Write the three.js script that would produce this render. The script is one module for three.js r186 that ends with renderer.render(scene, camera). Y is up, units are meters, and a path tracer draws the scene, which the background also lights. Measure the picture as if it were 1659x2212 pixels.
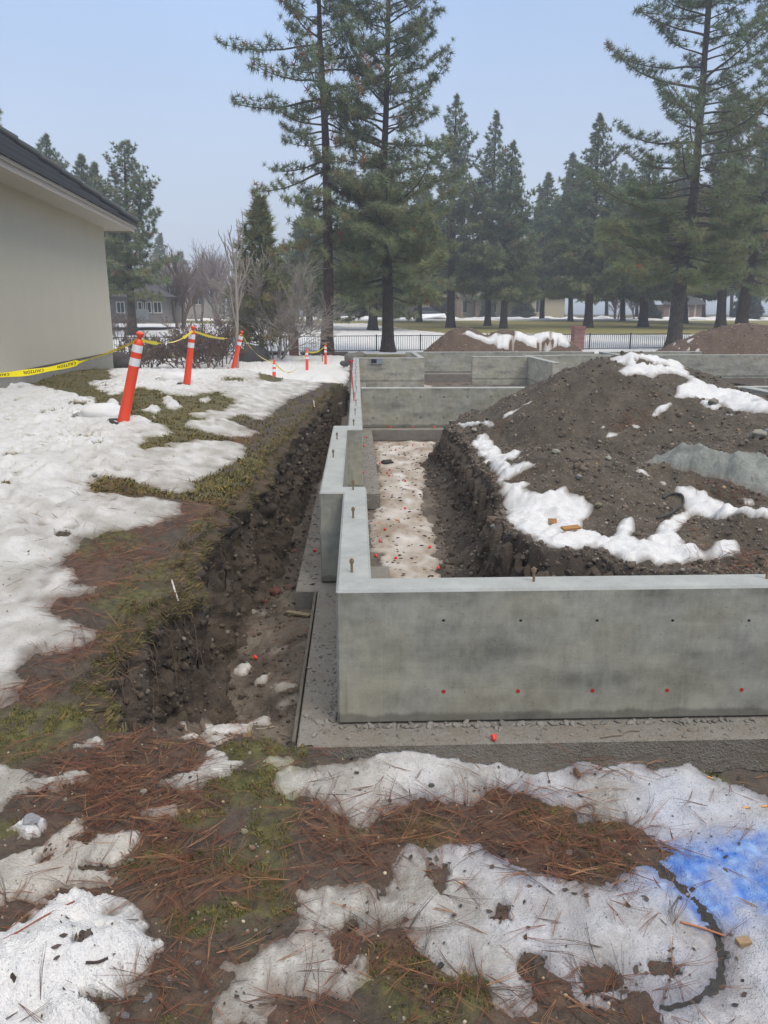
import * as THREE from 'three';
import { mergeGeometries, mergeVertices, toCreasedNormals } from 'three/addons/utils/BufferGeometryUtils.js';
import { RoundedBoxGeometry } from 'three/addons/geometries/RoundedBoxGeometry.js';
import { Brush, Evaluator, SUBTRACTION } from 'three-bvh-csg';

// ------------------------------------------------------------------ camera, sky, sun, exposure
const scene = new THREE.Scene();
const PW = 1659, PH = 2212, PF = 1662, EYE = 1.6;
const camera = new THREE.PerspectiveCamera(2 * Math.atan(PH / 2 / PF) * 180 / Math.PI, 0.75, 0.05, 3000);
camera.position.set(0, EYE, 0);
camera.rotation.order = 'YXZ';
camera.rotation.set(-14.44 * Math.PI / 180, -1.98 * Math.PI / 180, 0);
camera.updateMatrixWorld(true);
const renderer = new THREE.WebGLRenderer({ antialias: true });
renderer.toneMapping = THREE.LinearToneMapping;
renderer.toneMappingExposure = 1.3;
renderer.shadowMap.enabled = true;

// overcast sky: grey blue near the horizon, a brighter veil towards the zenith
{
  const w = 256, h = 128, data = new Float32Array(w * h * 4);
  const hz = [0.52, 0.585, 0.68], mid = [0.35, 0.49, 0.74], zen = [1.55, 1.48, 1.37];
  for (let j = 0; j < h; j++) for (let i = 0; i < w; i++) {
    const el = ((j + 0.5) / h - 0.5) * Math.PI, e = Math.max(0, el);
    const a = Math.min(1, e / 0.42), b = Math.min(1, Math.max(0, (e - 0.62) / 0.6)), bb = b * b * (3 - 2 * b), aa = a * a * (3 - 2 * a);
    const az = (i + 0.5) / w * Math.PI * 2;
    const v = 1 + 0.03 * Math.sin(az * 2 + 0.5 + e * 3) + 0.025 * Math.sin(az * 3 + e * 5 + 2) + 0.03 * Math.sin(az * 7 + 9 * e + 1.3 * Math.sin(az * 5 + 4 * e)) * Math.sin(e * 8 + 2 * Math.sin(az * 4)) + 0.015 * Math.sin(az * 19 + 17 * e) * Math.sin(az * 11 - 23 * e);
    for (let c = 0; c < 3; c++) {
      let s = hz[c] + (mid[c] - hz[c]) * aa; s += (zen[c] - s) * bb;
      data[(j * w + i) * 4 + c] = (el < 0 ? 0.25 : 1) * s * v;
    }
    data[(j * w + i) * 4 + 3] = 1;
  }
  const t = new THREE.DataTexture(data, w, h, THREE.RGBAFormat, THREE.FloatType);
  t.mapping = THREE.EquirectangularReflectionMapping; t.magFilter = THREE.LinearFilter; t.minFilter = THREE.LinearFilter; t.wrapS = THREE.RepeatWrapping; t.needsUpdate = true;
  scene.background = t; scene.environment = t;
}
const sun = new THREE.DirectionalLight(new THREE.Color(1, 0.9, 0.76), 1.5);
sun.position.set(18, 36, 10); sun.target.position.set(0, 0, -12);
sun.castShadow = true; sun.shadow.radius = 50; sun.shadow.mapSize.set(2048, 2048);
Object.assign(sun.shadow.camera, { left: -45, right: 45, top: 60, bottom: -60, near: 1, far: 160 });
scene.add(sun, sun.target);
scene.fog = new THREE.FogExp2(new THREE.Color(0.86, 0.91, 1.0), 0.0019);

// ------------------------------------------------------------------ helpers
const { sin, cos, abs, min, max, floor, sqrt, PI, hypot, pow, exp } = Math;
function rngOf(a) { return () => { a |= 0; a = a + 0x6D2B79F5 | 0; let t = Math.imul(a ^ a >>> 15, 1 | a); t = t + Math.imul(t ^ t >>> 7, 61 | t) ^ t; return ((t ^ t >>> 14) >>> 0) / 4294967296; }; }
const clamp = (x, a = 0, b = 1) => x < a ? a : x > b ? b : x;
const ss = (a, b, x) => { const t = clamp((x - a) / (b - a)); return t * t * (3 - 2 * t); };
const mix = (a, b, t) => a + (b - a) * t;
const mix3 = (a, b, t) => [a[0] + (b[0] - a[0]) * t, a[1] + (b[1] - a[1]) * t, a[2] + (b[2] - a[2]) * t];
const V = (x, y, z) => new THREE.Vector3(x, y, z);
const PERM = (() => { const r = rngOf(77), p = new Uint16Array(1024), q = [...Array(512).keys()]; for (let i = 511; i > 0; i--) { const j = floor(r() * (i + 1)); [q[i], q[j]] = [q[j], q[i]]; } for (let i = 0; i < 1024; i++) p[i] = q[i & 511]; return p; })();
const GX = new Float32Array(512), GY = new Float32Array(512), GZ = new Float32Array(512);
{ const r = rngOf(5); for (let i = 0; i < 512; i++) { let x, y, z, l; do { x = r() * 2 - 1; y = r() * 2 - 1; z = r() * 2 - 1; l = hypot(x, y, z); } while (l > 1 || l < 0.1); GX[i] = x / l; GY[i] = y / l; GZ[i] = z / l; } }
function n3(x, y, z) {
  const xi = floor(x), yi = floor(y), zi = floor(z); x -= xi; y -= yi; z -= zi;
  const u = x * x * x * (x * (x * 6 - 15) + 10), v = y * y * y * (y * (y * 6 - 15) + 10), w = z * z * z * (z * (z * 6 - 15) + 10);
  const X = xi & 511, Y = yi & 511, Z = zi & 511;
  const g = (a, b, c, dx, dy, dz) => { const h = PERM[(PERM[(PERM[(X + a) & 511] + Y + b) & 511] + Z + c) & 511]; return GX[h] * dx + GY[h] * dy + GZ[h] * dz; };
  const a0 = mix(g(0, 0, 0, x, y, z), g(1, 0, 0, x - 1, y, z), u), a1 = mix(g(0, 1, 0, x, y - 1, z), g(1, 1, 0, x - 1, y - 1, z), u);
  const b0 = mix(g(0, 0, 1, x, y, z - 1), g(1, 0, 1, x - 1, y, z - 1), u), b1 = mix(g(0, 1, 1, x, y - 1, z - 1), g(1, 1, 1, x - 1, y - 1, z - 1), u);
  return mix(mix(a0, a1, v), mix(b0, b1, v), w) * 1.5;
}
function n2(x, y) {
  const xi = floor(x), yi = floor(y); x -= xi; y -= yi;
  const u = x * x * x * (x * (x * 6 - 15) + 10), v = y * y * y * (y * (y * 6 - 15) + 10), X = xi & 511, Y = yi & 511;
  const A = PERM[X], B = PERM[(X + 1) & 511], a = PERM[(A + Y) & 511], b = PERM[(B + Y) & 511], c = PERM[(A + Y + 1) & 511], d = PERM[(B + Y + 1) & 511];
  return mix(mix(GX[a] * x + GY[a] * y, GX[b] * (x - 1) + GY[b] * y, u), mix(GX[c] * x + GY[c] * (y - 1), GX[d] * (x - 1) + GY[d] * (y - 1), u), v) * 1.7;
}
const fbm = (x, y, o = 3) => { let s = 0, a = 0.6, i = 0; for (; i < o; i++) { s += a * n2(x + i * 17.3, y - i * 9.1); x *= 2.03; y *= 2.03; a *= 0.5; } return s; };
// a pixel of the 1659 x 2212 picture as a ray from where the photographer stood
const ray = (px, py) => V((px - PW / 2) / PF, -(py - PH / 2) / PF, -1).applyQuaternion(camera.quaternion);
const onPlane = (px, py, y) => { const r = ray(px, py), t = (y - EYE) / r.y; return [r.x * t, -r.z * t]; };
const atD = (px, py, d) => { const r = ray(px, py), t = d / -r.z; return V(r.x * t, EYE + r.y * t, -d); };
const R3 = (x, y) => [x / 2, 648 + y / 2], R4 = (x, y) => [829.5 + x / 2, 648 + y / 2], R5 = (x, y) => [x / 2, 1425.6 + y / 2], R6 = (x, y) => [829.5 + x / 2, 1425.6 + y / 2];
const pairs = (a, f = (x, y) => [x, y]) => { const o = []; for (let i = 0; i < a.length; i += 2) o.push(f(a[i], a[i + 1])); return o; };

class MB {
  constructor() { this.p = []; this.n = []; this.u = []; this.c = []; this.i = []; this.m = null; }
  v(x, y, z, nx, ny, nz, u, v, c) {
    if (this.m) { const a = V(x, y, z).applyMatrix4(this.m), b = V(nx, ny, nz).transformDirection(this.m); x = a.x; y = a.y; z = a.z; nx = b.x; ny = b.y; nz = b.z; }
    this.p.push(x, y, z); this.n.push(nx, ny, nz); this.u.push(u, v); if (c) this.c.push(c[0], c[1], c[2]); return this.p.length / 3 - 1;
  }
  quad(a, b, c, d, col, uv) {
    const n = V(0, 0, 0).subVectors(b, a).cross(V(0, 0, 0).subVectors(d, a)).normalize(), w = uv ? uv[0] : a.distanceTo(b), h = uv ? uv[1] : a.distanceTo(d);
    const k = [[a, 0, 0], [b, w, 0], [c, w, h], [d, 0, h]].map(([q, u, v]) => this.v(q.x, q.y, q.z, n.x, n.y, n.z, u, v, col));
    this.i.push(k[0], k[1], k[2], k[0], k[2], k[3]); return this;
  }
  tri(a, b, c, col) {
    const n = V(0, 0, 0).subVectors(b, a).cross(V(0, 0, 0).subVectors(c, a)).normalize();
    const k = [a, b, c].map((q, j) => this.v(q.x, q.y, q.z, n.x, n.y, n.z, j === 1 ? 1 : 0, j === 2 ? 1 : 0, col)); this.i.push(...k); return this;
  }
  box(x0, x1, y0, y1, z0, z1, col) {
    const P = (x, y, z) => V(x, y, z);
    this.quad(P(x0, y0, z1), P(x1, y0, z1), P(x1, y1, z1), P(x0, y1, z1), col); this.quad(P(x1, y0, z0), P(x0, y0, z0), P(x0, y1, z0), P(x1, y1, z0), col);
    this.quad(P(x1, y0, z1), P(x1, y0, z0), P(x1, y1, z0), P(x1, y1, z1), col); this.quad(P(x0, y0, z0), P(x0, y0, z1), P(x0, y1, z1), P(x0, y1, z0), col);
    this.quad(P(x0, y1, z1), P(x1, y1, z1), P(x1, y1, z0), P(x0, y1, z0), col); this.quad(P(x0, y0, z0), P(x1, y0, z0), P(x1, y0, z1), P(x0, y0, z1), col); return this;
  }
  tube(pts, rad, sides = 5, col, cap) {
    const n = pts.length; let side = null, base = this.p.length / 3, len = 0;
    for (let k = 0; k < n; k++) {
      const t = V(0, 0, 0).subVectors(pts[min(n - 1, k + 1)], pts[max(0, k - 1)]).normalize();
      if (!side) { side = abs(t.y) < 0.9 ? V(0, 1, 0) : V(1, 0, 0); } side = side.clone().sub(t.clone().multiplyScalar(side.dot(t))).normalize();
      const o = V(0, 0, 0).crossVectors(t, side), r = Array.isArray(rad) ? rad[k] : rad; if (k) len += pts[k].distanceTo(pts[k - 1]);
      for (let s = 0; s <= sides; s++) { const a = s / sides * 2 * PI, ca = cos(a), sa = sin(a), nx = side.x * ca + o.x * sa, ny = side.y * ca + o.y * sa, nz = side.z * ca + o.z * sa; this.v(pts[k].x + nx * r, pts[k].y + ny * r, pts[k].z + nz * r, nx, ny, nz, s / sides * 2 * PI * r, len, col); }
    }
    const w = sides + 1;
    for (let k = 0; k < n - 1; k++) for (let s = 0; s < sides; s++) { const a = base + k * w + s, b = a + 1, c = a + w, d = c + 1; this.i.push(a, b, c, b, d, c); }
    if (cap) for (const k of [0, n - 1]) { const q = pts[k], t = k ? V(0, 0, 0).subVectors(q, pts[k - 1]).normalize() : V(0, 0, 0).subVectors(q, pts[1]).normalize(), ce = this.v(q.x, q.y, q.z, t.x, t.y, t.z, 0, 0, col); for (let s = 0; s < sides; s++) { const a = base + k * w + s; k ? this.i.push(a, a + 1, ce) : this.i.push(a + 1, a, ce); } }
    return this;
  }
  geo() {
    const g = new THREE.BufferGeometry();
    g.setAttribute('position', new THREE.Float32BufferAttribute(this.p, 3)); g.setAttribute('normal', new THREE.Float32BufferAttribute(this.n, 3)); g.setAttribute('uv', new THREE.Float32BufferAttribute(this.u, 2));
    if (this.c.length) g.setAttribute('color', new THREE.Float32BufferAttribute(this.c, 3));
    g.setIndex(this.i); return g;
  }
}
const taken = new Map();
function numbered(name) { const n = taken.get(name) ?? 0; taken.set(name, n + 1); return n ? name + '_' + String(n).padStart(3, '0') : name; }
function tag(o, label, category, group) { o.userData = { label, category }; if (group) o.userData.group = group; return o; }
function thing(name, label, category, pos = [0, 0, 0], turn = 0, group) { const o = new THREE.Group(); o.name = numbered(name); o.position.set(...pos); o.rotation.y = turn; scene.add(o); return tag(o, label, category, group); }
function part(name, geo, mat, parent) { const m = new THREE.Mesh(geo, mat); m.name = name; m.castShadow = m.receiveShadow = true; parent.add(m); return m; }
function solo(name, geo, mat, label, category, group) { const m = part(numbered(name), geo, mat, scene); return tag(m, label, category, group); }
function struct(name, geo, mat, label) { const m = part(numbered(name), geo, mat, scene); m.userData = { kind: 'structure' }; if (label) m.userData.label = label; return m; }
function copies(name, geo, mat, list, parent, colors) {           // instances: list of Matrix4
  const m = new THREE.InstancedMesh(geo, mat, list.length); m.name = parent === scene ? numbered(name) : name;
  list.forEach((q, i) => m.setMatrixAt(i, q)); if (colors) colors.forEach((c, i) => m.setColorAt(i, c));
  m.castShadow = m.receiveShadow = true; m.userData.kind = 'stuff'; parent.add(m); return m;
}
const mat = (c, rough = 0.9, extra = {}) => new THREE.MeshStandardMaterial({ color: new THREE.Color().setRGB(...c), roughness: rough, metalness: 0, ...extra });
const lump = (r, seed, rough = 0.25, detail = 2, sq = [1, 1, 1]) => {
  let g = mergeVertices(new THREE.IcosahedronGeometry(1, detail).deleteAttribute('normal').deleteAttribute('uv'), 1e-3);
  const p = g.attributes.position, uv = [];
  for (let i = 0; i < p.count; i++) { const x = p.getX(i), y = p.getY(i), z = p.getZ(i), k = r * (1 + rough * n3(x * 1.3 + seed * 3.7, y * 1.3, z * 1.3 - seed) + rough * 0.4 * n3(x * 3 + seed, y * 3, z * 3)); p.setXYZ(i, x * k * sq[0], y * k * sq[1], z * k * sq[2]); uv.push(x + z * 0.4, y); }
  g.setAttribute('uv', new THREE.Float32BufferAttribute(uv, 2)); g.computeVertexNormals(); return g;
};
// tileable textures: value f(u, v) in 0..1 from wrapped lattice noise
function tileNoise(res, cells, seed) {
  const r = rngOf(seed), lat = new Float32Array(cells * cells).map(() => r()), out = new Float32Array(res * res);
  for (let j = 0; j < res; j++) for (let i = 0; i < res; i++) {
    let x = i / res * cells, y = j / res * cells; const xi = floor(x), yi = floor(y); x -= xi; y -= yi; const u = x * x * (3 - 2 * x), v = y * y * (3 - 2 * y);
    const g = (a, b) => lat[((yi + b) % cells) * cells + (xi + a) % cells];
    out[j * res + i] = mix(mix(g(0, 0), g(1, 0), u), mix(g(0, 1), g(1, 1), u), v);
  }
  return out;
}
function tileSum(res, layers, seed) { const o = new Float32Array(res * res); layers.forEach(([cells, amp], k) => { const t = tileNoise(res, cells, seed + k * 13); for (let i = 0; i < o.length; i++) o[i] += amp * (t[i] - 0.5); }); return o; }
function tex(res, f, srgb, repeat) {                               // f(i) -> [r, g, b] linear or data, 0..1
  const h = res.length ? res[1] : res, w = res.length ? res[0] : res, d = new Uint8Array(w * h * 4), S = (c) => srgb ? (c <= 0.0031308 ? c * 12.92 : 1.055 * pow(c, 1 / 2.4) - 0.055) : c;
  for (let i = 0; i < w * h; i++) { const c = f(i); for (let k = 0; k < 3; k++) d[i * 4 + k] = clamp(S(max(0, c[k])) * 255, 0, 255); d[i * 4 + 3] = 255; }
  const t = new THREE.DataTexture(d, w, h); t.wrapS = t.wrapT = THREE.RepeatWrapping; t.magFilter = THREE.LinearFilter; if (srgb) t.colorSpace = THREE.SRGBColorSpace; if (repeat) t.repeat.set(...repeat); t.needsUpdate = true; return t;
}
function stamps(res, o, n, r0, r1, seed, fn) {                     // round specks stamped on a tile
  const r = rngOf(seed);
  for (let k = 0; k < n; k++) { const cx = r() * res, cy = r() * res, ra = mix(r0, r1, pow(r(), 2)), a = r(), el = 0.6 + 0.8 * r(); for (let j = -ceil(ra * 1.5); j <= ra * 1.5; j++) for (let i = -ceil(ra * 1.5); i <= ra * 1.5; i++) { const q = hypot(i * el, j / el) / ra; if (q < 1) { const at = ((floor(cy + j) + res) % res) * res + (floor(cx + i) + res) % res; fn(o, at, q, a); } } }
}
const ceil = Math.ceil;

// ------------------------------------------------------------------ terrain
const interp = (t) => (x) => { if (x <= t[0][0]) return t[0][1]; for (let i = 1; i < t.length; i++) if (x <= t[i][0]) { const k = (x - t[i - 1][0]) / (t[i][0] - t[i - 1][0]); return mix(t[i - 1][1], t[i][1], k * k * (3 - 2 * k)); } return t[t.length - 1][1]; };
class Poly {
  constructor(pts) { this.q = pts; const xs = pts.map((p) => p[0]), ds = pts.map((p) => p[1]); this.b = [min(...xs), max(...xs), min(...ds), max(...ds)]; }
  sd(x, d) {                                                       // positive inside
    const b = this.b, ox = max(b[0] - x, x - b[1]), od = max(b[2] - d, d - b[3]); if (ox > 0.7 || od > 0.7) return -max(ox, od);
    let best = 1e9, ins = false; const q = this.q, n = q.length;
    for (let i = 0, j = n - 1; i < n; j = i++) {
      const ax = q[j][0], ay = q[j][1], bx = q[i][0] - ax, by = q[i][1] - ay, t = clamp(((x - ax) * bx + (d - ay) * by) / (bx * bx + by * by + 1e-12)), ex = x - ax - bx * t, ey = d - ay - by * t; best = min(best, ex * ex + ey * ey);
      if ((q[i][1] > d) !== (q[j][1] > d) && x < (q[j][0] - q[i][0]) * (d - q[i][1]) / (q[j][1] - q[i][1]) + q[i][0]) ins = !ins;
    }
    return ins ? sqrt(best) : -sqrt(best);
  }
}
const prof = interp([[0, 0], [18, 0], [25, -0.75], [31, -0.75], [43, -0.5], [55, -0.3], [72, 0.1], [80, 0.24], [105, 0.83], [130, 1.0], [300, 1.3], [900, 1.3]]);
// edge of the excavation, read off the photograph at the height of the lawn
const pit = new Poly([
  ...pairs([752, 806, 735, 818, 712, 845, 690, 866, 655, 905, 612, 952, 575, 985, 560, 1030, 492, 1083, 452, 1112, 448, 1140, 395, 1180, 388, 1250, 375, 1292, 296, 1310, 262, 1352, 272, 1398, 222, 1424, 160, 1468, 172, 1530, 262, 1578, 400, 1602, 480, 1606, 560, 1604, 640, 1604, 740, 1622, 860, 1634, 1000, 1648, 1100, 1652, 1300, 1654, 1659, 1668]).map(([x, y]) => onPlane(x, y, 0)),
  [9, 2.3], [9, 33], [-0.5, 33]]);
const plat = new Poly([
  ...pairs([235, 540, 280, 570, 340, 640, 372, 720, 400, 770, 430, 870, 448, 960, 520, 1015, 600, 1075, 700, 1100, 900, 1100, 1000, 1125, 1150, 1165, 1400, 1180, 1659, 1195], R4).map(([x, y]) => onPlane(x, y, -0.22)),
  [8.5, 5.2], [8.5, 15.4], [2.2, 15.2]]);
const cone = (x, d, cx, cd, rx, rd, h, e = 0.25) => { const r = hypot((x - cx) / rx, (d - cd) / rd), s = sqrt(r * r + e * e) - e; return h * max(0, 1 - s / (sqrt(1 + e * e) - e)); };
const smax = (a, b, k = 0.12) => { if (a <= 0 || b <= 0) return max(a, b); const h = max(k - abs(a - b), 0) / k; return max(a, b) + h * h * k * 0.25; };
function mounds(x, d) {
  let m = x < 4.3 ? cone(x, d, 4.3, 12.5, 2.55, 2.9, 1.2) : cone(x, d, 4.3, 12.5, 3.4, 2.9, 1.2);
  m = smax(m, cone(x, d, 6.4, 10.4, 3.4, 2.6, 0.75, 0.5), 0.25);
  m = smax(m, cone(x, d, 2.35, 8.3, 1.15, 1.5, 0.42, 0.5));
  m = smax(m, cone(x, d, 4.6, 8.4, 2.0, 1.5, 0.52, 0.5));
  m = smax(m, cone(x, d, 3.7, 6.3, 0.75, 0.75, 0.2, 0.5));
  return m;
}
const pileA = (x, d) => smax(smax(cone(x, d, 4.9, 36, 2.5, 2.6, 1.7, 0.35), cone(x, d, 6.9, 36, 2.6, 2.4, 1.55, 0.5), 0.3), cone(x, d, 8.9, 36.2, 2.2, 2.4, 1.42, 0.5), 0.3);
const pileB = (x, d) => smax(cone(x, d, 19, 38, 4.9, 3.4, 1.75, 0.5), cone(x, d, 23, 37, 4.5, 3.4, 2.1, 0.4), 0.3);
const smallPile = onPlane(702, 822, -0.45);
function ground(x, d, out) {
  let top = prof(d);
  top += 0.28 * ss(0.9, 2.9, -x) * ss(4, 8, d) * (1 - ss(24, 36, d)) + 0.1 * ss(4, 6.5, -x) * ss(6, 12, d) * (1 - ss(22, 36, d));
  const fine = d < 30 ? 1 : 0;
  let micro = fbm(x * 0.9, d * 0.9, 3) * 0.05 + (fine ? n2(x * 7, d * 7) * 0.012 + n2(x * 19, d * 19) * 0.006 : 0) + (d < 8 ? n2(x * 47, d * 47) * 0.003 : 0);
  if (d > 33) { const a = pileA(x, d), b = pileB(x, d); if (a + b > 0.001) { micro += n2(x * 2.5, d * 2.5) * 0.09 * min(1, (a + b) * 2); top += a + b; if (out) out.pile = a > b ? 1 : 2; if (out) out.soil = 1; } }
  const sp = cone(x, d, smallPile[0], smallPile[1], 0.85, 1.3, 0.42, 0.4); if (sp > 0) { top += sp; if (out) out.soil = ss(0.02, 0.08, sp); }
  let y = top + micro;
  if (out) { out.bank = 0; out.pit = -1; out.plat = -1; }
  if (x > -3 && x < 9.8 && d < 35 && d > 2) {
    let s = pitS(x, d);
    if (d > 22 && x > -0.6) s = max(s, 0);
    if (s > -0.1) {
      if (out) out.pit = s;
      let fl = -0.93 + fbm(x * 2, d * 2, 2) * 0.03 + (fine ? n2(x * 11, d * 11) * 0.014 + n2(x * 30, d * 30) * 0.006 : 0);
      if (x < -0.3 && d < 6.2) fl += 0.1 * ss(-0.9, -0.4, x) ;
      if (d > 16) fl -= 0.1; if (d < 5.4 && x < -0.38) fl += 0.52 * ss(4.7, 2.9, d) * ss(-0.42, -0.85, x);
      const near = ss(4.4, 3.2, d) * ss(-0.9, -1.2, x);
      const w = 0.05 + near * 0.03, w2 = 0.17 + near * 0.1;
      let f = 0.74 * ss(-0.012, w, s) + 0.26 * clamp((s - 0.02) / w2);
      f = min(1, f + 0.07 * 4 * f * (1 - f) * n2(x * 6, d * 6));
      if (d > 16.5 && x < -0.25) f *= mix(1, 0.45, ss(16.5, 19, d));
      y = mix(y, fl, f);
      if (out) out.bank = 4 * f * (1 - f);
      if (d < 15.8) {
        const s2 = platS(x, d);
        if (s2 > -0.35) {
          const m = mounds(x, d), lum = fbm(x * 1.7, d * 1.7, 4) * 0.1 + n2(x * 9, d * 9) * 0.024 + n2(x * 23, d * 23) * 0.013 + max(0, n2(x * 5, d * 5)) * 0.03, p = -0.24 + m + lum;
          const g = 0.76 * ss(-0.02, 0.11, s2) + 0.24 * ss(-0.3, 0.1, s2);
          y = mix(y, p, g); if (out) { out.plat = s2; out.bank = max(out.bank * (1 - g), 4 * g * (1 - g)); }
        }
      }
    }
  }
  return y;
}
const pitS = (x, d) => pit.sd(x, d) + 0.1 * fbm(x * 2.4, d * 2.4, 3) + 0.05 * n2(x * 6, d * 6) + 0.03 * n2(x * 13, d * 13);
const platS = (x, d) => plat.sd(x, d) + 0.08 * fbm(x * 2.6, d * 2.6, 2) + 0.03 * n2(x * 11, d * 11);
const gy = (x, z) => ground(x, -z);
function hit(px, py, far = 160) {                                  // where the ray through a pixel meets the ground: [x, d]
  const r = ray(px, py); let a = 1.0, b = 1.0, f = 0;
  for (let d = 1.0; d < far; d += d < 12 ? 0.03 : d < 40 ? 0.15 : 0.8) { const t = d / -r.z, y = EYE + r.y * t; if (y < ground(r.x * t, d)) { b = d; f = 1; break; } a = d; }
  if (!f) return [r.x * far / -r.z, far];
  for (let k = 0; k < 12; k++) { const m = (a + b) / 2, t = m / -r.z; if (EYE + r.y * t < ground(r.x * t, m)) b = m; else a = m; }
  const t = b / -r.z; return [r.x * t, b];
}
const spot = (px, py, up = 0) => { const [x, d] = hit(px, py); return V(x, ground(x, d) + up, -d); };

// ------------------------------------------------------------------ snow: patches with an outline, each [polygon, thickness, dirt, edge width]
const drape = (a, f) => new Poly(pairs(a, f).map(([x, y]) => hit(x, y)));
const flat = (a) => new Poly(pairs(a));
const P = (q, t, dirt, w = 0.04, kind = 'front') => ({ q, t, dirt, w, kind });
const FRONT_A = drape([0, 405, 120, 398, 250, 408, 370, 420, 470, 460, 560, 455, 640, 455, 750, 490, 830, 492, 940, 467, 1010, 455, 1130, 465, 1240, 472, 1390, 492, 1500, 540, 1680, 600, 1900, 620, 2100, 1700, 1190, 1720, 1205, 1560, 1210, 1532, 1375, 1482, 1455, 1400, 1474, 1270, 1442, 1165, 1362, 1045, 1262, 955, 1190, 880, 1236, 832, 1180, 782, 1100, 735, 1040, 708, 840, 702, 820, 650, 740, 640, 640, 600, 600, 560, 530, 575, 460, 560, 440, 600, 370, 640, 300, 620, 180, 600, 80, 620, 30, 640, -70, 730, -160, 722, -220, 660, -260, 620, -360, 590, -430, 600, -494, 560, -490, 510, -460, 480, -520, 430, -478, 412, -420, 430, -380, 470, -250, 446, -100, 440, -20, 412], R6);
const DISC = drape([330, 780, 420, 800, 500, 848, 620, 918, 750, 938, 850, 965, 960, 982, 980, 940, 1060, 905, 1140, 882, 1185, 905, 1240, 960, 1345, 1052, 1418, 1155, 1450, 1265, 1436, 1390, 1356, 1462, 1260, 1490, 1190, 1490, 1150, 1440, 1080, 1400, 1040, 1450, 990, 1520, 930, 1535, 850, 1470, 780, 1390, 700, 1330, 640, 1370, 640, 1530, 560, 1520, 500, 1500, 460, 1420, 420, 1350, 330, 1370, 230, 1320, 150, 1220, 80, 1170, 0, 1160, -80, 1190, -120, 1230, -60, 1290, -60, 1380, -180, 1440, -280, 1460, -460, 1430, -490, 1510, -530, 1580, -740, 1580, -730, 1450, -680, 1370, -720, 1330, -700, 1290, -600, 1280, -480, 1220, -410, 1190, -380, 1170, -390, 1100, -380, 1010, -330, 990, -240, 970, -100, 970, 0, 1010, 60, 950, 60, 850, 100, 790, 200, 815], R6);
const BLOCK = drape([-400, 1240, 0, 1200, 30, 1160, 130, 1100, 240, 1030, 340, 1005, 480, 1000, 550, 1030, 600, 1110, 622, 1180, 660, 1200, 700, 1240, 660, 1310, 600, 1390, 560, 1450, 470, 1540, 440, 1680, -400, 1700], R5);
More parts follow.
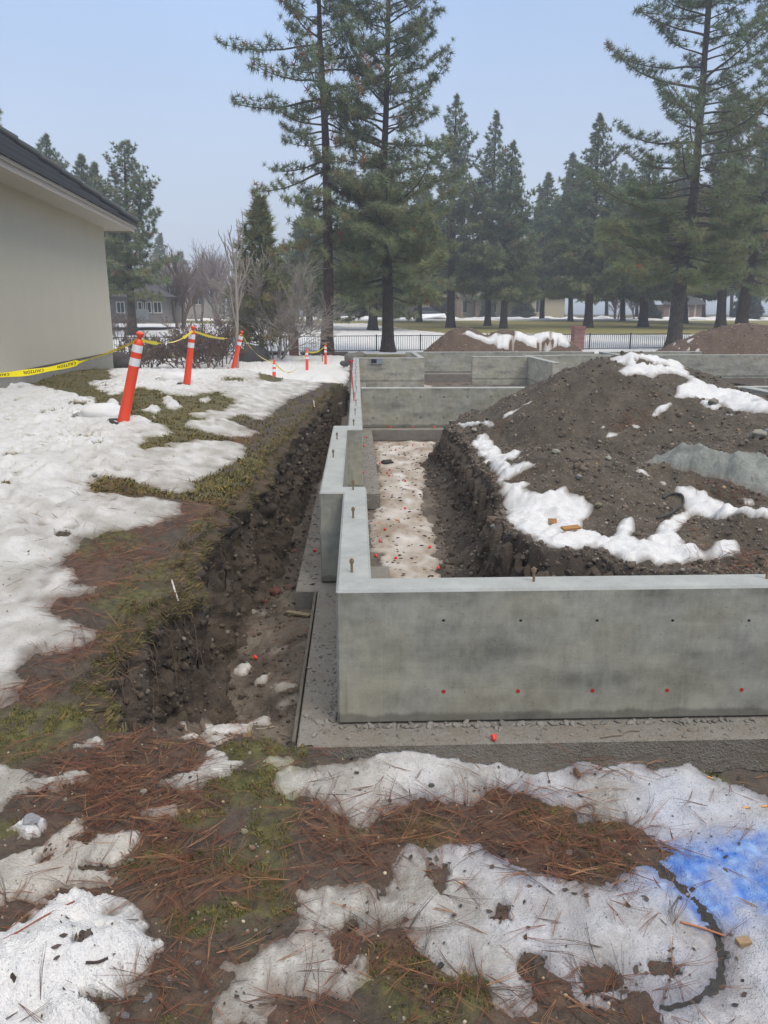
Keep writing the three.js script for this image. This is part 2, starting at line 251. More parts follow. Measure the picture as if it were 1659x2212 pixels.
const snows = [
  P(FRONT_A, 0.017, 0.45, 0.06), P(DISC, 0.015, 0.5, 0.05), P(BLOCK, 0.12, 0.12, 0.16),
  P(drape([880, 400, 930, 385, 985, 410, 990, 440, 1050, 440, 1040, 490, 960, 510, 900, 500, 860, 550, 740, 550, 660, 545, 720, 510, 810, 490, 870, 440], R5), 0.02, 0.5, 0.02),
  P(drape([-300, 450, 0, 455, 60, 460, 120, 490, 200, 510, 330, 480, 390, 490, 390, 520, 250, 540, 240, 570, 180, 550, 60, 590, 0, 650, -300, 660], R5), 0.02, 0.6, 0.02),
  P(drape([280, 720, 330, 680, 400, 720, 400, 750, 480, 745, 640, 740, 600, 810, 560, 870, 470, 900, 500, 960, 480, 990, 300, 985, 200, 1010, 150, 1050, 50, 1060, -300, 1070, -300, 860, 0, 870, 100, 830, 200, 790], R5), 0.024, 0.7, 0.025),
  P(drape([25, 740, 90, 690, 170, 680, 192, 730, 170, 765, 90, 768], R5), 0.03, 0.3, 0.02),
  P(drape([330, 370, 380, 345, 430, 330, 460, 350, 440, 375, 350, 385], R5), 0.02, 0.5, 0.02),
  P(drape([620, 660, 700, 640, 750, 630, 740, 660, 650, 675], R5), 0.012, 0.6, 0.015),
  // bottom and slope of the excavation
  P(drape([505, 110, 540, 85, 562, 150, 530, 145], R5), 0.03, 0.35, 0.02, 'trench'), P(drape([650, 165, 690, 155, 730, 190, 765, 215, 800, 250, 832, 272, 800, 295, 750, 265, 715, 225], R5), 0.03, 0.35, 0.02, 'trench'),
  P(drape([780, 112, 850, 95, 880, 130, 940, 140, 900, 172, 830, 160], R5), 0.03, 0.35, 0.02, 'trench'), P(drape([880, 85, 950, 85, 940, 100, 890, 103], R5), 0.015, 0.5, 0.015, 'trench'),
  P(drape([1160, 112, 1240, 85, 1275, 110, 1200, 142], R5), 0.012, 0.8, 0.02, 'trench'), P(drape([840, 0, 880, 18, 900, 50, 870, 45], R5), 0.02, 0.5, 0.015, 'trench'),
  P(drape([830, 322, 1000, 308, 1060, 350, 900, 352], R5), 0.012, 0.8, 0.02, 'trench'), P(drape([920, 240, 1000, 215, 1010, 240, 930, 258], R5), 0.012, 0.7, 0.02, 'trench'), P(drape([580, 205, 620, 195, 660, 215, 620, 232], R5), 0.015, 0.5, 0.02, 'trench'),
  ...[[-0.93, 4.55, 0.11], [-0.80, 4.15, 0.12], [-0.68, 4.95, 0.07], [-0.86, 5.2, 0.09], [-0.62, 4.3, 0.06], [-0.98, 4.0, 0.07]].map(([x, d, s], i) => P(flat([0, 1, 2, 3, 4, 5, 6].flatMap((k) => { const a = k * 0.9 + i, q = s * (0.55 + 0.6 * abs(sin(k * 3.1 + i * 2))); return [x + cos(a) * q, d + sin(a) * q * 1.3]; })), 0.022, 0.35, 0.02, 'trench')),
  // lawn on the left
  P(drape([-500, 345, 0, 355, 100, 360, 200, 375, 290, 395, 420, 425, 436, 450, 400, 478, 440, 492, 510, 505, 600, 500, 650, 520, 720, 545, 760, 582, 640, 600, 620, 640, 760, 615, 900, 605, 1000, 610, 1068, 625, 1075, 660, 1020, 710, 940, 760, 850, 800, 820, 835, 720, 853, 690, 828, 560, 780, 450, 765, 390, 795, 420, 830, 560, 848, 720, 862, 780, 880, 785, 925, 730, 955, 640, 980, 560, 985, 440, 1010, 360, 1030, 330, 1080, 270, 1120, 300, 1170, 330, 1220, 432, 1240, 400, 1275, 330, 1275, 220, 1290, 225, 1330, 300, 1380, 375, 1430, 350, 1480, 280, 1520, 180, 1555, 100, 1595, 100, 1655, 60, 1745, 0, 1775, -500, 1800], R3), 0.026, 0.2, 0.14, 'lawn'),
  P(drape([460, 310, 560, 275, 640, 258, 760, 252, 880, 275, 1000, 300, 1100, 305, 1130, 345, 1200, 352, 1330, 345, 1400, 370, 1350, 395, 1280, 420, 1240, 450, 1200, 480, 1180, 505, 1130, 525, 1060, 500, 1000, 520, 1080, 555, 1140, 580, 1060, 598, 950, 590, 850, 570, 760, 525, 860, 510, 800, 490, 860, 470, 960, 480, 1000, 440, 940, 400, 890, 410, 820, 420, 750, 415, 660, 390, 600, 380, 470, 415, 420, 390, 370, 355, 470, 345], R3), 0.022, 0.15, 0.16, 'lawn'),
  P(drape([700, 425, 740, 415, 800, 470, 760, 492, 720, 460], R3), 0.03, 0.2, 0.06, 'lawn'), P(drape([610, 470, 670, 455, 720, 500, 660, 515], R3), 0.03, 0.2, 0.06, 'lawn'), P(drape([860, 430, 900, 415, 925, 440, 880, 445], R3), 0.03, 0.2, 0.06, 'lawn'), P(drape([450, 435, 500, 430, 520, 455, 470, 462], R3), 0.03, 0.2, 0.06, 'lawn'),
  P(flat([-9, 24, -5.2, 22.5, -3.4, 22.6, -2.0, 20.5, -0.8, 19.5, -0.42, 20, -0.3, 34, -0.3, 40.5, -3, 41.6, -9, 40]), 0.08, 0.1, 0.3, 'lawn'),
  // soil heap
  P(drape([968, 252, 1040, 240, 1140, 237, 1210, 245, 1260, 275, 1300, 300, 1340, 330, 1400, 360, 1480, 385, 1560, 405, 1659, 440, 1800, 470, 1800, 520, 1659, 500, 1590, 490, 1500, 470, 1440, 440, 1390, 435, 1330, 425, 1255, 420, 1270, 370, 1330, 335, 1280, 325, 1200, 320, 1160, 340, 1100, 325, 1050, 330, 1010, 310, 1040, 285, 1000, 265], R4), 0.045, 0, 0.12, 'heap'),
  P(drape([1360, 440, 1400, 440, 1462, 455, 1420, 476, 1380, 462], R4), 0.03, 0, 0.05, 'heap'), P(drape([1158, 492, 1200, 455, 1245, 445, 1230, 472, 1190, 500, 1160, 505], R4), 0.04, 0, 0.05, 'heap'),
  P(drape([930, 602, 970, 570, 1040, 563, 1090, 545, 1125, 535, 1100, 552, 1030, 578, 980, 594], R4), 0.03, 0.1, 0.04, 'heap'), P(drape([915, 560, 962, 545, 955, 555], R4), 0.03, 0, 0.04, 'heap'), P(drape([305, 541, 380, 528, 482, 534, 470, 546, 350, 550], R4), 0.04, 0, 0.08, 'heap'),
  P(drape([498, 512, 540, 485, 590, 460, 645, 430, 640, 440, 580, 475, 520, 512], R4), 0.05, 0, 0.08, 'heap'),
  P(drape([370, 640, 400, 585, 440, 575, 470, 610, 500, 645, 595, 658, 580, 680, 530, 690, 560, 710, 652, 708, 600, 740, 560, 770, 520, 780, 610, 785, 645, 798, 600, 815, 680, 840, 740, 825, 780, 803, 800, 830, 870, 850, 902, 890, 895, 930, 860, 960, 870, 1000, 920, 1010, 960, 1030, 1000, 1000, 1020, 960, 1080, 943, 1090, 990, 1060, 1020, 1130, 1040, 1180, 990, 1220, 950, 1260, 920, 1300, 910, 1290, 870, 1260, 830, 1265, 803, 1340, 808, 1400, 840, 1430, 860, 1500, 890, 1600, 905, 1659, 900, 1800, 900, 1800, 945, 1659, 945, 1560, 935, 1480, 940, 1430, 952, 1370, 935, 1330, 930, 1300, 960, 1270, 1010, 1300, 1050, 1360, 1075, 1400, 1088, 1430, 1040, 1470, 1025, 1530, 1050, 1540, 1090, 1500, 1110, 1400, 1120, 1330, 1135, 1250, 1140, 1200, 1152, 1150, 1122, 1100, 1140, 1050, 1140, 1000, 1110, 900, 1070, 800, 1080, 700, 1086, 620, 1060, 570, 1030, 510, 990, 498, 920, 480, 860, 460, 840, 480, 800, 470, 770, 400, 730, 440, 690], R4), 0.04, 0.08, 0.08, 'heap'),
  P(drape([1080, 738, 1120, 733, 1158, 765, 1110, 752], R4), 0.03, 0, 0.05, 'heap'), P(drape([1180, 783, 1220, 788, 1232, 808, 1200, 798], R4), 0.03, 0, 0.05, 'heap'), P(drape([1545, 858, 1590, 855, 1615, 880, 1560, 885], R4), 0.03, 0, 0.05, 'heap'), P(drape([1480, 492, 1512, 494, 1500, 503], R4), 0.02, 0, 0.03, 'heap'),
  P(drape([262, 1095, 300, 1065, 340, 1080, 330, 1105], R4), 0.03, 0.4, 0.04, 'heap'), P(drape([195, 690, 240, 655, 250, 665, 215, 692], R4), 0.03, 0.3, 0.04, 'heap'),
  P(drape([1120, 702, 1190, 680, 1280, 643, 1370, 628, 1400, 650, 1440, 655, 1500, 668, 1560, 655, 1659, 690, 1800, 720, 1800, 900, 1659, 852, 1600, 825, 1500, 782, 1400, 762, 1280, 738, 1180, 708], R4), 0.07, 0, 0.07, 'spill'),
  // inside the foundation
  P(flat([0.1, 4.45, 0.84, 4.4, 0.84, 5.6, 0.8, 7.5, 0.88, 9, 0.84, 10.2, 1.0, 11.5, 1.15, 13, 1.4, 14.2, 1.55, 15.5, 0.3, 15.6, 0.3, 12, 0.28, 10.5, 0.12, 9, 0.3, 7, 0.1, 6]), 0.022, 0.95, 0.05, 'inside'),
  P(flat([0.4, 17, 8, 17, 8, 28, 3, 28, 2.4, 31, 0.4, 27]), 0.03, 0.5, 0.1, 'inside'),
  // heaps beyond the foundation
  P(drape([315, 152, 400, 146, 480, 144, 560, 158, 640, 152, 720, 154, 790, 162, 805, 190, 812, 212, 700, 222, 560, 222, 520, 214, 470, 192, 400, 178, 330, 184, 352, 164], R4), 0.05, 0, 0.2, 'pile'), P(drape([830, 163, 880, 183, 945, 212, 890, 215, 850, 190], R4), 0.06, 0, 0.2, 'pile'),
  P(drape([1255, 214, 1340, 207, 1390, 222, 1412, 236, 1340, 224], R4), 0.06, 0, 0.2, 'pile'), P(drape([1195, 203, 1260, 190, 1352, 163, 1332, 177, 1250, 198], R4), 0.06, 0, 0.2, 'pile'),
  // the field past the fence
  P(new Poly([[-60, 43], [-20, 42.3], [-8, 42.2], [-1, 42.2], [3, 42.4], [22, 42.5], [40, 43], [46, 60], ...pairs([1659, 716, 1500, 719, 1330, 719, 1200, 719, 960, 718, 876, 713, 822, 709, 778, 705, 716, 701, 659, 699, 600, 697, 480, 693, 350, 690, 240, 692, 0, 694]).map(([x, y]) => { const q = onPlane(x, y, 0.08); return q[1] > 96 ? [q[0] * 96 / q[1], 96] : q; }), [-60, 80]]), 0.06, 0, 0.4, 'field'),
];
const HOLES = [[[1150, 277], 60, 8, R4], [[420, 905], 60, 12, R5], [[930, 1392], 75, 60, R6], [[1190, 1345], 70, 35, R6], [[480, 1500], 40, 22, R5], [[205, 860], 32, 30, R5], [[370, 770], 40, 25, R5], [[360, 1310], 26, 10, R5], [[400, 1480], 28, 18, R5], [[240, 940], 45, 45, R6], [[510, 1110], 40, 40, R6], [[-150, 1200], 55, 60, R6], [[640, 1330], 45, 80, R6], [[1010, 345], 60, 10, R3], [[210, 485], 28, 7, R3], [[345, 503], 22, 7, R3], [[120, 598], 26, 7, R3], [[370, 602], 35, 7, R3], [[40, 680], 35, 12, R3], [[325, 450], 45, 9, R3], [[280, 1012], 40, 10, R3], [[415, 630], 18, 6, R3], [[680, 178], 40, 9, R4], [[600, 190], 60, 13, R4], [[715, 170], 26, 7, R4]].map(([c, rx, ry, f]) => {
  const a = hit(...f(c[0] - rx, c[1])), b = hit(...f(c[0] + rx, c[1])), u = hit(...f(c[0], c[1] - ry)), v = hit(...f(c[0], c[1] + ry));
  return [(a[0] + b[0]) / 2, (u[1] + v[1]) / 2, abs(b[0] - a[0]) / 2 + 1e-3, abs(u[1] - v[1]) / 2 + 1e-3];
});
const LID = pairs([1180, 880, 1262, 958, 1352, 1050, 1425, 1155, 1460, 1265, 1448, 1385, 1362, 1468, 1262, 1496, 1195, 1500], R6).map(([x, y]) => hit(x, y));
const lidDist = (x, d) => { let m = 9; for (let i = 1; i < LID.length; i++) { const a = LID[i - 1], b = LID[i], bx = b[0] - a[0], by = b[1] - a[1], t = clamp(((x - a[0]) * bx + (d - a[1]) * by) / (bx * bx + by * by)); m = min(m, hypot(x - a[0] - bx * t, d - a[1] - by * t)); } return m; };
const fieldPoly = snows[snows.length - 1];
let snowInfo = { dirt: 0, kind: '' };
function snow(x, d) {                                              // thickness in metres, negative where there is none
  let best = -1, info = null;
  const e1 = d < 9 ? 0.022 * n2(x * 14, d * 14) + 0.014 * n2(x * 37, d * 37) + 0.006 * n2(x * 90, d * 90) : 0, e2 = 0.05 * n2(x * 4.1, d * 4.1);
  for (const s of snows) {
    let q = s.q.sd(x, d); if (q < -0.5) continue;
    if (s.kind !== 'spill') q += s.kind === 'pile' ? 0.06 * n2(x * 1.6, d * 1.6) : s.kind === 'front' ? e1 + e2 * 0.25 : s.kind === 'lawn' ? e1 + e2 * 1.4 : s.kind === 'field' ? e2 * 4 : s.kind === 'spill' ? e1 * 0.5 : s.kind === 'inside' ? e1 * 2 + e2 * 2 : e1 * (s.kind === 'heap' ? 0.3 : 1) + e2 * 0.5;
    if (s.kind === 'lawn' && d > 7 && d < 22) q -= 0.2 * max(0, n2(x * 1.8 + 9, d * 1.1) - 0.2) + 0.12 * max(0, n2(x * 5, d * 3.2));
    if (s.kind === 'heap' && d < 15) q = min(q, (platS(x, d) - 0.17) * 0.6); if (s.kind === 'trench') q = min(q, (pit.sd(x, d) - 0.15) * 0.5);
    const t = q > 0 ? s.t * (1 - exp(-q / s.w)) : q * 0.4; if (t > best) { best = t; info = s; }
  }
  if (info) for (const [cx, cd, rx, rd] of HOLES) { const q = hypot((x - cx) / rx, (d - cd) / rd) + 0.8 * n2(x * 9 + 3, d * 9) + 0.55 * n2(x * 24, d * 24 + 8) + 0.3 * n2(x * 60, d * 60); if (q < 1.25) best = min(best, (q - 1) * 0.05); }
  if (d < 2.4 && x > 0.3 && best > -0.02) { const q = lidDist(x, d) + 0.004 * n2(x * 40, d * 40); if (q < 0.05) best = min(best, (q - 0.0055) * 0.6); }
  if (best > 0 && info) {
    const k = info.kind, f = min(1, best / 0.03);
    if (k === 'lawn') { const a = 1 - ss(0.3, 1.6, -pitAt(x, d)) ; best += f * (1 - 0.75 * a) * (max(0, n2(x * 3.1, d * 2.6)) * 0.06 + (0.35 - abs(n2(x * 6.5 + 4, d * 5.5))) * 0.07 + n2(x * 15, d * 13) * 0.016 + n2(x * 34, d * 30) * 0.006); best += f * a * n2(x * 9, d * 6) * 0.012; }
    else if (k === 'front') best += f * (n2(x * 11, d * 11) * 0.006 + n2(x * 28, d * 28) * 0.005 + (info.t > 0.1 ? n2(x * 5, d * 5) * 0.05 + n2(x * 18, d * 18) * 0.014 : 0)) + (d < 5 ? f * n2(x * 75, d * 75) * 0.003 : 0);
    else if (k === 'spill') best += f * (n2(x * 5, d * 5) * 0.04 + abs(n2(x * 14, d * 14)) * 0.035 + n2(x * 34, d * 34) * 0.012), best = max(best, 0.006);
    else if (k === 'heap') best += f * (n2(x * 5, d * 5) * 0.02 + n2(x * 13, d * 13) * 0.012 + n2(x * 34, d * 34) * 0.005);
    else if (k === 'inside') best += f * (n2(x * 8, d * 5) * 0.01 + n2(x * 22, d * 14) * 0.005);
    else best += f * n2(x * 2, d * 1.5) * 0.03;
    snowInfo.dirt = info.dirt; snowInfo.kind = k;
  }
  return best;
}
const pitAt = (x, d) => (x > -4 && d < 34) ? pit.sd(x, d) : -3;

// ------------------------------------------------------------------ surface textures
const soilH = (() => { const r = 1024, o = tileSum(r, [[8, 0.25], [24, 0.3], [70, 0.35], [180, 0.35], [400, 0.3]], 11); stamps(r, o, 2600, 2, 11, 3, (a, i, q, k) => { a[i] += (1 - q * q) * (k < 0.6 ? 0.28 : -0.2); }); return o; })();
const soilMap = tex(1024, (i) => { const v = 0.78 + soilH[i] * 0.62, w = clamp(v, 0.25, 1.0); return [w, w * 0.985, w * 0.965]; }, true);
const soilBump = tex(1024, (i) => { const v = clamp(0.5 + soilH[i] * 0.45); return [v, v, v]; });
const iceH = (() => { const r = 1024, o = tileSum(r, [[6, 0.3], [20, 0.35], [64, 0.4], [160, 0.5], [330, 0.4]], 41); stamps(r, o, 3000, 2, 9, 8, (a, i, q, k) => { a[i] += (1 - q) * (k - 0.5) * 0.6; }); return o; })();
const iceSpeck = (() => { const r = 1024, o = new Float32Array(r * r); stamps(r, o, 900, 1, 4.5, 19, (a, i, q, k) => { a[i] = max(a[i], k); }); return o; })();
const iceMap = tex(1024, (i) => { const v = clamp(0.9 + iceH[i] * 0.16, 0.6, 1), s = iceSpeck[i] > 0.25 ? 0.5 : 1; return [v * s, v * s * 0.96, v * s * 0.9]; }, true);
const iceBump = tex(1024, (i) => { const v = clamp(0.5 + iceH[i] * 0.4); return [v, v, v]; });
const M = {
  ground: new THREE.MeshStandardMaterial({ vertexColors: true, map: soilMap, bumpMap: soilBump, bumpScale: 0.012, roughness: 0.88 }),
  snow: new THREE.MeshPhysicalMaterial({ vertexColors: true, map: iceMap, bumpMap: iceBump, bumpScale: 0.012, roughness: 0.62, specularIntensity: 0.6 }),
};
// colour zones of the near ground: blobs [x, d, radius x, radius d]
const blobs = (list, f) => { const o = []; for (let i = 0; i < list.length; i += 3) { const [x, y, r] = [list[i], list[i + 1], list[i + 2]], c = hit(...f(x, y)), a = hit(...f(x - r, y)), b = hit(...f(x + r, y)), u = hit(...f(x, y - r * 0.6)), v = hit(...f(x, y + r * 0.6)); o.push([c[0], c[1], abs(b[0] - a[0]) / 2 + 0.02, max(0.02, abs(u[1] - v[1]) / 2)]); } return o; };
const inBlobs = (bl, x, d) => { let m = 0; for (const b of bl) { const q = hypot((x - b[0]) / b[2], (d - b[1]) / b[3]); if (q < 1.4) m = max(m, 1 - ss(0.5, 1.4, q)); } return m; };
const moss = [...blobs([60, 320, 220, 300, 250, 120, 1050, 560, 130, 940, 880, 110, 1110, 1060, 120, 640, 870, 120, 480, 270, 60, 880, 1120, 120, 30, 730, 60, 1230, 380, 130, 1400, 400, 60, 1050, 390, 80, 800, 1540, 80, 860, 680, 80, 1480, 740, 60, 1640, 1400, 80], R5), ...blobs([800, 700, 180, 950, 880, 90, 220, 1430, 220, 60, 1300, 120, 180, 740, 100, 930, 430, 90, 1320, 470, 60, 60, 385, 80, 360, 1400, 90], R6), ...blobs([480, 1060, 120, 560, 1290, 150, 650, 1170, 100, 870, 960, 60, 950, 800, 90, 1080, 720, 90, 500, 1440, 90], R3)];
const litter = [...blobs([120, 120, 110, 450, 440, 170, 430, 590, 250, 640, 640, 230, 780, 900, 140, 720, 1050, 110, 1480, 650, 190, 1560, 850, 200, 1450, 1230, 130, 1250, 1470, 170, 760, 1340, 170, 60, 1080, 90, 700, 390, 200, 330, 840, 100, 720, 1480, 150, 900, 960, 150, 1210, 980, 100, 100, 1530, 100], R5), ...blobs([150, 640, 220, 380, 730, 200, 600, 830, 150, 1150, 840, 80, 90, 1260, 160, 560, 1460, 150, 300, 1400, 150, 720, 1450, 100, 1100, 1480, 140, 250, 930, 70, 520, 1120, 60, 530, 1240, 80, 1000, 480, 40, 90, 530, 70, 600, 560, 120, 850, 465, 130, 1000, 1120, 60, 1180, 1390, 70], R6), ...blobs([470, 1140, 210, 560, 800, 160, 850, 920, 90, 300, 1310, 110, 660, 970, 90, 330, 1500, 130, 1050, 600, 60, 100, 975, 60], R3), ...blobs([1090, 520, 70, 1010, 545, 60, 600, 745, 50, 530, 805, 40, 1300, 985, 40, 1420, 1125, 120, 1560, 1110, 90, 1450, 840, 110, 1600, 840, 80, 500, 540, 30, 470, 780, 40], R4)];
const stain = [hit(...R6(1560, 950)), hit(...R6(1420, 890)), hit(...R6(1650, 850)), hit(...R6(1640, 1000)), hit(...R6(1500, 1030))];
function groundColor(x, y, d, o, below) {
  const a = fbm(x * 2.3 + 50, d * 2.3, 3), b = n2(x * 8 + 9, d * 8), c = n2(x * 26, d * 26 + 5);
  let col = mix3([0.056, 0.040, 0.029], [0.115, 0.090, 0.066], clamp(0.4 + a * 0.6 + c * 0.3));
  if (o.soil > 0) return mix3(col, mix3([0.10, 0.062, 0.042], [0.15, 0.10, 0.07], clamp(0.5 + a + b * 0.4)), o.soil);
  if (o.plat > -0.1) {                                             // dug-out heap: grey brown, gravelly
    const dry = ss(0.0, 0.5, o.plat);
    return mix3(mix3([0.055, 0.042, 0.034], [0.085, 0.066, 0.052], clamp(0.5 + b)), mix3([0.064, 0.050, 0.036], [0.128, 0.103, 0.075], clamp(0.42 + a * 0.8 + c * 0.45)), dry);
  }
  if (o.pit > 0.05) {
    col = mix3([0.066, 0.050, 0.038], [0.115, 0.091, 0.070], clamp(0.45 + a * 0.7 + b * 0.3));
    if (d < 6.5 && x < -0.3 && o.bank < 0.5) col = mix3(col, [0.40, 0.37, 0.33], clamp(n2(x * 4.5 + 2, d * 3.4) * 1.6 + n2(x * 15, d * 13) * 0.6 - 0.35) * 0.8);
    if (o.bank < 0.3) col = mix3(col, [0.235, 0.2, 0.163], clamp(0.45 + fbm(x * 3, d * 2, 3) * 1.3) * 0.8);
    return col;
  }
  if (d < 2.4 && x > 0.3 && lidDist(x, d) < 0.014) return [0.045, 0.042, 0.039];
  if (d > 30) {                                                    // far lawn and verge
    const g = mix3([0.25, 0.24, 0.07], [0.30, 0.255, 0.10], clamp(0.5 + fbm(x * 0.12, d * 0.2, 3) * 1.4));
    return d > 96 ? mix3(g, [0.2, 0.2, 0.2], 0) : d > 41.5 ? g : mix3([0.09, 0.07, 0.05], g, 0.3);
  }
  const wild = ss(-1.4, -2.4, x) * ss(5, 7, d);
  let m = max(inBlobs(moss, x, d), wild * 0.8, d > 6 ? 0.5 * ss(-0.22, -0.02, o.pit) : 0);
  m *= clamp(0.75 + b * 0.9 + c * 0.4);
  const li = inBlobs(litter, x, d) * clamp(0.6 + n2(x * 5, d * 5) * 1.1);
  col = mix3(col, mix3([0.062, 0.068, 0.018], [0.155, 0.14, 0.042], clamp(0.45 + c * 0.6 + a * 0.5)), clamp(m));
  if (wild > 0) col = mix3(col, mix3([0.10, 0.105, 0.032], [0.17, 0.13, 0.06], clamp(0.5 + a * 0.9 + b * 0.4)), wild * 0.8);
  return mix3(col, mix3([0.085, 0.048, 0.034], [0.17, 0.088, 0.055], clamp(0.5 + b + c * 0.5)), li * 0.75);
}
function largestPiece(g) {
  const ix = g.index.array, n = g.attributes.position.count, up = new Int32Array(n).map((_, i) => i), find = (a) => { while (up[a] !== a) a = up[a] = up[up[a]]; return a; };
  for (let i = 0; i < ix.length; i += 3) { up[find(ix[i])] = find(ix[i + 1]); up[find(ix[i + 1])] = find(ix[i + 2]); }
  const c = new Map(); for (let i = 0; i < ix.length; i += 3) { const r = find(ix[i]); c.set(r, (c.get(r) ?? 0) + 1); }
  let best = -1, m = 0; c.forEach((v, k) => { if (v > m) { m = v; best = k; } }); const keep = []; for (let i = 0; i < ix.length; i += 3) if (find(ix[i]) === best) keep.push(ix[i], ix[i + 1], ix[i + 2]); g.setIndex(keep); return mergeVertices(g.toNonIndexed(), 1e-5);
}
// graded terrain grid: cells grow with distance
const rows = [], cols = [];
for (let d = 1.12; d < 150; d *= d < 18 ? 1.0058 : d < 45 ? 1.011 : 1.02) rows.push(d);
for (let u = -1.4; u <= 2.0; u += u < -0.8 || u > 0.735 ? 0.014 : u > -0.37 && u < -0.035 ? 0.0013 : u > 0.095 && u < 0.2 ? 0.0019 : 0.0032) cols.push(u);
{
  const nr = rows.length, nc = cols.length, N = nr * nc, X = new Float32Array(N), Y = new Float32Array(N), D = new Float32Array(N), C = new Float32Array(N * 3), T = new Float32Array(N), SC = new Float32Array(N * 3), SK = new Uint8Array(N), G = new Uint8Array(N);
  const KINDS = ['', 'front', 'trench', 'lawn', 'heap', 'inside', 'pile', 'field', 'spill'], o = {};
  for (let j = 0; j < nr; j++) for (let i = 0; i < nc; i++) {
    const k = j * nc + i, d = rows[j], x = cols[i] * (d + 0.4); o.soil = 0; o.pile = 0;
    let y = ground(x, d, o); const col = groundColor(x, y, d, o);
    let dx = 0, dd = 0; if (o.bank > 0.15 && d < 26) { const q = o.bank, s = 7; dx = 0.08 * q * n3(x * s, y * s, d * s) + 0.045 * q * n3(x * 16, y * 16, d * 16) + 0.018 * q * n3(x * 38, y * 38, d * 38); dd = 0.05 * q * n3(x * s + 40, y * s, d * s) + 0.03 * q * n3(x * 17 + 9, y * 17, d * 17); y += 0.02 * q * n3(x * 15, y * 15 + 7, d * 15); }
    X[k] = x + dx; Y[k] = y; D[k] = d + dd; C.set(col, k * 3); G[k] = o.pile ? 1 + o.pile : o.plat > 0 ? 1 : 0;
    if (d < 92) {
      let t = snow(x, d); if (t > 0 && o.bank > 0.25 && snowInfo.kind === 'heap') t = min(t, (0.33 - o.bank) * 0.12); T[k] = t;
      if (t > -0.03) {
        const s = snowInfo, kind = s.kind, a = fbm(x * 3.1, d * 3.1, 3), b = n2(x * 13, d * 13), c = n2(x * 37, d * 37);
        let w = mix3([0.80, 0.82, 0.86], [0.70, 0.73, 0.79], clamp(0.4 + b));
        if (kind === 'front') { const g = clamp(0.5 + a * 1.3 + b * 0.25); w = mix3(w, mix3([0.31, 0.295, 0.27], [0.56, 0.55, 0.54], g), s.dirt > 0.3 ? 0.92 : 0.25); w = mix3(w, [0.80, 0.80, 0.82], clamp(c * 1.1 - 0.1) * 0.5); w = mix3(w, [0.25, 0.225, 0.195], clamp(n2(x * 6 + 31, d * 6) * 1.3 + c * 0.4 - 0.25) * (s.dirt > 0.3 ? 0.55 : 0.15)); if (s.dirt > 0.65) w = mix3(w, [0.42, 0.37, 0.31], 0.4 * clamp(0.5 + a)); }
        else if (kind === 'inside') { w = mix3([0.58, 0.55, 0.52], [0.35, 0.29, 0.24], clamp(0.58 + fbm(x * 2.2, d * 1.4, 3) * 1.7 + n2(x * 17, d * 8) * 0.4)); w = mix3(w, [0.72, 0.72, 0.75], clamp(n2(x * 5 + 3, d * 3) * 1.3)); }
        else if (kind === 'trench') w = mix3(w, [0.45, 0.40, 0.35], s.dirt * clamp(0.6 + b));
        else if (kind === 'lawn') { const ed = 1 - ss(0.5, 2.5, -pitAt(x, d) + 0.5 * n2(x * 2, d * 1.3)), g = clamp(0.5 + a * 1.2 + n2(x * 8, d * 4) * 0.5); w = mix3(w, mix3([0.34, 0.325, 0.295], [0.62, 0.62, 0.63], g), ed * 0.9); if (d > 20) w = mix3(w, [0.80, 0.82, 0.86], 0.8); }
        else if (kind === 'spill') w = mix3([0.20, 0.215, 0.20], [0.31, 0.33, 0.31], clamp(0.5 + a + c * 0.5));
        else if (kind === 'heap') w = mix3(w, [0.6, 0.55, 0.48], s.dirt * 2 * clamp(b));
        if (kind !== 'field') w = mix3(col.map((q) => q * 1.2 + 0.09), w, ss(-0.002, kind === 'front' || kind === 'inside' ? 0.016 : 0.02, t));
        if (kind === 'front' && x > 0.1) { // blue marking dye
          let p = 0; stain.forEach((q, n) => { p = max(p, 1 - ss(0.02, n ? 0.25 : 0.36, hypot((x - q[0]) * 0.8, (d - q[1]) * 1.5))); }); p = clamp(p * (0.72 + fbm(x * 8, d * 8, 3) * 1.2 + b * 0.15));
          const wash = clamp(1 - hypot((x - stain[1][0]) * 0.75, (d - stain[1][1]) * 0.95) / 0.95) * clamp(0.6 + a * 1.1) * 0.55;
          w = mix3(w, [0.38, 0.47, 0.72], wash); w = mix3(w, mix3([0.06, 0.18, 0.60], [0.25, 0.41, 0.76], clamp(0.35 + c * 0.8 + b * 0.5)), clamp(p * 1.25));
        }
        SC.set(w, k * 3); SK[k] = KINDS.indexOf(kind);
      }
    } else T[k] = -1;
  }
  const build = (pick, base, cols_, uvs) => {
    const map = new Int32Array(N).fill(-1), p = [], c = [], u = [], ix = [];
    const at = (k) => { if (map[k] < 0) { map[k] = p.length / 3; const y = base(k); p.push(X[k], y, -D[k]); c.push(cols_[k * 3], cols_[k * 3 + 1], cols_[k * 3 + 2]); u.push((X[k] + 0.8 * Y[k]) / uvs, (D[k] + 0.6 * Y[k]) / uvs); } return map[k]; };
    for (let j = 0; j < nr - 1; j++) for (let i = 0; i < nc - 1; i++) { const k = j * nc + i; if (pick(k)) { const a = at(k), b = at(k + 1), q = at(k + nc), e = at(k + nc + 1); (i + j) & 1 ? ix.push(a, b, q, b, e, q) : ix.push(a, b, e, a, e, q); } }
    if (!ix.length) return null; const g = new THREE.BufferGeometry(); g.setAttribute('position', new THREE.Float32BufferAttribute(p, 3)); g.setAttribute('color', new THREE.Float32BufferAttribute(c, 3)); g.setAttribute('uv', new THREE.Float32BufferAttribute(u, 2)); g.setIndex(ix); g.computeVertexNormals(); return g;
  };
